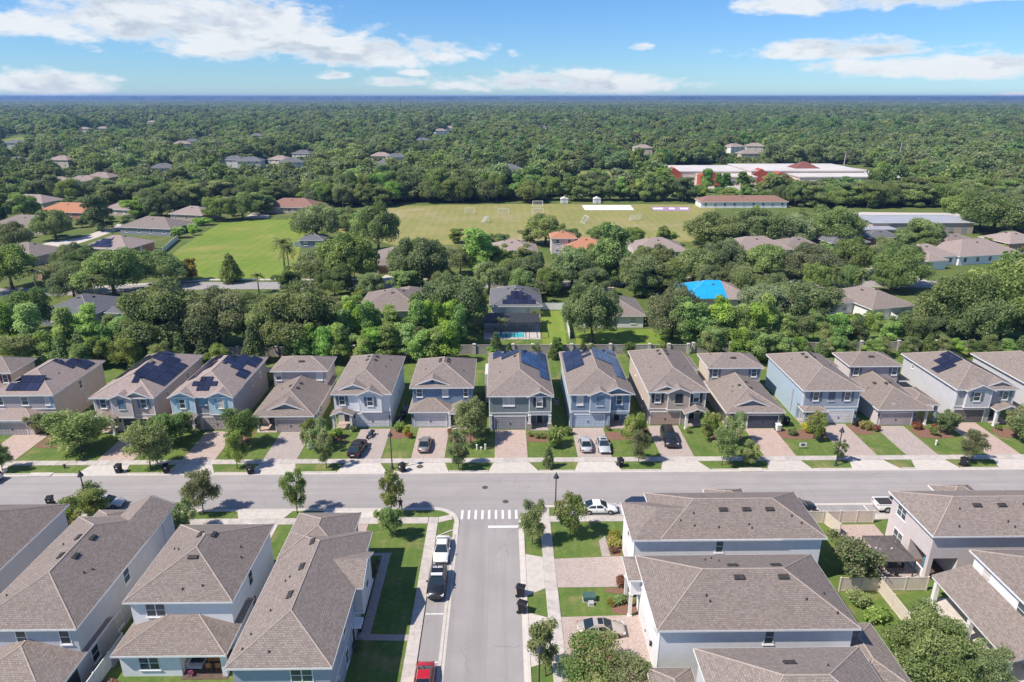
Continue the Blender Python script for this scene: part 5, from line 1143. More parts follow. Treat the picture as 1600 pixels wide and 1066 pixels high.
def car(kind, name, x, y, heading, paint, label, cat='car'):
    """front of the car at local x=0, rear at x=L; heading is the direction the nose points to, degrees from +X"""
    S = CARS[kind]; L = S['L']; root = empty(name, (x, y, 0.02), label, cat, None, R(heading+180))
    def put(mb, nm, m, par=None, sm=False):
        mb.v = [(a-L/2, b, c) for a, b, c in mb.v]; return mb.obj(nm, m, par or root, sm)
    k = S['W']/2
    body = put(MB().loft([ring(a, z0, z1, k*hw/max(q[3] for q in S['low'])) for a, z0, z1, hw in S['low']]), 'body', paint, None, True)
    body.data.set_sharp_from_angle(angle=R(48))
    for wx in S['wb']:
        for sy in (-1, 1): put(MB().face(*[(wx+(S['r']+.07)*math.cos(t*math.pi/8), sy*(k+.004), S['r']+(S['r']+.07)*math.sin(t*math.pi/8)) for t in range(9)]), 'wheel_arch', 'rubber', body)
    c = S['cab']; hb, ht = 0.93*k, c[1][3]
    A, B, C_, D = c
    base = lambda q: [(q[0], -k*0.9, q[1]), (q[0], k*0.9, q[1])]
    # glasshouse: dark windows all round, roof panel and pillars in body colour
    gw = MB().face((A[0], -k*.84, A[1]), (A[0], k*.84, A[1]), (B[0], ht, B[2]), (B[0], -ht, B[2])); put(gw, 'windscreen', 'car_glass', body)
    gr = MB().face((D[0], k*.84, D[2]), (D[0], -k*.84, D[2]), (C_[0], -ht, C_[2]), (C_[0], ht, C_[2])); put(gr, 'rear_window', 'car_glass', body)
    nwin = 2 if kind in ('sedan', 'pickup') else 3
    for sy in (-1, 1):
        tb, te = A[0]+0.25, D[0]-0.12
        for q in range(nwin):
            u0, u1 = q/nwin, (q+1)/nwin
            lo0, lo1 = tb+(te-tb)*u0+0.06, tb+(te-tb)*u1-0.06; hi0 = max(lo0, B[0]+0.06+(C_[0]-B[0])*u0); hi1 = min(lo1, B[0]+(C_[0]-B[0])*u1-0.06) if q == nwin-1 else lo1
            if q == 0: hi0 = B[0]+0.10
            w = MB().face((lo0, sy*(k*.915), A[1]+0.05), (lo1, sy*(k*.915), A[1]+0.06), (hi1, sy*(ht+.035), B[2]-0.07), (hi0, sy*(ht+.035), B[2]-0.07)); put(w, 'side_window', 'car_glass', body)
        put(MB().loft([[(A[0]+.02, sy*k*.90, A[1]-.03), (D[0]-.02, sy*k*.90, D[1]-.03), (C_[0], sy*(ht+.01), C_[2]), (B[0], sy*(ht+.01), B[2])], [(A[0]+.02, sy*k*.80, A[1]-.03), (D[0]-.02, sy*k*.80, D[1]-.03), (C_[0], sy*(ht-.06), C_[2]), (B[0], sy*(ht-.06), B[2])]]), 'pillars', paint, body)
        # lamps, mirrors
        put(MB().box(0.02, 0.30, min(sy*k*.55, sy*k*.9), max(sy*k*.55, sy*k*.9), S['low'][1][2]-0.20, S['low'][1][2]-0.03), 'headlight', 'lamp_clear', body)
        put(MB().box(L-0.16, L+0.005, min(sy*k*.5, sy*k*.86), max(sy*k*.5, sy*k*.86), S['low'][-2][2]-0.24, S['low'][-2][2]-0.06), 'tail_light', 'lamp_red', body)
        mx = A[0]+0.42; put(MB().loft([[(mx, sy*k*.95, A[1]+.04), (mx+.16, sy*k*.95, A[1]+.04), (mx+.16, sy*k*.95, A[1]+.18), (mx, sy*k*.95, A[1]+.18)], [(mx+.02, sy*(k+.14), A[1]+.05), (mx+.14, sy*(k+.14), A[1]+.05), (mx+.14, sy*(k+.14), A[1]+.19), (mx+.02, sy*(k+.14), A[1]+.19)]]), 'mirror', paint, body)
    rf = [[(B[0]-.05, -ht-.02, B[2]-.03), (B[0]-.05, ht+.02, B[2]-.03), (B[0]+.05, ht-.05, B[2]+.03), (B[0]+.05, -ht+.05, B[2]+.03)], [(C_[0]+.05, -ht-.02, C_[2]-.03), (C_[0]+.05, ht+.02, C_[2]-.03), (C_[0]-.05, ht-.05, C_[2]+.03), (C_[0]-.05, -ht+.05, C_[2]+.03)]]
    put(MB().loft(rf), 'roof', paint, body)
    put(MB().box(-0.03, 0.10, -k*.45, k*.45, S['low'][1][1]+0.18, S['low'][1][2]-0.16), 'grille', 'vent_black', body)
    put(MB().box(L-0.02, L+0.02, -0.26, 0.26, 0.62, 0.75), 'number_plate', 'white_trim', body)
    put(MB().box(0.3, L-0.3, -k*.8, k*.8, 0.16, 0.34), 'chassis', 'rubber')
    for sx in (B[0]-.35, (B[0]+C_[0])/2+.05, C_[0]+.15):
        for sy in (-1, 1): put(MB().box(sx-.008, sx+.008, min(sy*k*.985, sy*(k+.006)), max(sy*k*.985, sy*(k+.006)), .38, A[1]-.14), 'door_seam', 'rubber', body)
    if kind == 'pickup':
        put(MB().box(3.62, L-0.10, -k*.80, k*.80, 0.7, 1.194), 'cargo_bed', 'vent_black', body)
        for sy in (-1, 1): put(MB().box(3.55, L, sy*k*.93-.06, sy*k*.93+.06, 1.1, 1.24), 'bed_rail', paint, body)
        put(MB().box(L-0.09, L, -k*.87, k*.87, 1.1, 1.235), 'tailgate', paint, body)
    for wx in S['wb']:
        for sy in (-1, 1):
            r = S['r']; w = MB()
            prof = [(r*.55, -.11), (r*.93, -.115), (r, -.08), (r, .08), (r*.93, .115), (r*.55, .11)]
            w.loft([[(wx+rr*math.cos(t*6.2832/18), sy*(k-.10)+yy, r+rr*math.sin(t*6.2832/18)) for t in range(18)] for rr, yy in prof]); wo = put(w, 'wheel', 'rubber', None, True)
            yo = sy*(k-.10)+sy*.116; put(MB().face(*[(wx+r*.62*math.cos(t*6.2832/14), yo, r+r*.62*math.sin(t*6.2832/14)) for t in range(14)]), 'rim', 'rim', wo)
    return root, put, S
mat('lamp_clear', (0.75, 0.76, 0.78), (0.6, 0.6, 0.62), 8, 0.15); mat('lamp_red', (0.35, 0.02, 0.02), (0.25, 0.015, 0.015), 8, 0.2)
PW = paint_mat('paint_white', (0.80, 0.80, 0.79)); PB = paint_mat('paint_black', (0.012, 0.012, 0.014)); PR = paint_mat('paint_red', (0.45, 0.010, 0.022)); PS = paint_mat('paint_silver', (0.52, 0.53, 0.55), metal=0.15)
PG = paint_mat('paint_grey', (0.24, 0.225, 0.215), metal=0.2); PBE = paint_mat('paint_champagne', (0.47, 0.41, 0.36), metal=0.1); PN = paint_mat('paint_navy', (0.02, 0.03, 0.06)); PT = paint_mat('paint_pale', (0.62, 0.68, 0.69))
car('sedan', 'parked_car', -7.40, 67.9, -90, 'paint_white', 'white sedan parked ahead of the black police SUV')
root, put, S = car('suv', 'police_suv', -7.42, 62.0, -90, 'paint_black', 'black police SUV with white light bar and roof lettering')
put(MB().box(2.05, 2.4, -0.62, 0.62, 1.80, 1.93), 'light_bar', 'paint_white')
put(MB().box(-0.16, -0.04, -0.55, 0.55, 0.5, 0.95), 'push_bumper', 'black_metal')
fc = bpy.data.curves.new('roof_lettering', 'FONT'); fc.body = 'OLEX'; fc.size = 0.44; fc.align_x = 'CENTER'; fc.align_y = 'CENTER'; fc.extrude = 0.004; fc.offset = 0.012
fo = bpy.data.objects.new('roof_lettering', fc); dg = None; COL.objects.link(fo); bpy.context.view_layer.update()
fm = bpy.data.meshes.new_from_object(fo.evaluated_get(bpy.context.evaluated_depsgraph_get())); bpy.data.objects.remove(fo)
lo = mkobj('roof_lettering', fm, 'white_trim', root); lo.location = (3.55-2.5, 0, 1.803); lo.rotation_euler = (0, 0, R(-90))
car('sedan', 'parked_car', -7.42, 48.2, -90, 'paint_red', 'bright red car cut off by the bottom edge')
car('sedan', 'parked_car', 12.3, 76.35, 0, 'paint_white', 'white sedan in the parking bay by the corner house, right of the crosswalk')
car('suv', 'parked_car', 18.3, 76.4, 0, 'paint_navy', 'dark SUV mostly hidden behind a brown roof, only its roof showing')
car('sedan', 'parked_car', 38.4, 76.4, 0, 'paint_black', 'black car nose showing from behind a brown roof')
car('pickup', 'pickup_truck', 51.4, 76.35, 0, 'paint_white', 'white pickup truck with dark cargo bed', 'pickup')
root, put, S = car('sedan', 'parked_car', 9.7, 54.9, 0, 'paint_champagne', 'champagne sedan with sunroof in the paver driveway')
put(MB().box(2.25, 2.75, -0.42, 0.42, 1.455, 1.475), 'sunroof', 'car_glass')
car('sedan', 'parked_car', 12.55, 93.7, 90, 'paint_silver', 'silver sedan with its rear to the street, left of the pair')
root, put, S = car('sedan', 'parked_car', 15.3, 93.4, -90, 'paint_silver', 'silver sedan with sunroof facing the street, right of the pair')
put(MB().box(2.3, 2.8, -0.42, 0.42, 1.455, 1.475), 'sunroof', 'car_glass')
car('bigsuv', 'parked_car', 25.9, 95.4, -92, 'paint_black', 'long black SUV in front of the tan house')
car('suv', 'parked_car', -22.3, 92.7, 84, 'paint_black', 'black SUV with its rear to the street in front of the white house')
car('sedan', 'parked_car', -12.2, 94.0, 90, 'paint_grey', 'grey sedan on the reddish driveway of the medium blue house')
car('suv', 'parked_car', -73.2, 84.9, 172, 'paint_pale', 'pale car cut off by the left edge on the main street')
car('sedan', 'parked_car', -52.6, 78.45, 0, 'paint_silver', 'silver white car at the near kerb behind the dark young tree')
car('suv', 'parked_car', -31.0, 70.6, 90, 'paint_white', 'white car roof peeking over the roof of the patio house')
# motorcycle
def motorcycle(x, y, rz):
    root = empty('motorcycle', (x, y, 0.05), 'blue and black motorcycle in front of the white house garage', 'motorcycle', None, R(rz))
    for u in (-0.72, 0.72):
        w = MB(); w.loft([[(u+rr*math.cos(t*6.2832/18), yy, 0.33+rr*math.sin(t*6.2832/18)) for t in range(18)] for rr, yy in ((.2, -.07), (.31, -.07), (.33, 0), (.31, .07), (.2, .07))]); wo = w.obj('wheel', 'rubber', root)
        MB().lathe([(0.2, -0.05), (0.2, 0.05)], 12).xf(Matrix.Translation((u, 0, .33)) @ Matrix.Rotation(R(90), 4, 'X')).obj('rim', 'rim', wo)
    MB().loft([[(-.55, -.16, .45), (-.55, .16, .45), (-.55, .1, .8), (-.55, -.1, .8)], [(0, -.22, .35), (0, .22, .35), (0, .2, .95), (0, -.2, .95)], [(.5, -.12, .6), (.5, .12, .6), (.5, .1, .9), (.5, -.1, .9)]]).obj('tank', 'paint_blue', root)
    MB().loft([[(-.95, -.12, .78), (-.95, .12, .78), (-.95, .1, .9), (-.95, -.1, .9)], [(-.2, -.18, .74), (-.2, .18, .74), (-.2, .15, .86), (-.2, -.15, .86)]]).obj('seat', 'rubber', root)
    MB().tube([(.72, .09, .33), (.45, .09, 1.05)], [.03, .03], 6).tube([(.72, -.09, .33), (.45, -.09, 1.05)], [.03, .03], 6).obj('fork', 'rim', root)
    MB().tube([(.3, -.42, 1.08), (.45, -.15, 1.07), (.45, .15, 1.07), (.3, .42, 1.08)], [.025]*4, 6).obj('handlebar', 'black_metal', root)
    MB().box(-.35, .3, -.17, .17, .25, .5).obj('engine', 'iron', root); MB().box(.5, .62, -.12, .12, .82, 1.02).obj('headlight', 'lamp_clear', root)
    MB().box(-1.15, -.75, -.32, -.14, .5, .8).box(-1.15, -.75, .14, .32, .5, .8).obj('pannier', 'rubber', root)
paint_mat('paint_blue', (0.02, 0.10, 0.18)); motorcycle(-21.3, 97.3, 250)

# ------------------------------------------------------------------ street furniture
def bin_proto():
    root = empty('wheelie_bin', (0, 0, 0), 'x', 'bin')
    MB().loft([[(-.25, -.28, .08), (.25, -.28, .08), (.25, .26, .08), (-.25, .26, .08)], [(-.31, -.36, 1.0), (.31, -.36, 1.0), (.31, .34, 1.0), (-.31, .34, 1.0)]]).obj('body', 'bin_plastic', root)
    MB().loft([[(-.34, -.41, 1.002), (.34, -.41, 1.002), (.34, .38, 1.002), (-.34, .38, 1.002)], [(-.33, -.40, 1.05), (.33, -.40, 1.05), (.33, .37, 1.09), (-.33, .37, 1.09)], [(-.24, -.30, 1.10), (.24, -.30, 1.10), (.24, .28, 1.13), (-.24, .28, 1.13)]]).obj('lid', 'bin_plastic', root)
    MB().tube([(-.28, .44, .98), (.28, .44, .98)], [.025, .025], 6).obj('handle', 'bin_plastic', root)
    for sx in (-1, 1): MB().lathe([(.14, -.04), (.14, .04)], 12).xf(Matrix.Translation((sx*.30, .30, .14)) @ Matrix.Rotation(R(90), 4, 'Y')).obj('wheel', 'rubber', root)
    MB().box(-.1, .1, -.375, -.352, .72, .86).obj('sticker', 'white_trim', root)
    return root
BINS = [(-60.0, 78.6, 15, 'black bin at the near kerb left of the flowering crape myrtle'), (-55.4, 86.9, 0, 'black bin on the apron before the navy garage'), (-48.6, 86.8, 20, 'black bin in tree shade at the far kerb'),
        (-36.4, 86.4, 8, 'black bin alone at the kerb before the beige split house'), (-14.7, 86.7, -40, 'tipped looking black bin at the foot of the lamp by the white house'), (17.0, 87.7, 15, 'black bin on the grass verge right of the two silver cars'),
        (1.75, 60.4, 75, 'upper of the two black bins at the side street kerb'), (1.85, 57.9, 70, 'lower of the two black bins at the side street kerb'), (67.3, 87.2, 20, 'black bin below the young tree at the far right'),
        (46.6, 100.9, 0, 'black bin beside the navy garage of the cream split house'), (57.9, 100.2, 10, 'black bin at the corner of the white garage door'), (-17.2, 101.8, 0, 'black bin at the side wall of the white house'), (-16.9, 104.0, 0, 'black bin farther back along the white house'), (59.6, 105.2, 0, 'grey bin in the shade beside the powder blue house')]
bp = bin_proto()
for i, (x, y, rz, lb) in enumerate(BINS):
    o = bp if i == 0 else copy_tree(bp)
    o.location = (x, y, 0.05); o.rotation_euler = (0, 0, R(rz)); o.scale = (1.22, 1.22, 1.18); o['label'] = lb; o['group'] = 'wheeled refuse bins'
b2 = copy_tree(bp); b2.location = (44.35, 98.6, 0.05); b2.rotation_euler = (0, 0, R(5)); b2['label'] = 'pale grey bin in front of the navy garage'; b2['group'] = 'wheeled refuse bins'; b2.scale = (1.2, 1.1, 1.15)
for c in b2.children:
    if c.name.startswith(('body', 'lid')): c.data = c.data.copy(); c.data.materials[0] = MATS['vinyl_white']
def lamp_proto():
    root = empty('street_lamp', (0, 0, 0), 'x', 'street lamp')
    MB().lathe([(.24, 0), (.24, .12), (.15, .30), (.10, .75), (.075, 1.2), (.062, 5.3), (.09, 5.34), (.06, 5.42)], 10).obj('post', 'black_metal', root)
    hd = MB().lathe([(.10, 5.42), (.30, 5.50), (.34, 5.55), (.12, 6.05), (.05, 6.15), (.04, 6.32), (.0, 6.36)], 8).obj('lantern_roof', 'black_metal', root)
    MB().lathe([(.14, 5.40), (.26, 5.47), (.26, 5.495), (.1, 5.498)], 8).obj('lamp_glass', 'lamp_clear', hd)
    return root
lp = lamp_proto()
for i, (x, y, hs, lb) in enumerate([(6.6, 77.55-2.0, 1.0, 'dark lamp post at the corner in front of the crosswalk tree'), (-16.25, 87.5, 0.97, 'dark lamp post on the far verge before the white house'), (-53.6, 76.3, 1.05, 'dark lamp post in front of the silver car at the near kerb'),
                                    (48.7, 87.6, 1.0, 'dark lamp post on the far verge before the powder blue house'), (3.05, 47.2, 0.95, 'lamp post with round lantern near the bottom edge behind the verge tree')]):
    o = lp if i == 0 else copy_tree(lp)
    o.location = (x, y, 0); o.scale = (1.15, 1.15, hs); o['label'] = lb; o['group'] = 'black street lamps'
mat('box_green', (0.06, 0.13, 0.11), (0.05, 0.10, 0.09), 3, 0.6)
def boxy(name, x, y, w, d, h, m, label, cat, lid=0.04, rz=0):
    root = empty(name, (x, y, 0), label, cat, None, R(rz))
    MB().box(-w/2-.06, w/2+.06, -d/2-.06, d/2+.06, -.03, .06).obj('base', 'concrete', root)
    MB().loft([[(-w/2, -d/2, .061), (w/2, -d/2, .061), (w/2, d/2, .061), (-w/2, d/2, .061)], [(-w/2, -d/2, h*.8), (w/2, -d/2, h*.8), (w/2, d/2, h), (-w/2, d/2, h)]]).obj('cabinet', m, root)
    MB().box(-w*.45, w*.45, -d/2-.03, -d/2-.001, .12, h*.7).obj('door', m, root); return root
boxy('utility_box', 9.1, 59.7, 1.3, .75, .75, 'box_green', 'green utility cabinet on the lawn above the champagne sedan', 'utility box'); boxy('utility_box', 9.2, 58.9, .55, .4, .45, 'st_grey', 'small grey pedestal beside the green utility cabinet', 'utility box')
boxy('utility_box', -29.5, 94.3, 1.5, .9, .8, 'vinyl_white', 'pale utility cabinet on the lawn left of the black SUV', 'utility box')
for x, h, lb in ((-4.15, .9, 'left white utility pipe on the lawn before the sage house'), (-3.5, .45, 'short middle white utility pipe on the lawn before the sage house'), (-2.85, 1.0, 'right white utility pipe on the lawn before the sage house'), (65.9+1.2, .9, 'white utility pipe on the lawn between the last two driveways')):
    y = 93.1 if x < 0 else 93.6
    tag(MB().lathe([(.13, 0), (.13, h*.8), (.17, h*.82), (.17, h*.93), (.05, h)], 9, (x, y)).obj('utility_pipe', 'vinyl_white'), lb, 'pipe')
tag(MB().lathe([(.15, 0), (.13, .1), (.13, .5), (.18, .55), (.14, .66), (.04, .76)], 10, (-64.0, 88.3)).box(-64.28, -63.72, 88.24, 88.36, .36, .48).obj('fire_hydrant', 'iron'), 'dark fire hydrant on the grass verge at the left', 'hydrant')
o = empty('yard_sign', (45.9, 92.7, 0), 'small arched sign on the lawn near the leaning lamp post', 'sign'); MB().box(-.55, .55, -.03, .03, .35, 1.0).obj('panel', 'white_trim', o); MB().box(-.3, .3, -.036, -.031, .5, .9).obj('print', 'iron', o)
for sx in (-.45, .45): MB().box(sx-.02, sx+.02, -.02, .02, 0, .36).obj('stake', 'black_metal', o)
tag(MB().lathe([(.5, .046), (.5, .056), (.06, .056)], 16, (-12.3, 88.0)).obj('manhole_cover', 'iron'), 'round iron cover in the apron of the medium blue house', 'cover')
# storm drains in the far kerb
for x in (-66.3, 35.8): structure(MB().box(x-1.6, x+1.6, 86.0, 86.9, -.05, .14).box(x-1.3, x+1.3, 85.97, 86.03, .0, .1).obj('storm_drain', 'concrete'))

# ------------------------------------------------------------------ fences and the boundary wall
def fence(pts, label, m='vinyl', h=1.75, span=2.4, post=0.13):
    root = empty('fence', (pts[0][0], pts[0][1], 0), label, 'fence'); o = Vector((*pts[0], 0))
    for a, b in zip(pts[:-1], pts[1:]):
        a, b = Vector((*a, 0))-o, Vector((*b, 0))-o; L = (b-a).length; n = max(1, round(L/span)); d = (b-a)/n; M0 = Matrix.Rotation(math.atan2(d.y, d.x), 4, 'Z')
        for k in range(n):
            w = d.length-post; p = MB().box(post/2, post/2+w, -.022, .022, .05, h-.06).box(post/2, post/2+w, -.04, .04, h-.06, h+.02).box(post/2, post/2+w, -.04, .04, .05, .18)
            for q in range(1, int(w/.3)): p.box(post/2+q*.3-.008, post/2+q*.3+.008, -.03, .03, .19, h-.07)
            p.xf(Matrix.Translation(a+d*k) @ M0).obj('panel', m, root)
        for k in range(n+1):
            c = a+d*k; MB().box(c.x-post/2, c.x+post/2, c.y-post/2, c.y+post/2, -.05, h+.08).loft([[(c.x-.09, c.y-.09, h+.081), (c.x+.09, c.y-.09, h+.081), (c.x+.09, c.y+.09, h+.081), (c.x-.09, c.y+.09, h+.081)], [(c.x-.01, c.y-.01, h+.17), (c.x+.01, c.y-.01, h+.17), (c.x+.01, c.y+.01, h+.17), (c.x-.01, c.y+.01, h+.17)]]).obj('post', m, root)
    return root
fence([(38.2, 73.3), (46.8, 73.3)], 'cream vinyl fence along the parking bay between two brown roofs'); fence([(40.6, 73.2), (41.2, 70.6)], 'short cream fence return beside the flowering back yard tree')
fence([(36.6, 60.7), (46.2, 60.7)], 'cream vinyl fence crossing the back yards below the broken canopy'); fence([(40.9, 60.6), (41.1, 50)], 'cream fence running down between the bottom right yards')
fence([(41.3, 61.0), (41.6, 65.0)], 'short cream fence beside the broken canopy')
fence([(-37.5, 41.5), (-37.3, 53.5)], 'pale fence between the patio house and its left neighbour', 'vinyl_white')
fence([(71.2, 119.3), (73.4, 119.3)], 'short cream fence behind the lilac grey split house'); fence([(84.5, 121.5), (92.0, 121.5), (89.6, 108.0)], 'cream fence around the yard behind the pale grey house'); fence([(92.2, 121.5), (106, 121.5)], 'cream fence at the right edge behind the last yard')
mat('wall_cap', (0.52, 0.49, 0.45), (0.45, 0.42, 0.39), 1.0, 0.9)
def boundary(x0, x1, y0, y1, label, span=4.05):
    n = max(1, round((x1-x0)/span)); root = empty('boundary_wall', (x0, y0, 0), label, 'wall'); dx, dy = (x1-x0)/n, (y1-y0)/n
    for k in range(n): MB().box(k*dx+.3, (k+1)*dx-.3, k*dy-.09, k*dy+.09, -.05, 1.95).box(k*dx+.3, (k+1)*dx-.3, k*dy-.12, k*dy+.12, 1.951, 2.05).obj('panel', 'wall_block', root)
    for k in range(n+1): MB().box(k*dx-.3, k*dx+.3, k*dy-.3, k*dy+.3, -.05, 2.2).loft([[(k*dx-.36, k*dy-.36, 2.2), (k*dx+.36, k*dy-.36, 2.2), (k*dx+.36, k*dy+.36, 2.2), (k*dx-.36, k*dy+.36, 2.2)], [(k*dx-.36, k*dy-.36, 2.28), (k*dx+.36, k*dy-.36, 2.28), (k*dx+.36, k*dy+.36, 2.28), (k*dx-.36, k*dy+.36, 2.28)], [(k*dx-.1, k*dy-.1, 2.4), (k*dx+.1, k*dy-.1, 2.4), (k*dx+.1, k*dy+.1, 2.4), (k*dx-.1, k*dy+.1, 2.4)]]).obj('pillar', 'wall_cap', root)
boundary(-10.2, 38.8, 134.4, 134.0, 'grey boundary wall with pillars behind the middle houses'); boundary(40.0, 116, 134.6, 135.9, 'grey boundary wall behind the houses at the right'); boundary(-95, -11.2, 133.2, 134.0, 'grey boundary wall half hidden by trees at the left')

# ------------------------------------------------------------------ person at the kerb
def person():
    root = empty('person', (-13.55, 77.0, 0.02), 'person in dark clothes standing in the street near the crosswalk, arms bent', 'person', None, R(200))
    def skin(name, verts, edges, rad, m, par):
        me = bpy.data.meshes.new(name); me.from_pydata(verts, edges, []); o = mkobj(name, me, m, par)
        o.modifiers.new('skin', 'SKIN'); 
        for i, r in enumerate(rad): me.skin_vertices[0].data[i].radius = (r, r*0.85) if r > .1 else (r, r)
        me.skin_vertices[0].data[0].use_root = True
        sb = o.modifiers.new('sub', 'SUBSURF'); sb.levels = sb.render_levels = 2; return o
    V = [(0,0,.95),(0,.01,1.15),(0,.0,1.38),(0,.01,1.50),(0,.03,1.60),(0,.03,1.72),(-.19,0,1.40),(-.26,.08,1.14),(-.10,.30,1.18),(.19,0,1.40),(.26,.08,1.14),(.10,.30,1.18),(-.11,0,.88),(-.13,.02,.48),(-.14,-.02,.07),(-.14,.14,.03),(.11,0,.88),(.13,.02,.48),(.14,-.02,.07),(.14,.14,.03)]
    E = [(0,1),(1,2),(2,3),(3,4),(4,5),(2,6),(6,7),(7,8),(2,9),(9,10),(10,11),(0,12),(12,13),(13,14),(14,15),(0,16),(16,17),(17,18),(18,19)]
    rd = [.14,.13,.15,.06,.09,.075,.075,.052,.036,.075,.052,.036,.10,.07,.045,.04,.10,.07,.045,.04]
    body = skin('body', V, E, rd, 'skin_tone', root)
    S = [0,1,2,6,7,9,10]; mp = {v: i for i, v in enumerate(S)}
    skin('shirt', [V[i] for i in S], [(mp[a], mp[b]) for a, b in E if a in mp and b in mp], [rd[i]*1.14+.008 for i in S], 'cloth_dark', root)
    S = [0,12,13,14,16,17,18]; mp = {v: i for i, v in enumerate(S)}
    skin('trousers', [V[i] for i in S], [(mp[a], mp[b]) for a, b in E if a in mp and b in mp], [rd[i]*1.16+.01 for i in S], 'cloth_grey', root)
    MB().lathe([(.10, 1.70), (.105, 1.74), (.08, 1.80), (.02, 1.825)], 10, (0, .02)).obj('hair', 'rubber', root)
    for sx in (-1, 1):   # hands: palm, four fingers and a thumb closing on the held thing
        h = MB(); bx, by, bz = sx*.085, .33, 1.185
        h.box(bx-.035, bx+.035, by-.03, by+.045, bz-.018, bz+.018)
        for q in range(4): h.tube([(bx-.026+q*.0175, by+.04, bz), (bx-.026+q*.0175-sx*.015, by+.075-.004*abs(q-1), bz-.01), (bx-.026+q*.0175-sx*.03, by+.08, bz-.035)], [.0085, .008, .006], 5)
        h.tube([(bx-sx*.03, by-.01, bz+.01), (bx-sx*.055, by+.02, bz+.02)], [.011, .008], 5); h.obj('hand', 'skin_tone', root)
    for sx in (-1, 1): MB().loft([[(sx*.14-.05, -.09, 0), (sx*.14+.05, -.09, 0), (sx*.14+.05, -.09, .09), (sx*.14-.05, -.09, .09)], [(sx*.14-.055, .06, 0), (sx*.14+.055, .06, 0), (sx*.14+.045, .06, .09), (sx*.14-.045, .06, .09)], [(sx*.14-.04, .19, 0), (sx*.14+.04, .19, 0), (sx*.14+.03, .19, .05), (sx*.14-.03, .19, .05)]]).obj('shoe', 'rubber', root)
    c = empty('remote_controller', (-13.55, 77.0, 0.02), 'dark hand held controller held by the standing person', 'controller', None, R(200)); MB().box(-.09, .09, .355, .43, 1.15, 1.18).obj('casing', 'rubber', c); MB().box(-.08, .08, .36, .372, 1.181, 1.27).obj('screen', 'screen', c)
mat('skin_tone', (0.45, 0.27, 0.19), (0.40, 0.235, 0.165), 4, 0.6); mat('cloth_dark', (0.030, 0.032, 0.038), (0.045, 0.045, 0.05), 6, 0.9); mat('cloth_grey', (0.06, 0.065, 0.08), (0.045, 0.05, 0.06), 6, 0.9)
person()

# ------------------------------------------------------------------ back yard things at the bottom
mat('canopy_cloth', (0.13, 0.115, 0.105), (0.09, 0.08, 0.075), 2.5, 0.9, spots=((0.6, 0.57, 0.53), 0.66, 0.70, 2.4, 0.9))
o = empty('garden_canopy', (44.1, 65.0, 0), 'torn dark canopy on posts over the patio between brown roofs', 'canopy')
MB().loft([[(-1.9, -2.2, 2.2), (1.9, -2.2, 2.2), (1.9, 2.6, 2.2), (-1.9, 2.6, 2.2)], [(-.5, -.4, 2.75), (.5, -.4, 2.75), (.5, .6, 2.75), (-.5, .6, 2.75)]]).obj('canopy_top', 'canopy_cloth', o)
for sx in (-1.8, 1.8):
    for sy in (-2.1, 2.5): MB().box(sx-.05, sx+.05, sy-.05, sy+.05, 0, 2.25).obj('post', 'black_metal', o)
slabpoly('patio', [(41.3, 66.8), (46.8, 66.8), (46.8, 72.9), (41.3, 72.9)], 0.045, 'pavers'); slabpoly('patio', [(42.0, 61.2), (46.8, 61.2), (46.8, 66.78), (42.0, 66.78)], 0.045, 'pavers')
def chair(x, y, rz, m, label, s=1.0):
    o = empty('patio_chair', (x, y, .07), label, 'chair', None, R(rz)); o.scale = (s, s, s)
    MB().box(-.24, .24, -.24, .24, .40, .45).obj('seat', m, o); MB().box(-.24, .24, .20, .25, .455, .95).obj('backrest', m, o)
    for a in (-.2, .2):
        for b in (-.2, .2): MB().box(a-.02, a+.02, b-.02, b+.02, 0, .40).obj('leg', m, o)
def table(x, y, m, label, w=1.5, d=.9):
    o = empty('patio_table', (x, y, .07), label, 'table'); MB().box(-w/2, w/2, -d/2, d/2, .70, .75).obj('table_top', m, o)
    for a in (-1, 1):
        for b in (-1, 1): MB().box(a*(w/2-.08)-.03, a*(w/2-.08)+.03, b*(d/2-.08)-.03, b*(d/2-.08)+.03, 0, .70).obj('leg', m, o)
mat('wood_orange', (0.42, 0.20, 0.08), (0.32, 0.14, 0.055), 4, 0.6); mat('pink', (0.70, 0.16, 0.26), (0.6, 0.13, 0.22), 3, 0.6)
table(-27.4, 51.4, 'wood_orange', 'orange brown wooden table under the covered patio')
for i, (dx, dy, rz, lb) in enumerate(((-.45, -.75, 180, 'wooden chair left in front of the patio table'), (.45, -.75, 180, 'wooden chair right in front of the patio table'), (-.45, .75, 0, 'wooden chair behind the patio table, left'), (.45, .75, 0, 'wooden chair behind the patio table, right'))): chair(-27.4+dx, 51.4+dy, rz, 'wood_orange', lb)
chair(-29.3, 49.9, 200, 'pink', 'small pink chair at the edge of the covered patio', .8)
o = empty('garden_sofa', (-29.3, 51.4, .07), 'pale outdoor sofa with dark cushions under the covered patio', 'sofa'); MB().box(-.7, .7, -.8, .8, .1, .42).obj('base', 'st_lgrey', o); MB().box(-.7, -.5, -.8, .8, .421, .85).obj('backrest', 'st_lgrey', o); MB().box(-.48, .6, -.35, .4, .421, .6).obj('cushion', 'cloth_dark', o); MB().box(-.48, .6, .42, .75, .421, .58).obj('cushion', 'cloth_dark', o)
o = empty('firewood_stack', (-36.2, 48.4, 0), 'heap of brown boards beside the pale fence', 'boards')
for k in range(7): MB().box(-.5+k*.04, .5-k*.03, -.9, .9, .05+.07*k, .11+.07*k).xf(Matrix.Rotation(R(k*9-20), 4, 'Z')).obj('board', 'wood_orange' if k % 2 else 'deck_brown', o)
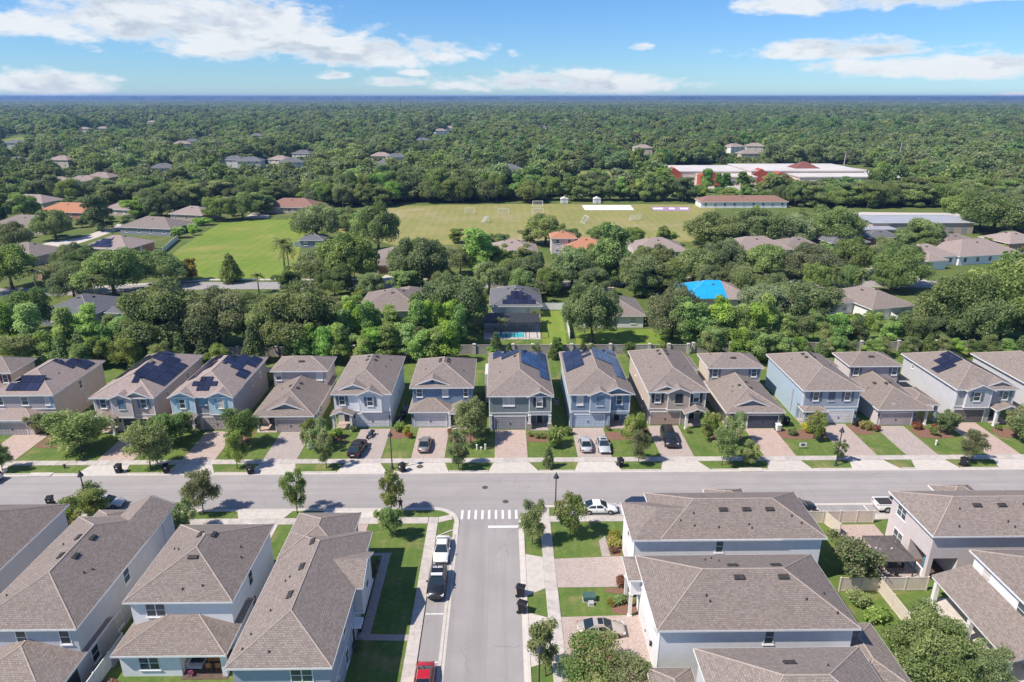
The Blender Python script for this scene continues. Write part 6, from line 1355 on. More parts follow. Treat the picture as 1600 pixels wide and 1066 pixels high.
tag(MB().lathe([(.1, 0), (.55, .02), (.62, .3), (.64, .32), (.5, .3), (.45, .12), (.02, .1)], 16, (-34.9, 48.3)).obj('fire_bowl', 'iron'), 'round dark fire bowl beside the patio house wall', 'bowl')
for (x, y, lb) in ((-37.6, 51.6, 'air conditioner between the pale lilac house and the pale fence'), (-16.9, 107.3, 'air conditioner beside the white house'), (9.3, 109.5, 'air conditioner between the sage and the blue house')):
    o = empty('air_conditioner', (x, y, 0), lb, 'air conditioner'); MB().box(-.42, .42, -.42, .42, .06, .85).obj('casing', 'st_grey', o); MB().lathe([(.38, .851), (.38, .88), (.1, .9)], 12).obj('fan_grille', 'vent_black', o); MB().box(-.5, .5, -.5, .5, 0, .06).obj('pad', 'concrete', o)
o = empty('paddle_board', (48.0, 64.0, .08), 'blue paddle board leaning in the patio recess', 'board'); mat('board_blue', (0.05, 0.35, 0.60), (0.08, 0.42, 0.66), 2, 0.4)
MB().loft([[(-.1, 0, 0), (.1, 0, 0), (.1, .1, 0), (-.1, .1, 0)], [(-.38, 0, .6), (.38, 0, .6), (.38, .1, .6), (-.38, .1, .6)], [(-.4, 0, 1.6), (.4, 0, 1.6), (.4, .1, 1.6), (-.4, .1, 1.6)], [(-.06, 0, 2.3), (.06, 0, 2.3), (.06, .1, 2.3), (-.06, .1, 2.3)]]).obj('deck', 'board_blue', o); MB().box(-.03, .03, -.16, 0, .2, .5).obj('fin', 'rubber', o)
table(44.0, 64.0, 'black_metal', 'black table below the torn canopy', 1.8, 1.0)
for dx, dy, rz, lb in ((-1.2, 0, 90, 'black chair left of the table below the torn canopy'), (1.2, .1, -90, 'black chair right of the table below the torn canopy'), (0, -1.0, 180, 'black chair in front of the table below the torn canopy')): chair(44.0+dx, 64.0+dy, rz, 'black_metal', lb)
for (x, y, lb) in ((47.6, 66.9, 'reddish planter pot beside the double window'),): tag(MB().lathe([(.25, .045), (.4, .5), (.44, .52), (.36, .5), (.3, .4), (.02, .4)], 14, (x-1.4, y+.3)).obj('planter_pot', 'st_brick'), lb, 'pot')

# ------------------------------------------------------------------ beds and shrubs
def bed(poly): slabpoly('mulch_bed', poly, 0.03, 'mulch')
for x0, x1, y0, y1 in ((-72.5, -66.0, 94.6, 98.6), (-55.0, -53.4, 95.6, 99.5), (-43.0, -40.2, 95.5, 99.5), (-29.6, -25.2, 95.8, 98.4), (-18.3, -15.4, 97.0, 100.4), (-8.7, -4.4, 95.8, 98.6), (3.7, 8.6, 95.6, 98.3), (16.4, 22.6, 96.2, 98.6), (33.0, 37.8, 95.5, 98.4), (44.1, 51.2, 96.0, 99.0), (56.5, 59.6, 97.5, 100.6), (66.0, 71.8, 96.0, 99.2), (79.0, 85.0, 96.0, 99.0), (11.3, 14.0, 57.7, 59.0), (11.0, 14.0, 60.9, 61.5), (12.6, 14.0, 67.3, 71.0), (-15.2, -14.5, 55.2, 66.8)):
    j = lambda: random.Random(x0*7+y0).uniform(-.3, .3)
    bed([(x0, y0), ((x0+x1)/2, y0-.35), (x1, y0+.1), (x1, y1), ((x0+x1)/2, y1+.05), (x0, y1)])
SHRUBS = [('yellow', -69.0, 97.4, 1.1, 2.4, 'left part of the long yellow hedge'), ('yellow', -67.3, 97.9, 1.2, 2.4, 'middle part of the long yellow hedge'), ('yellow', -65.9, 98.6, 1.1, 1.8, 'right part of the long yellow hedge'), ('redbush', -71.2, 98.2, 1.3, 1.6, 'dark red shrub beside the pale garage at the left'),
 ('bush', -55.0, 97.0, 1.1, 1.5, 'shrub beside the navy garage driveway'), ('bush', -49.4, 98.5, 1.2, 1.6, 'shrub at the porch of the aqua gabled house'), ('gbush', -28.8, 97.0, 2.2, 2.6, 'green bush left of the white house porch'), ('gbush', -26.4, 97.2, 1.6, 2.2, 'hedge shrub next to the black SUV'), ('yellow', -27.4, 96.2, 1.0, 1.5, 'yellow green shrub in front of the white house hedge'), ('bush', -24.3, 99.4, 1.1, 1.2, 'small shrub at the white house porch pillar'),
 ('gbush', -17.0, 99.6, 1.5, 1.9, 'leafy shrub right of the white house garage'), ('yellow', -15.6, 98.2, 1.2, 1.2, 'upper yellowish shrub left of the grey sedan'), ('redbush', -15.0, 97.0, 1.0, 1.2, 'lower reddish shrub left of the grey sedan'), ('redbush', -8.5, 98.2, 1.0, 1.2, 'red shrub at the porch of the medium blue house'), ('redbush', -4.2, 98.4, 1.1, 1.9, 'dark red shrub under the tree by the sage house'), ('bush', -2.6, 98.3, 1.0, 1.2, 'shrub at the left pillar of the sage house'),
 ('bush', 4.2, 97.3, .85, 1.0, 'first of the clipped ball shrubs before the sage house'), ('bush', 5.2, 96.8, .9, 1.1, 'second of the clipped ball shrubs before the sage house'), ('bush', 6.1, 96.6, .85, 1.0, 'third of the clipped ball shrubs before the sage house'), ('bush', 7.0, 97.2, .9, 1.1, 'fourth of the clipped ball shrubs before the sage house'), ('bush', 7.9, 97.6, .9, 1.1, 'last of the clipped ball shrubs before the sage house'), ('bush', 10.3, 97.6, 1.3, 1.5, 'shrub left of the pair of silver cars'), ('bush', 16.9, 99.2, .9, .9, 'small shrub between blue garage door and arched porch'),
 ('bush', 19.2, 97.4, 1.1, 1.6, 'shrub below the leafy tree at the arched porch'), ('redbush', 22.3, 97.6, 1.2, 2.0, 'reddish shrub left of the black SUV'), ('bush', 29.7, 98.2, .9, 1.1, 'small shrub at the tan house porch pillar'), ('yellow', 32.9, 97.6, 1.6, 2.2, 'bright yellow shrub beside the tan house porch'), ('bush', 36.2, 97.8, 1.4, 2.0, 'shrub under the light green tree of the cream split house'), ('bush', 46.0, 97.2, 1.2, 1.6, 'shrub right of the pale grey bin'), ('yellow', 49.2, 98.4, 1.6, 2.4, 'bright yellow shrub left of the powder blue porch'), ('yellow', 50.6, 97.5, 1.3, 1.8, 'yellow shrub under the dense little tree'),
 ('yellow', 58.8, 99.2, 1.3, 1.9, 'round yellow shrub right of the white garage door'), ('redbush', 60.3, 98.5, 1.1, 1.4, 'pinkish shrub left of the lilac grey house driveway'), ('redbush', 67.2, 99.0, 1.3, 1.8, 'round orange red shrub beside the mauve garage door'), ('bush', 69.0, 97.0, 1.2, 2.0, 'shrub left of the rounded tree at the last driveways'), ('redbush', 70.0, 98.4, 1.2, 1.7, 'reddish shrub behind the rounded tree'), ('bush', 80.3, 98.6, 1.0, 1.2, 'shrub at the right house porch pillar'), ('bush', 82.8, 97.0, 1.2, 2.2, 'shrub below the leafy tree at the right edge'),
 ('yellow', 13.3, 70.2, 1.2, 1.9, 'upper block of the yellow hedge by the white corner house'), ('yellow', 13.3, 68.9, 1.2, 1.9, 'lower block of the yellow hedge by the white corner house'), ('redbush', 13.0, 67.8, .8, 1.2, 'reddish low shrub below the yellow hedge'), ('redbush', 13.0, 61.7, 1.4, 1.5, 'orange red shrub beside the upper paver driveway'), ('gbush', 12.3, 59.1, .8, 1.6, 'green clipped hedge above the champagne sedan'), ('yellow', 11.3, 58.8, .8, .9, 'small yellow shrub at the left end of the clipped hedge'), ('yellow', 13.5, 58.9, .9, 1.0, 'small yellow shrub at the right end of the clipped hedge'),
 ('bush', -14.5, 53.2, .9, 1.3, 'low dark shrub at the corner house in the shade'), ('gbush', 37.6, 58.6, 1.5, 2.6, 'banana like green plant below the cream fence'), ('gbush', 38.4, 56.2, 1.2, 2.6, 'leafy garden plants in the narrow yard'), ('bush', 44.0, 55.8, 1.1, 1.5, 'small shrub beside the lean-to patio'), ('gbush', 46.0, 45.8, 1.2, 2.2, 'pale green plants in the bottom right corner'), ('gbush', 93.5, 117.5, 2.2, 5.0, 'banana like clump inside the right yard fence')]
for (k, x, y, h, w, lb) in SHRUBS: plant(k, x, y, h, w, lb)
for k in range(14): plant('bush', -14.75+.04*math.sin(k*3), 55.6+k*.82, .55, .6, 'low clipped shrub in the row along the corner house path', 'row of clipped shrubs along the path')
# ------------------------------------------------------------------ houses beyond the wall
LAND = []          # landmarks used to describe the trees: (name, x, y)
HOUSES2 = []       # footprints kept clear of trees
COTS = []
def cottage(p, w, d, rz, roof, wallm, label, h=2.9, pitch=0.42, wing=None, gd=None, two=False, mark=None, solar=0):
    """single-storey house seen from behind or across the street; p = middle of its front wall"""
    ca, sa = math.cos(R(rz)), math.sin(R(rz)); cx, cy = p[0]-sa*d/2, p[1]+ca*d/2
    H = House('house', 0, 0, label, roof=roof); H.root.location = (cx, cy, 0); H.root.rotation_euler = (0, 0, R(rz))
    hh = 5.6 if two else h
    H.wall(-w/2, w/2, -d/2, d/2, 0, hh, wallm); r = H.hip(-w/2-.5, w/2+.5, -d/2-.5, d/2+.5, hh+.1, pitch)
    if wing:
        wx, ww, wd, side = wing; y0 = -d/2-wd if side == 'S' else d/2-1.5; y1 = -d/2+1.5 if side == 'S' else d/2+wd
        if side == 'S': H.wall(wx-ww/2, wx+ww/2, y0, -d/2-.01, 0, h, wallm, 'wing_wall')
        else: H.wall(wx-ww/2, wx+ww/2, d/2+.01, y1, 0, h, wallm, 'wing_wall')
        H.hip(wx-ww/2-.45, wx+ww/2+.45, min(y0, y1)-(.45 if side == 'S' else 5), max(y0, y1)+(5 if side == 'S' else .45), h+.1, pitch, name='wing_roof')
    n = max(2, int(w/4.5))
    for k in range(n):
        u = -w/2+w*(k+.5)/n
        if gd and k == 0: continue
        if wing and wing[3] == 'S' and abs(u-wing[0]) < wing[1]/2: continue
        H.window('S', -d/2, u, 1.0, 1.1, 1.3)
        if two: H.window('S', -d/2, u, 3.9, 1.0, 1.3)
    if gd:
        fy = -d/2-(wing[2] if wing and wing[3] == 'S' else 0); u = wing[0] if wing and wing[3] == 'S' else -w/2+3; H.garage('S', fy, u-2.3, u+2.3, 2.2, gd, handle=False)
    for sx, f in ((-1, 'W'), (1, 'E')): H.window(f, sx*w/2, 0, 1.0, 1.0, 1.3)
    for k in range(3): H.vent(r, -w*.15+k*w*.15, -d*.12 if k % 2 else d*.05, .8)
    if solar: H.solar(r, 'E' if solar == 2 else 'S', [[(1, 8)], [(2, 7)], [(3, 6)]], start=(2.2, .8))
    HOUSES2.append((cx, cy, max(w, d)*.62)); COTS.append((cx, cy))
    if mark: LAND.append((mark, cx, cy))
    return H
B, GR, RU, OR, PK = 'shingles_brown', 'shingles_grey', 'shingles_rust', 'shingles_orange', 'shingles_pinkish'
cottage((-27.17, 156.52), 15, 15, 0, B, 'st_green', 'brown hip roofed house with green walls behind the bright hedge trees', wing=(3.0, 7, 4, 'N'), mark='green walled house')
H = cottage((3.06, 159.66), 12, 15, 0, GR, 'st_white', 'grey roofed house with solar panels and a screened pool', solar=1, mark='screened pool house')
cottage((25.72, 151.47), 14, 14, 0, B, 'st_white', 'brown roofed house with white back wall left of the blue tarp', wing=(-3, 8, 4, 'N'), mark='white walled house')
H = cottage((54.25, 165.40), 17, 13, 0, PK, 'st_cream', 'house with a bright blue tarp over part of its roof', mark='blue tarped house')
cottage((81.88, 160.71), 12, 16, 14, B, 'st_white', 'brown roofed house with dark patio cover right of the blue tarp', mark='dark patio cover')
cottage((94.51, 157.43), 12, 16, 14, B, 'st_white', 'brown roofed house with long white side wall', mark='long white side wall')
cottage((-102.84, 154.12), 13, 14, -8, GR, 'st_slate', 'dark grey roofed house at the left behind the pines', mark='dark grey roofed house')
cottage((-93.69, 156.91), 9, 7, -8, GR, 'st_white', 'low white roofed annex beside the dark grey roofed house', h=2.5, pitch=.12)
cottage((-130.88, 195.92), 14, 15, -18, RU, 'st_brick', 'reddish brown roofed house with white fence at the left', mark='reddish brown roofed house')
cottage((-134.04, 228.12), 17, 14, -10, PK, 'st_brick', 'brick house with black solar panels beside the park lawn', solar=1, mark='solar brick house')
cottage((-139.27, 266.52), 22, 14, -12, B, 'st_slate', 'wide brown roofed house at the upper end of the park lawn', mark='wide brown roof')
cottage((-137.18, 298.41), 16, 12, -14, PK, 'st_tan', 'tan house behind the wide brown roof at the park lawn')
cottage((-195.63, 305.78), 24, 14, -10, OR, 'st_brick', 'orange roofed house at the left edge of the neighbourhood', mark='orange roofed house')
cottage((-191.46, 269.84), 24, 15, -10, B, 'st_tan', 'brown roofed house at the far left beside the orange roof')
cottage((-98.80, 318.55), 24, 14, -6, RU, 'st_tan', 'reddish roofed house at the top of the park lawn', mark='reddish park roof')
cottage((-68.35, 241.70), 8, 8, 0, GR, 'st_slate', 'small slate house at the corner of the park lawn', mark='small slate house')
cottage((-33.68, 203.84), 10, 20, 6, B, 'st_brick', 'brown roofed house with brick red garage door', gd='gd_brown', mark='brick red garage')
cottage((2.90, 218.76), 16, 14, 0, PK, 'st_cream', 'pale roofed house below the sports field', wing=(4, 8, 3, 'S'), mark='pale field roof')
cottage((20.59, 230.04), 8, 8, 0, OR, 'st_rose', 'narrow two storey house with an orange tile roof', two=True, mark='narrow orange roofed house')
cottage((28.23, 224.04), 15, 13, 0, OR, 'st_rose', 'low house with an orange tile roof beside the narrow one', mark='low orange tile roof')
cottage((52.22, 221.82), 17, 14, 0, PK, 'st_cream', 'pinkish roofed house below the right end of the sports field', mark='pinkish field roof')
cottage((86.47, 223.27), 20, 14, 4, PK, 'st_tan', 'tan roofed house among oaks left of the street corner', wing=(5, 9, 4, 'N'), mark='tan roof among the oaks')
cottage((121.35, 234.89), 14, 12, 8, GR, 'st_slate', 'blue grey roofed house among trees at the right', mark='blue grey roof')
cottage((138.08, 243.42), 12, 8, 4, GR, 'st_brick', 'low grey roofed shed with orange walls', mark='orange walled shed')
cottage((124.52, 210.04), 14, 14, 12, B, 'st_white', 'brown roofed house behind the open crowned oak', gd='gd_brown', mark='house with brown garage')
cottage((138.14, 211.60), 16, 13, 14, PK, 'st_white', 'pinkish roofed house with pale front right of the open crowned oak', wing=(-4, 7, 4, 'S'))
cottage((157.48, 214.89), 24, 16, 12, PK, 'st_white', 'wide pinkish roofed house at the right', mark='wide pinkish roof')
cottage((182.93, 234.08), 14, 12, 12, PK, 'st_brick', 'brick house cut off by the right edge')
cottage((101.18, 225.01), 14, 12, 4, B, 'st_tan', 'brown roofed house half hidden between oaks')
cottage((-133.39, 326.51), 18, 12, -8, PK, 'st_cream', 'pinkish roofed house right of the tan house above the park lawn')
cottage((-173.16, 312.36), 18, 12, -14, PK, 'st_tan', 'pinkish roofed house left of the tan house above the park lawn')
cottage((-231.45, 335.64), 22, 13, -12, PK, 'st_cream', 'pinkish roofed house behind the orange roof at the left edge')
cottage((-157.61, 216.39), 16, 14, -14, B, 'st_tan', 'brown roofed house between oaks at the left edge')
cottage((144.80, 270.81), 16, 10, 8, GR, 'st_white', 'grey roofed house left of the warehouse annex')
cottage((158.94, 230.24), 16, 12, 14, B, 'st_cream', 'brown roofed house between the two pinkish roofs at the right')
# blue tarp, lying on the slopes of the house
tx, ty = (52.90, 173.51)
tp = [o for o in bpy.data.objects if o.get('label') == 'house with a bright blue tarp over part of its roof'][0]
mat('tarp_blue', (0.015, 0.30, 0.62), (0.02, 0.36, 0.70), 1.2, 0.45, bump=0.6, bscale=2.5)
def tarp():
    w, d, h, p = 17.0, 13.0, 3.0, .42; x0, x1, y0, y1 = -w/2-.5, w/2+.5, -d/2-.5, d/2+.5
    fn = lambda x, y: h+p*min(x-x0, x1-x, y-y0, y1-y); V = []; F = []; nx, ny = 22, 26; rg = random.Random(3)
    for j in range(ny+1):
        for i in range(nx+1):
            x = x0-.15+i*(11.5/nx); y = y0-.15+j*((y1-y0+.3)/ny); V.append((x, y, fn(min(max(x, x0), x1), min(max(y, y0), y1))+.06+rg.uniform(0, .05)))
    for j in range(ny):
        for i in range(nx): q = j*(nx+1)+i; F.append((q, q+1, q+nx+2, q+nx+1))
    me = bpy.data.meshes.new('tarp'); me.from_pydata(V, [], F); me.polygons.foreach_set('use_smooth', [True]*len(F)); o = mkobj('tarp', me, 'tarp_blue'); o.location = tp.location
    tag(o, 'bright blue tarp spread over a damaged roof', 'tarp')
tarp()
# pool with screen enclosure
px, py = (1.94, 146.76)
mat('pool_water', (0.06, 0.42, 0.46), (0.08, 0.48, 0.52), 0.8, 0.08, spec=0.6)
structure(sheet('pool', rect(px-4.2, px+2.8, py-1.8, py+1.8), 0.03, 'pool_water')); slabpoly('pool_deck', rect(px-6.5, px+6.5, py-3.2, py+8.4), 0.02, 'concrete_walk')
o = empty('pool_enclosure', (px, py, 0), 'black framed screen enclosure over the swimming pool', 'enclosure')
for k in range(6):
    x = -6.4+k*2.56
    MB().box(x-.05, x+.05, -3.1, -3.0, 0, 2.6).box(x-.05, x+.05, -3.1, 8.2, 2.55, 2.66).obj('frame_rib', 'black_metal', o)
for y in (-3.05, 0.7, 4.4, 8.1): MB().box(-6.4, 6.4, y-.05, y+.05, 2.5, 2.54).obj('frame_beam', 'black_metal', o)
MB().box(-6.4, 6.4, 0.8, 8.0, 2.67, 2.69).obj('screen_panel', 'screen', o)
# white fences of the back gardens
fence([(-134.61, 198.95), (-123.65, 194.36)], 'white fence beside the reddish brown roofed house', 'vinyl_white', span=3); fence([(15.44, 164.81), (14.76, 143.54)], 'long white fence running down beside the pool house lawn', 'vinyl_white', span=3); fence([(9.52, 165.99), (15.37, 165.91)], 'white fence across the lawn of the pool house', 'vinyl_white', span=3)
fence([(-17.08, 211.92), (-11.48, 213.58)], 'white fence right of the brick red garage', 'vinyl_white', span=3); fence([(-117.90, 234.93), (-122.84, 257.46)], 'white fence along the edge of the park lawn', 'vinyl_white', span=3); fence([(40.13, 147.60), (41.20, 141.50)], 'white fence near the corner of the boundary wall', 'vinyl_white', span=3); fence([(-75.15, 244.00), (-71.14, 246.19)], 'white fence beside the small slate house', 'vinyl_white', span=3); fence([(94.67, 168.25), (93.86, 153.94)], 'white fence beside the long white side wall', 'vinyl_white', span=3)
sheet('lawn', [(9.46, 164.89), (14.80, 164.82), (13.82, 139.39), (8.53, 139.46)], 0.006, 'park_grass'); sheet('lawn', [(16.64, 147.91), (41.02, 151.27), (38.64, 135.88), (15.29, 134.65)], 0.006, 'park_grass')

SPOT = {(734, 334): (-15.3, 317.4), (760, 348): (-7.1, 293.5), (787, 335): (0.3, 315.4), (840, 322): (17.2, 340.6), (841, 335): (16.2, 315.2), (882, 318): (31.2, 349.0), (916, 348): (35.8, 292.9), (933, 318): (47.8, 348.8), (994, 345): (58.1, 297.4)}
# ------------------------------------------------------------------ school, sheds, sports field
def school():
    c = (161.10, 415.05); o = Vector((c[0], c[1], 0)); root = empty('school_building', o, 'large white roofed school with red gables beyond the sports field', 'school'); LAND.append(('school', c[0], c[1]+25))
    def blk(x0, x1, y0, y1, h, nm='wall', m='st_cream'): MB().box(x0, x1, y0, y1, 0, h).obj(nm, m, root)
    def flat(x0, x1, y0, y1, h): MB().box(x0-.4, x1+.4, y0-.4, y1+.4, h+.01, h+.55).obj('roof', 'school_roof', root)
    for (x0, x1, y0, y1, h) in ((-60, -8, 22, 60, 6.5), (-7.9, 62, 14, 60, 7.5), (14, 66, -6, 13.9, 6.0), (-40, -7.9, 4, 21.9, 5.0)):
        blk(x0, x1, y0, y1, h); flat(x0, x1, y0, y1, h)
        n = int((x1-x0)/7)
        for k in range(n): MB().box(x0+3+k*7, x0+5.4+k*7, y0-.06, y0+.02, 1.2, 3.2).obj('window', 'window_glass', root)
    for gx, gy, w in ((-36, 3.4, 12), (-2, 13.0, 10), (2, -7.5, 14), (-54, 21.4, 9)):
        MB().loft([[(gx-w/2, gy, 0), (gx+w/2, gy, 0), (gx+w/2, gy, 6.2), (gx, gy, 9.2), (gx-w/2, gy, 6.2)], [(gx-w/2, gy+8, 0), (gx+w/2, gy+8, 0), (gx+w/2, gy+8, 6.2), (gx, gy+8, 9.2), (gx-w/2, gy+8, 6.2)]]).obj('red_gable', 'school_red', root)
    MB().loft([[(24, 26, 8.1), (40, 26, 8.1), (40, 40, 8.1), (24, 40, 8.1)], [(31, 32, 11.8), (33, 32, 11.8), (33, 34, 11.8), (31, 34, 11.8)]]).obj('hip_roof', 'school_maroon', root)
    HOUSES2.append((c[0], c[1]+28, 62))
mat('school_roof', (0.62, 0.575, 0.54), (0.54, 0.50, 0.47), .08, .8)
mat('school_red', (0.42, 0.10, 0.06), (0.36, 0.085, 0.05), .4, .85); mat('school_maroon', (0.22, 0.09, 0.07), (0.18, 0.07, 0.06), .6, .9)
school()
cottage((117.12, 333.05), 42, 10, 0, RU, 'st_white', 'long low red roofed pavilion at the right end of the sports field', mark='long red roofed pavilion')
mat('metal_roof', (0.46, 0.46, 0.48), (0.41, 0.41, 0.43), 0.3, 0.45, metal=0.2)
c = (164.77, 265.13); o = empty('warehouse', (c[0], c[1], 0), 'long grey metal roofed warehouse at the right', 'warehouse'); LAND.append(('grey warehouse', c[0], c[1])); HOUSES2.append((c[0], c[1]+9, 24))
MB().box(-20, 20, 0, 19, 0, 4.4).obj('wall', 'st_tan', o); MB().loft([[(-20.5, -.5, 4.41), (20.5, -.5, 4.41), (20.5, 19.5, 4.41), (-20.5, 19.5, 4.41)], [(-20.5, 9, 5.5), (20.5, 9, 5.5), (20.5, 10, 5.5), (-20.5, 10, 5.5)]]).obj('roof', 'metal_roof', o)
for k in range(7): MB().box(-17+k*5.4, -15+k*5.4, -.05, .02, 0.1, 2.6).obj('door', 'gd_grey', o)
c = (143.63, 257.65); o = empty('shed', (c[0], c[1], 0), 'low grey annex left of the warehouse', 'shed'); MB().box(-7, 7, 0, 8, 0, 3).obj('wall', 'st_grey', o); MB().box(-7.4, 7.4, -.4, 8.4, 3.01, 3.3).obj('roof', 'metal_roof', o)
for i, (u, v, lb) in enumerate(((882, 318, 'left white garden shed at the far edge of the sports field'), (933, 318, 'right white garden shed at the far edge of the sports field'))):
    c = SPOT[(u, v)]; o = empty('shed', (c[0], c[1], 0), lb, 'shed'); MB().box(-1.8, 1.8, 0, 3, 0, 2.2).obj('wall', 'white_trim', o); MB().loft([[(-2, -.2, 2.201), (2, -.2, 2.201), (2, 3.2, 2.201), (-2, 3.2, 2.201)], [(-.05, -.2, 3.1), (.05, -.2, 3.1), (.05, 3.2, 3.1), (-.05, 3.2, 3.1)]]).obj('roof', 'white_trim', o); MB().box(-.5, .5, -.05, 0, 0.05, 1.9).obj('door', 'st_lgrey', o)
def goal(p, w, h, rz, label):
    o = empty('soccer_goal', (p[0], p[1], 0), label, 'goal', 'white soccer goals on the sports field', R(rz)); t = .09
    for sx in (-1, 1):
        MB().tube([(sx*w/2, 0, 0), (sx*w/2, 0, h)], [t, t], 6).obj('post', 'white_trim', o); MB().tube([(sx*w/2, 0, h), (sx*w/2, 1.8, 0)], [t*.7, t*.7], 6).obj('brace', 'white_trim', o)
    MB().tube([(-w/2, 0, h), (w/2, 0, h)], [t, t], 6).obj('crossbar', 'white_trim', o); MB().tube([(-w/2, 1.8, .05), (w/2, 1.8, .05)], [t*.7, t*.7], 6).obj('ground_bar', 'white_trim', o)
    n = MB()
    for k in range(13): u = -w/2+w*k/12; n.tube([(u, .03, h), (u, 1.8, .05)], [.02, .02], 3, False)
    for k in range(6): q = k/6; n.tube([(-w/2, 1.8*q, h*(1-q)+.03), (w/2, 1.8*q, h*(1-q)+.03)], [.02, .02], 3, False)
    n.obj('net', 'white_trim', o)
for (u, v, w, h, rz, lb) in ((734, 334, 4.6, 2.6, 0, 'leftmost soccer goal on the sports field'), (787, 335, 4.6, 2.6, 0, 'second soccer goal from the left on the sports field'), (841, 335, 5, 2.6, 0, 'third soccer goal from the left, below the treeline'), (840, 322, 5, 2.4, 180, 'soccer goal at the far edge behind the third one'), (760, 348, 4, 2.8, 65, 'tilted narrow soccer goal left of centre on the field'), (916, 348, 4, 2.8, 110, 'narrow soccer goal right of centre on the field'), (994, 345, 6, 2.4, 25, 'grey netted goal below the white tarp')): goal(SPOT[(u, v)], w, h, rz, lb)
tag(structure(sheet('field_cover', [(39.27, 342.38), (63.48, 342.06), (62.62, 326.81), (39.12, 327.12)], 0.05, 'tarp_white')), None, None)
b = sheet('field_cover', [(72.61, 336.70), (91.13, 336.46), (88.67, 324.53), (71.68, 324.75)], 0.05, 'tarp_purple')
for q in ([(72.91, 333.63), (77.89, 333.57), (76.79, 328.58), (72.18, 328.64)], [(80.69, 333.53), (83.50, 333.49), (82.31, 328.51), (79.86, 328.54)], [(85.99, 333.46), (90.03, 333.41), (88.75, 328.42), (85.07, 328.47)]): structure(sheet('field_cover_stripe', q, 0.07, 'tarp_white', b))

# ------------------------------------------------------------------ masts and poles
def mast(p, h, label, lattice=False, lean=0):
    o = empty('radio_mast' if lattice else 'utility_pole', (p[0], p[1], 0), label, 'mast' if lattice else 'pole')
    if lattice:
        for k in range(3): a = k*2.094; MB().tube([(2.2*math.cos(a), 2.2*math.sin(a), 0), (.7*math.cos(a), .7*math.sin(a), h)], [.22, .16], 5).obj('leg', 'iron', o)
        for q in range(12):
            z0, z1 = h*q/12, h*(q+1)/12; r0, r1 = 2.2-1.5*q/12, 2.2-1.5*(q+1)/12; m = MB()
            for k in range(3): a, b = k*2.094, (k+1)*2.094; m.tube([(r0*math.cos(a), r0*math.sin(a), z0), (r1*math.cos(b), r1*math.sin(b), z1)], [.1, .1], 4)
            m.obj('brace', 'iron', o)
        for k in range(6): a = k*1.047; MB().box(1.6*math.cos(a)-.2, 1.6*math.cos(a)+.2, 1.6*math.sin(a)-.2, 1.6*math.sin(a)+.2, h-3.5, h-.8).obj('antenna', 'white_trim', o)
    else:
        MB().tube([(0, 0, 0), (lean, 0, h)], [.45, .30], 8).obj('pole', 'pole_grey', o)
        for z in (.78, .86, .94): MB().tube([(lean*z-.1, 0, h*z), (lean*z+1.8, 0, h*z+.3)], [.1, .07], 5).obj('insulator_arm', 'pole_grey', o)
mat('pole_grey', (0.42, 0.37, 0.33), (0.36, 0.31, 0.28), .5, .9)
mast((-237.97, 1690.37), 52, 'lattice radio mast rising to the horizon', True)
PH = {(1401, 268): 20.5, (1260, 232): 17.2, (1165, 216): 18.2, (1062, 172): 43.6, (1318, 262): 10.4}
PG = {(1401, 268): (284.9, 502.7), (1260, 232): (317.4, 735.5), (1165, 216): (316.4, 922.1), (1062, 172): (714.2, 2896.0), (1318, 262): (259.9, 531.4)}
for (u, v, t, lb) in ((1401, 268, 222, 'tall grey utility pole behind the school, the nearest one'), (1260, 232, 205, 'grey utility pole left of the tallest one'), (1165, 216, 193, 'small utility pole above the far pale houses'), (1062, 172, 154, 'thin pole near the horizon right of centre'), (1318, 262, 240, 'short light pole behind the school roof')): mast(PG[(u, v)], PH[(u, v)], lb)
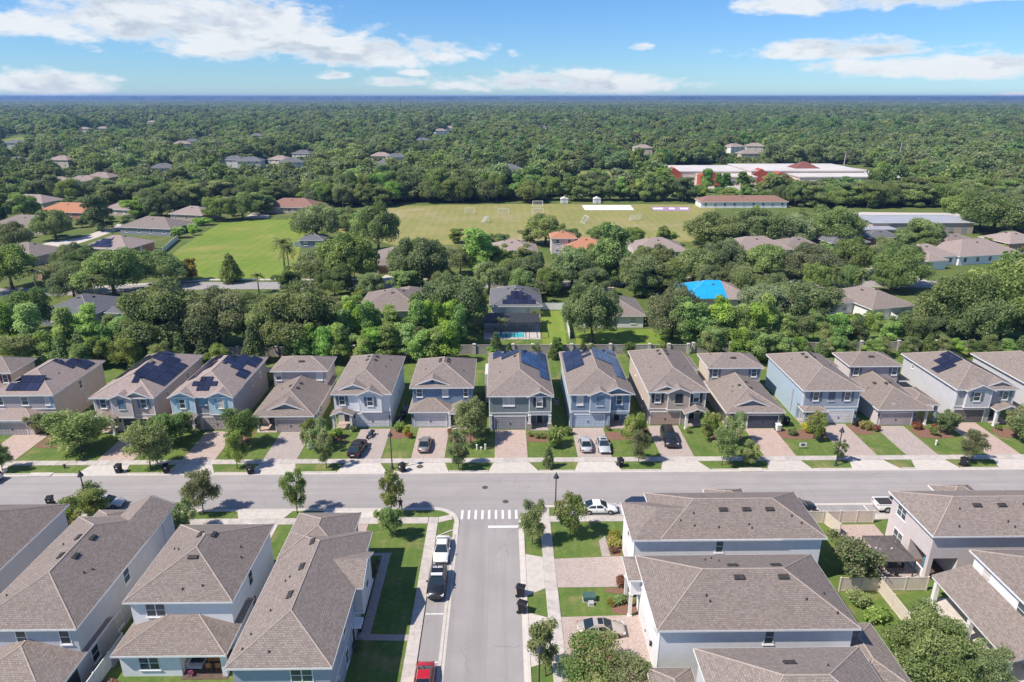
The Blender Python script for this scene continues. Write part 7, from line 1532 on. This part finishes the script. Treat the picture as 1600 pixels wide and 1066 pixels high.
# ------------------------------------------------------------------ trees beyond the wall
MID = [
 ('oak', -169.6, 235.6, 11.1, 12.3), ('oak', -169.5, 259.3, 11.8, 13.5), ('tall', -162.2, 277.6, 13.8, 11.8), ('oak', -137.9, 187.5, 13.4, 14.9), ('palm', -128.2, 183.4, 7.7, 7.3), ('oak', -104.9, 179.3, 14.0, 16.0), ('oak', -98.4, 192.6, 10.1, 13.5), ('autumn', -91.8, 196.9, 6.9, 5.6), ('dark', -79.2, 194.5, 8.3, 7.4), ('palm', -102.7, 167.5, 9.3, 7.1),
 ('oak', -107.4, 147.3, 11.5, 12.0), ('grey', -71.6, 137.3, 14.6, 18.7), ('grey', -60.7, 138.4, 14.2, 15.5), ('grey', -54.3, 142.3, 12.1, 11.8), ('dark', -74.8, 131.0, 6.2, 5.2), ('dark', -65.5, 130.6, 6.3, 5.2), ('dark', -60.7, 130.5, 5.7, 4.4), ('street', -56.9, 128.3, 4.4, 5.1),
 ('pine', -103.6, 136.2, 10.4, 6.7), ('pine', -97.5, 134.6, 10.6, 7.4), ('pine', -90.2, 134.5, 9.9, 6.6), ('pine', -84.9, 134.5, 10.6, 6.3), ('bright', -91.2, 130.9, 7.0, 6.5), ('bright', -80.4, 132.9, 7.7, 5.8), ('street', -97.4, 128.9, 6.4, 7.6), ('dark', -84.9, 129.4, 6.2, 5.6),
 ('grey', -69.0, 253.1, 14.6, 18.4), ('grey', -43.3, 235.0, 16.8, 16.3), ('oak', -43.5, 189.0, 16.5, 16.5), ('oak', -52.6, 192.0, 11.2, 15.0), ('palm', -65.6, 201.1, 12.0, 7.6), ('palm', -63.3, 198.0, 11.1, 5.6), ('palm', -67.3, 182.6, 5.8, 4.6), ('palm', -49.0, 178.6, 8.7, 5.1), ('grey', -43.2, 137.0, 14.1, 18.1), ('grey', -50.4, 138.2, 11.8, 10.8), ('bright', -36.2, 157.1, 6.7, 6.1), ('dark', -41.8, 131.7, 6.5, 5.2), ('dark', -50.5, 130.3, 8.4, 5.2),
 ('oak', -22.9, 187.4, 15.3, 15.3), ('bright', -7.4, 201.9, 14.0, 12.6), ('dark', -17.3, 185.9, 10.4, 8.2), ('grey', -11.1, 150.1, 14.0, 16.8), ('oak', 1.6, 191.3, 8.3, 9.2), ('palm', -9.2, 218.9, 11.3, 5.4), ('bright', -39.6, 194.7, 9.9, 7.4), ('street', -20.4, 157.9, 6.8, 5.5),
 ('oak', 15.5, 247.3, 11.7, 14.9), ('oak', 6.1, 187.0, 9.9, 10.8), ('oak', 19.3, 186.8, 12.1, 12.9), ('tall', 31.0, 189.5, 17.6, 11.2), ('oak', 38.3, 182.5, 11.2, 13.7), ('oak', 45.9, 182.4, 9.4, 10.5), ('oak', 54.7, 190.6, 11.2, 13.9), ('oak', 19.4, 141.0, 13.9, 11.9), ('oak', 37.4, 143.2, 12.4, 12.1), ('bright', 33.4, 249.4, 5.7, 6.1), ('grey', 76.5, 244.2, 11.8, 22.1), ('grey', 92.8, 246.3, 13.9, 22.3), ('grey', 65.8, 197.8, 11.6, 12.5), ('oak', 77.7, 197.7, 10.8, 12.5), ('palm', 9.5, 171.7, 6.4, 5.3), ('oak', 13.2, 185.5, 5.9, 7.2), ('oak', 34.4, 188.0, 7.4, 9.0),
 ('grey', 104.4, 243.9, 11.1, 17.5), ('grey', 120.5, 245.9, 13.9, 19.9), ('grey', 89.2, 193.0, 11.3, 17.4), ('oak', 103.1, 197.3, 12.7, 12.1), ('oak', 111.5, 185.6, 12.4, 15.0), ('oak', 147.3, 236.7, 11.3, 15.3), ('oak', 100.4, 144.1, 15.7, 15.8), ('oak', 110.5, 142.3, 19.2, 18.1), ('oak', 117.7, 142.2, 18.9, 15.3), ('oak', 102.1, 138.2, 12.9, 12.3), ('grey', 71.2, 156.7, 9.9, 17.2), ('grey', 61.7, 154.4, 10.2, 12.1), ('palm', 91.9, 182.5, 7.6, 4.9), ('palm', 96.2, 176.6, 8.1, 4.8), ('oak', 192.5, 264.8, 16.4, 23.9), ('oak', 200.1, 259.4, 14.7, 19.6), ('street', 152.0, 285.2, 4.3, 4.8), ('bright', 149.0, 279.3, 4.7, 6.8), ('gbush', 169.7, 228.1, 3.5, 5.7),
 ('dark', -1.6, 133.4, 5.1, 3.2), ('bright', 11.1, 133.2, 4.4, 2.4), ('oak', 65.1, 173.3, 8.7, 8.4), ('gbush', -124.0, 261.2, 4.2, 6.4), ('gbush', -126.1, 288.9, 3.2, 7.0), ('gbush', -124.7, 274.4, 3.1, 6.1), ('oak', 199.4, 295.6, 12.4, 16.6), ('oak', -115.1, 304.7, 11.7, 14.1), ('oak', -123.1, 299.9, 11.0, 12.7), ('bright', -163.6, 308.8, 9.0, 12.5), ('oak', -208.2, 301.0, 12.4, 13.8),
]
for (k, x, y, h, w) in MID: plant(k, x, y, h, w)
# hedge of tall bright trees along the wall
hr = random.Random(11)
def row(a, b, n, kinds, h, w, jx=1.2, jy=2.0):
    for k in range(n):
        t = (k+.5)/n; x = a[0]+(b[0]-a[0])*t+hr.uniform(-jx, jx); y = a[1]+(b[1]-a[1])*t+hr.uniform(-jy, jy)
        plant(hr.choice(kinds), x, y, h*hr.uniform(.8, 1.15), w*hr.uniform(.85, 1.2))
row((-39, 139), (-8, 139.5), 14, ['bright', 'bright', 'pine'], 9.6, 5.8); row((-33, 136.2), (-10, 136.6), 8, ['bright', 'street'], 5.0, 4.2, .8, .5)
row((38, 139), (58, 140), 10, ['bright'], 10, 6.5); row((58, 139), (92, 140), 13, ['bright', 'street'], 6.5, 5.0); row((42, 136), (56, 136.5), 5, ['bright', 'palm'], 5.0, 4.0, .6, .4); row((92, 142), (118, 144), 7, ['oak', 'bright'], 7.5, 7.0)
row((-44, 129.5), (-9, 129.5), 15, ['bright', 'bright', 'pine'], 7.4, 5.2, 1, 1.4); row((41, 129.5), (57, 130), 7, ['bright', 'bright', 'street'], 7.4, 5.2, 1, 1); row((-88, 128), (-66, 127), 9, ['street', 'dark', 'bright'], 6.2, 4.8, 1, 1.5); row((58, 131.2), (116, 132.3), 17, ['dark', 'street', 'bright', 'street'], 4.6, 3.8, 1.5, .8); row((-8, 131.6), (36, 131.4), 7, ['dark', 'street', 'bright'], 3.4, 2.6, 2.5, .6)
row((-62, 179), (112, 179), 17, ['oak', 'grey', 'tall', 'oak'], 8.5, 8.5, 3, 2.5); row((-38, 203), (118, 202), 15, ['oak', 'tall', 'grey'], 8.5, 8.5, 3, 3); row((-22, 246), (95, 242), 13, ['oak', 'bright', 'street', 'tall'], 6.5, 6.5, 4, 5); row((-77.81, 291.30), (-55.41, 268.04), 6, ['grey', 'oak', 'bright'], 9, 8, 2, 4); row((-135, 212), (-112, 175), 5, ['oak', 'grey'], 9, 9, 3, 4); row((112, 205), (150, 230), 7, ['oak', 'tall'], 8, 8, 4, 8)
row((-95, 140), (-62, 140), 9, ['pine', 'bright', 'dark'], 7.0, 5.0)
for x, y in ((10.5, 131.5), (66, 132), (76, 132.4), (84, 132.6)): plant('dark', x, y, 4.0, 3.0)
# treeline behind the sports field
row((-79.03, 354.89), (1.42, 358.39), 20, ['tall', 'oak', 'bright'], 15, 12, 3, 6); row((4.77, 360.67), (91.14, 357.20), 24, ['tall', 'bright', 'pine'], 12, 9.5, 3, 3); row((93.96, 361.85), (138.51, 358.90), 9, ['bright', 'oak'], 7, 8, 2, 3); row((-80.95, 389.42), (-2.01, 383.06), 16, ['tall', 'oak', 'bright'], 15, 13, 4, 8)
row((134.38, 339.01), (192.31, 334.09), 12, ['oak', 'tall'], 11, 12, 3, 5); row((201.65, 351.18), (264.10, 345.89), 11, ['oak', 'tall'], 12, 13, 4, 7); row((112.45, 392.31), (147.64, 383.71), 6, ['pine', 'bright', 'pine'], 13, 8, 3, 4); row((-206.34, 370.62), (-94.06, 384.27), 20, ['oak', 'bright', 'tall'], 9.5, 11, 4, 7); row((-261.34, 352.85), (-210.51, 365.87), 9, ['oak', 'tall'], 12, 13, 4, 8); row((223.82, 420.48), (244.44, 401.93), 4, ['pine', 'bright'], 15, 9, 3, 4)

# ------------------------------------------------------------------ far houses standing in the woods
wordn = ['first', 'second', 'third', 'fourth', 'fifth', 'sixth', 'seventh', 'eighth', 'ninth', 'tenth', 'eleventh', 'twelfth', 'thirteenth', 'fourteenth', 'fifteenth', 'sixteenth', 'seventeenth', 'eighteenth', 'nineteenth', 'twentieth', 'twenty-first', 'twenty-second', 'twenty-third', 'twenty-fourth', 'twenty-fifth', 'twenty-sixth', 'twenty-seventh', 'twenty-eighth', 'twenty-ninth', 'thirtieth']+['later']*60
FARP = [(-622.7, 1067.1, 0), (-604.8, 1086.1, 0), (-622.1, 1170.7, 0), (-633.6, 1243.1, 0), (-661.1, 1354.9, 0), (-387.5, 560.7, 1), (-338.4, 539.4, 0), (-263.1, 397.3, 0), (-250.3, 391.7, 0), (-252.6, 420.5, 0), (-254.2, 439.9, 0), (-270.4, 381.4, 0), (-241.9, 500.9, 1), (-326.5, 725.8, 0), (-206.7, 537.6, 1), (-189.6, 527.6, 1), (-182.3, 568.9, 0), (-155.2, 517.7, 1), (-179.8, 630.4, 1), (-104.7, 603.3, 0), (-87.7, 590.8, 1), (-87.6, 536.0, 1), (-91.5, 824.0, 1), (-86.0, 1006.2, 2), (-82.0, 1099.1, 2), (5.2, 493.3, 1), (60.9, 1117.9, 1), (45.1, 505.9, 1), (132.2, 662.2, 0), (225.7, 676.5, 2), (220.4, 625.1, 0), (245.7, 684.2, 0), (-350.5, 805.0, 1), (-375.2, 931.3, 0), (-321.1, 930.6, 1), (-511.8, 746.5, 1)]
seen = {0: 0, 1: 0, 2: 0}
for (x, y, k) in sorted(FARP, key=lambda q: q[0]/q[1]):
    lb = '%s %s house from the left in the distant woods' % (wordn[seen[k]], ('pinkish brown roofed', 'grey roofed', 'white')[k]); seen[k] += 1
    cottage((x, y), 17, 12, hr.uniform(-25, 25), (PK, GR, PK)[k], ('st_cream', 'st_lgrey', 'st_white')[k], lb, two=(k == 2 or hr.random() < .3), h=3.2)
    HOUSES2.append((x, y-10, 13))
    if y > 650: HOUSES2.append((x*.975, y*.975, 15)); HOUSES2.append((x*.95, y*.95, 12))

# ------------------------------------------------------------------ the woods
FIELDS = [[(-91.91, 297.81), (-70.89, 316.36), (-53.44, 347.91), (4.65, 351.54), (107.44, 350.18), (93.29, 296.99), (63.93, 227.47), (-36.13, 228.79), (-68.92, 276.42)], [(-19.73, 423.71), (-11.72, 502.21), (68.05, 514.73), (107.61, 518.89), (101.57, 442.03), (87.44, 422.29), (24.38, 410.77)], [(82.70, 364.38), (131.37, 553.81), (275.65, 551.90), (283.58, 469.16), (217.45, 367.45)], [(-588.84, 808.16), (-679.53, 997.24), (-623.57, 964.55), (-536.55, 853.59), (-491.11, 755.70), (-488.97, 693.93)], [(-207.73, 479.63), (-220.29, 532.84), (-198.37, 522.94), (-180.65, 467.57)], [(-104.41, 507.88), (-105.99, 567.88), (-85.36, 567.60), (-79.90, 498.74)]]
def inpoly(X, Y, poly):
    c = np.zeros(len(X), bool); n = len(poly)
    for i in range(n):
        (x0, y0), (x1, y1) = poly[i], poly[i-1]
        t = ((y0 > Y) != (y1 > Y)) & (X < (x1-x0)*(Y-y0)/((y1-y0) or 1e-9)+x0); c ^= t
    return c
rgf = np.random.default_rng(77)
def sight(P):
    # lower growth in the gardens that open towards the far houses
    k = np.ones(len(P))
    for (x, y, _) in FARP+[(q[0], q[1], 0) for q in COTS if q[1] > 225]:
        t = P[:, 1]/y; m = (t < 1.0) & (t > 0.80) & (np.abs(P[:, 0]-x*t) < 11+4*(1-t)*5); k[m] = np.minimum(k[m], (0.55 if _ == 2 else 0.30)+1.6*np.maximum(0, 0.90-t[m]));
    return np.clip(k, 0.3, 1)
def scatter(y0, y1, step, margin=45, fan=.86):
    out = []
    ys = np.arange(y0, y1, step)
    for k, y in enumerate(ys):
        h = y*fan+margin; xs = np.arange(-h, h, step)+(k % 2)*step/2; out.append(np.stack([xs+rgf.uniform(-.42, .42, len(xs))*step, y+rgf.uniform(-.42, .42, len(xs))*step], 1))
    return np.concatenate(out)
A0 = scatter(262, 338, 9.5); A0 = A0[((A0[:, 0] < -72-(A0[:, 1]-262)*.35) | (A0[:, 0] > 150))]
AM = scatter(146, 330, 13.0); AM = AM[(AM[:, 1] < 176) | (AM[:, 1] > 204)]
A1 = scatter(338, 950, 7.6); A2 = scatter(950, 2700, 11.0); A3 = scatter(2700, 9500, 34.0, 200, .84); A4 = scatter(9500, 30000, 130.0, 500, .80)
def clear(P):
    m = np.ones(len(P), bool)
    for f in FIELDS: m &= ~inpoly(P[:, 0], P[:, 1], f)
    for (x, y, r) in HOUSES2: m &= ((P[:, 0]-x)**2+(P[:, 1]-y)**2) > r*r
    return P[m]
PARK = [(-113.26, 224.96), (-118.51, 251.42), (-124.09, 291.91), (-124.33, 308.24), (-91.48, 311.28), (-71.01, 291.21), (-71.69, 243.95), (-59.38, 191.36), (-90.52, 191.77)]
ROADS = [[(-165.33, 228.54), (-176.34, 259.40), (-166.52, 269.51), (-168.63, 302.09), (-155.19, 289.25), (-149.47, 234.32)], [(137.30, 301.37), (153.85, 332.56), (213.65, 327.76), (229.59, 310.58), (211.30, 284.40)], PARK]
A1 = clear(A1); A2 = clear(A2); A0 = clear(A0); AM = clear(AM)
for f in ROADS: A0 = A0[~inpoly(A0[:, 0], A0[:, 1], f)]; AM = AM[~inpoly(AM[:, 0], AM[:, 1], f)]
A0 = A0[np.abs(A0[:, 0]) < A0[:, 1]*.78]; AM = AM[np.abs(AM[:, 0]) < AM[:, 1]*.76]
# gardens of the mid quarter: shrubs and small trees, kept off the trees already standing
TP = np.array([(t[2], t[3], t[5]) for t in TREES])
AM = np.array([p for p in AM if np.min(np.hypot(TP[:, 0]-p[0], TP[:, 1]-p[1])-TP[:, 2]*.5) > 2.0])
AM = AM[rgf.permutation(len(AM))[:75]]
for (x, y) in AM: plant(prnd.choice(['street', 'street', 'bright', 'gbush', 'gbush', 'dark', 'palm', 'oak']), float(x), float(y), prnd.uniform(2.2, 5.0), prnd.uniform(3.0, 5.5))
A0 = np.array([p for p in A0 if np.min(np.hypot(TP[:, 0]-p[0], TP[:, 1]-p[1])-TP[:, 2]*.35) > 2.5])
A0 = A0[rgf.random(len(A0)) < .8]
A1 = np.concatenate([A0, A1])
# nothing denser than the planted rows close to the field edge
def thin(P, k):
    g = np.sin(P[:, 0]*.031+P[:, 1]*.017)+np.sin(P[:, 1]*.043-P[:, 0]*.012)+np.sin(P[:, 0]*.0113+2)
    return P[(g+rgf.normal(0, .8, len(P))) < k]
A1 = thin(A1, 1.75); A2 = thin(A2, 1.75)
order = np.argsort(A1[:, 1]); A1 = A1[order]
vis = np.abs(A1[:, 0]) < A1[:, 1]*.76+5; idx = np.where(vis)[0][:150]
KS = sight(A1)
for i in idx: plant(prnd.choice(['oak', 'grey', 'tall', 'tall', 'bright', 'oak']), float(A1[i, 0]), float(A1[i, 1]), prnd.uniform(9.5, 13)*(k_:=float(KS[i])), prnd.uniform(10, 14)*min(1, k_*1.3))
A1 = np.delete(A1, idx, 0)

wood_col = bpy.data.collections.new('wood_sources')
def wood_source(name, w, h, n, size, leaf, seed, lob):
    rg = np.random.default_rng(seed); lobes = lob(rg, h, w); P, N, r, ix = crown_points(rg, lobes, n, .35)
    me = leaf_mesh(name, P, N, size, .46+rg.uniform(-.2, .2, len(lobes))[ix]+rg.normal(0, .17, n), leaf, seed, 1.4, .9)
    o = bpy.data.objects.new(name, me); wood_col.objects.link(o); return o
for i, (lf, lob) in enumerate((('leaf_dark', lobes_oak(18)), ('leaf_grey', lobes_oak(20)), ('leaf_oak', lobes_round(16, .25, .34, .8)), ('leaf_grey', lobes_round(18, .2, .3, .9)), ('leaf_oak', lobes_oak(18)), ('leaf_wood', lobes_round(14, .25, .34, .8)), ('leaf_street', lobes_oak(16)), ('leaf_wood', lobes_oak(20)))):
    wood_source('wood_%02d' % i, 12, 12, 2000, .72, lf, 300+i, lob)
def canopy_patch(rg, h, w):
    L = []
    for i in range(34):
        x, y = rg.uniform(-.5, .5, 2)*w; R_ = rg.uniform(4.5, 7.5); L.append((x, y, h*rg.uniform(.45, .8), R_, R_*.6))
    return L
for i in range(4): wood_source('wood_%02d' % (8+i), 46, 14, 1500, 2.6, ('leaf_oak', 'leaf_street', 'leaf_grey', 'leaf_oak')[i], 320+i, canopy_patch)

def woods(name, pts, lo, hi, base, var, label):
    me = bpy.data.meshes.new(name); n = len(pts)
    co = np.zeros((n, 3), np.float32); co[:, :2] = pts; me.vertices.add(n); me.vertices.foreach_set('co', co.reshape(-1))
    a = me.attributes.new('pick', 'INT', 'POINT'); X, Y = pts[:, 0], pts[:, 1]
    f = np.sin(X*.0061+1.3*np.sin(Y*.0043))+np.sin(Y*.0087+1.1*np.sin(X*.0052+2))+.7*np.sin(X*.019+Y*.013)+rgf.normal(0, .6, n)+.9*X/(np.abs(Y)+1)
    kk = np.clip((f+2.6)/5.2, 0, .999)
    a.data.foreach_set('value', (base+(kk*var).astype(np.int32)).astype(np.int32))
    a = me.attributes.new('grow', 'FLOAT_VECTOR', 'POINT'); s = rgf.uniform(lo, hi, n)*sight(pts); g = np.stack([s*rgf.uniform(.85, 1.2, n), s*rgf.uniform(.85, 1.2, n), s*rgf.uniform(.75, 1.15, n)], 1).astype(np.float32); a.data.foreach_set('vector', g.reshape(-1))
    a = me.attributes.new('turn', 'FLOAT_VECTOR', 'POINT'); t = np.zeros((n, 3), np.float32); t[:, 2] = rgf.uniform(0, 6.283, n); a.data.foreach_set('vector', t.reshape(-1))
    o = mkobj(name, me, None); tag(o, label, 'woods', None, 'stuff')
    ng = bpy.data.node_groups.new(name, 'GeometryNodeTree'); ng.interface.new_socket('Geometry', in_out='INPUT', socket_type='NodeSocketGeometry'); ng.interface.new_socket('Geometry', in_out='OUTPUT', socket_type='NodeSocketGeometry')
    N = ng.nodes; Lk = ng.links; gi = N.new('NodeGroupInput'); go = N.new('NodeGroupOutput'); ip = N.new('GeometryNodeInstanceOnPoints'); ci = N.new('GeometryNodeCollectionInfo'); ci.inputs['Collection'].default_value = wood_col; ci.inputs['Separate Children'].default_value = True; ci.inputs['Reset Children'].default_value = True
    def attr(nm, ty): q = N.new('GeometryNodeInputNamedAttribute'); q.data_type = ty; q.inputs['Name'].default_value = nm; return next(x for x in q.outputs if x.enabled)
    Lk.new(gi.outputs[0], ip.inputs['Points']); Lk.new(ci.outputs[0], ip.inputs['Instance']); ip.inputs['Pick Instance'].default_value = True
    Lk.new(attr('pick', 'INT'), ip.inputs['Instance Index']); Lk.new(attr('grow', 'FLOAT_VECTOR'), ip.inputs['Scale']); Lk.new(attr('turn', 'FLOAT_VECTOR'), ip.inputs['Rotation']); Lk.new(ip.outputs[0], go.inputs[0])
    md = o.modifiers.new('woods', 'NODES'); md.node_group = ng
    return o
woods('near_woods', A1, .42, 1.40, 0, 8, 'dense mixed woods beyond the sports field and the school')
woods('far_woods', A2, .5, 1.8, 0, 8, 'continuous distant woods below the horizon')
woods('horizon_woods', A3, .85, 1.15, 8, 4, 'hazy wooded plain reaching to the horizon'); woods('horizon_ridge', A4, 2.6, 3.6, 8, 4, 'dark blue band of forest on the horizon')

# ------------------------------------------------------------------ describe the trees by what stands next to them
LAND += [('park lawn', *(-94.29, 239.88)), ('sports field', *(3.95, 298.17)), ('middle boundary wall', 3, 134), ('boundary wall at the right', 85, 135), ('leftmost pines', *(-101.19, 140.91)), ('left back street', *(-83.78, 190.97)), ('right back street', *(73.28, 191.76)), ('left bright hedge', -36, 139), ('right bright hedge', -10, 139), ('left thicket at the wall', 46, 139), ('right thicket at the wall', 72, 139), ('left far field edge', *(-54.41, 354.56)), ('middle far field edge', *(14.53, 353.65)), ('right far field edge', *(73.62, 352.87)), ('road by the school', *(185.86, 322.28)), ('far pink roofs', *(-255.48, 426.83)), ('far grey roofs', *(-192.99, 537.42)), ('distant woods', *(-34.60, 440.39)), ('right edge of the woods', *(274.22, 390.17)), ('left edge of the woods', *(-254.03, 371.25))]
KW = dict(oak='dark green oak', grey='grey green oak', tall='tall oak', bright='bright green tree', dark='dark evergreen', pine='light green pine', palm='palm', autumn='yellowish tree', street='small round tree', gbush='low bright bush', crape='flowering tree', tuft='thin tree')
groups = {}
for (o, kind, x, y, h, w) in TREES:
    nm, lx, ly = min(LAND, key=lambda q: (q[1]-x)**2+(q[2]-y)**2)
    dx, dy = x/y*ly-lx if False else (x-lx), (y-ly)
    side = ('right of' if dx > 0 else 'left of') if abs(dx) > abs(dy)*.8 else ('behind' if dy > 0 else 'in front of')
    groups.setdefault((KW[kind], side, nm), []).append((x/y, o))
for (kw, side, nm), L in groups.items():
    L.sort(key=lambda q: q[0])
    for i, (_, o) in enumerate(L):
        art = '' if nm.startswith('far ') else 'the '
        o['label'] = '%s %s %s%s' % (kw, side, 'the ', nm) if len(L) == 1 else '%s %s from the left %s the %s' % (wordn[i], kw, side, nm)
        o['group'] = 'trees beyond the boundary wall'

# ------------------------------------------------------------------ haze
hz = MB().box(-33000, 33000, -260, 46000, -1.0, 64.0).obj('haze', None)
hm = bpy.data.materials.new('haze'); hm.use_nodes = True; T_ = NT(hm.node_tree); T_.n.clear(); ho = T_.add('ShaderNodeOutputMaterial'); pv = T_.add('ShaderNodeVolumePrincipled')
pv.inputs['Color'].default_value = (0.30, 0.50, 1.0, 1); pv.inputs['Density'].default_value = HAZE; pv.inputs['Anisotropy'].default_value = 0.2  # haze whose blue also stands in for cloud shadow on the far plain
T_.link(pv.outputs[0], ho.inputs['Volume']); hz.data.materials.append(hm); hz['kind'] = 'stuff'; hz['label'] = 'thin blue haze in the air'
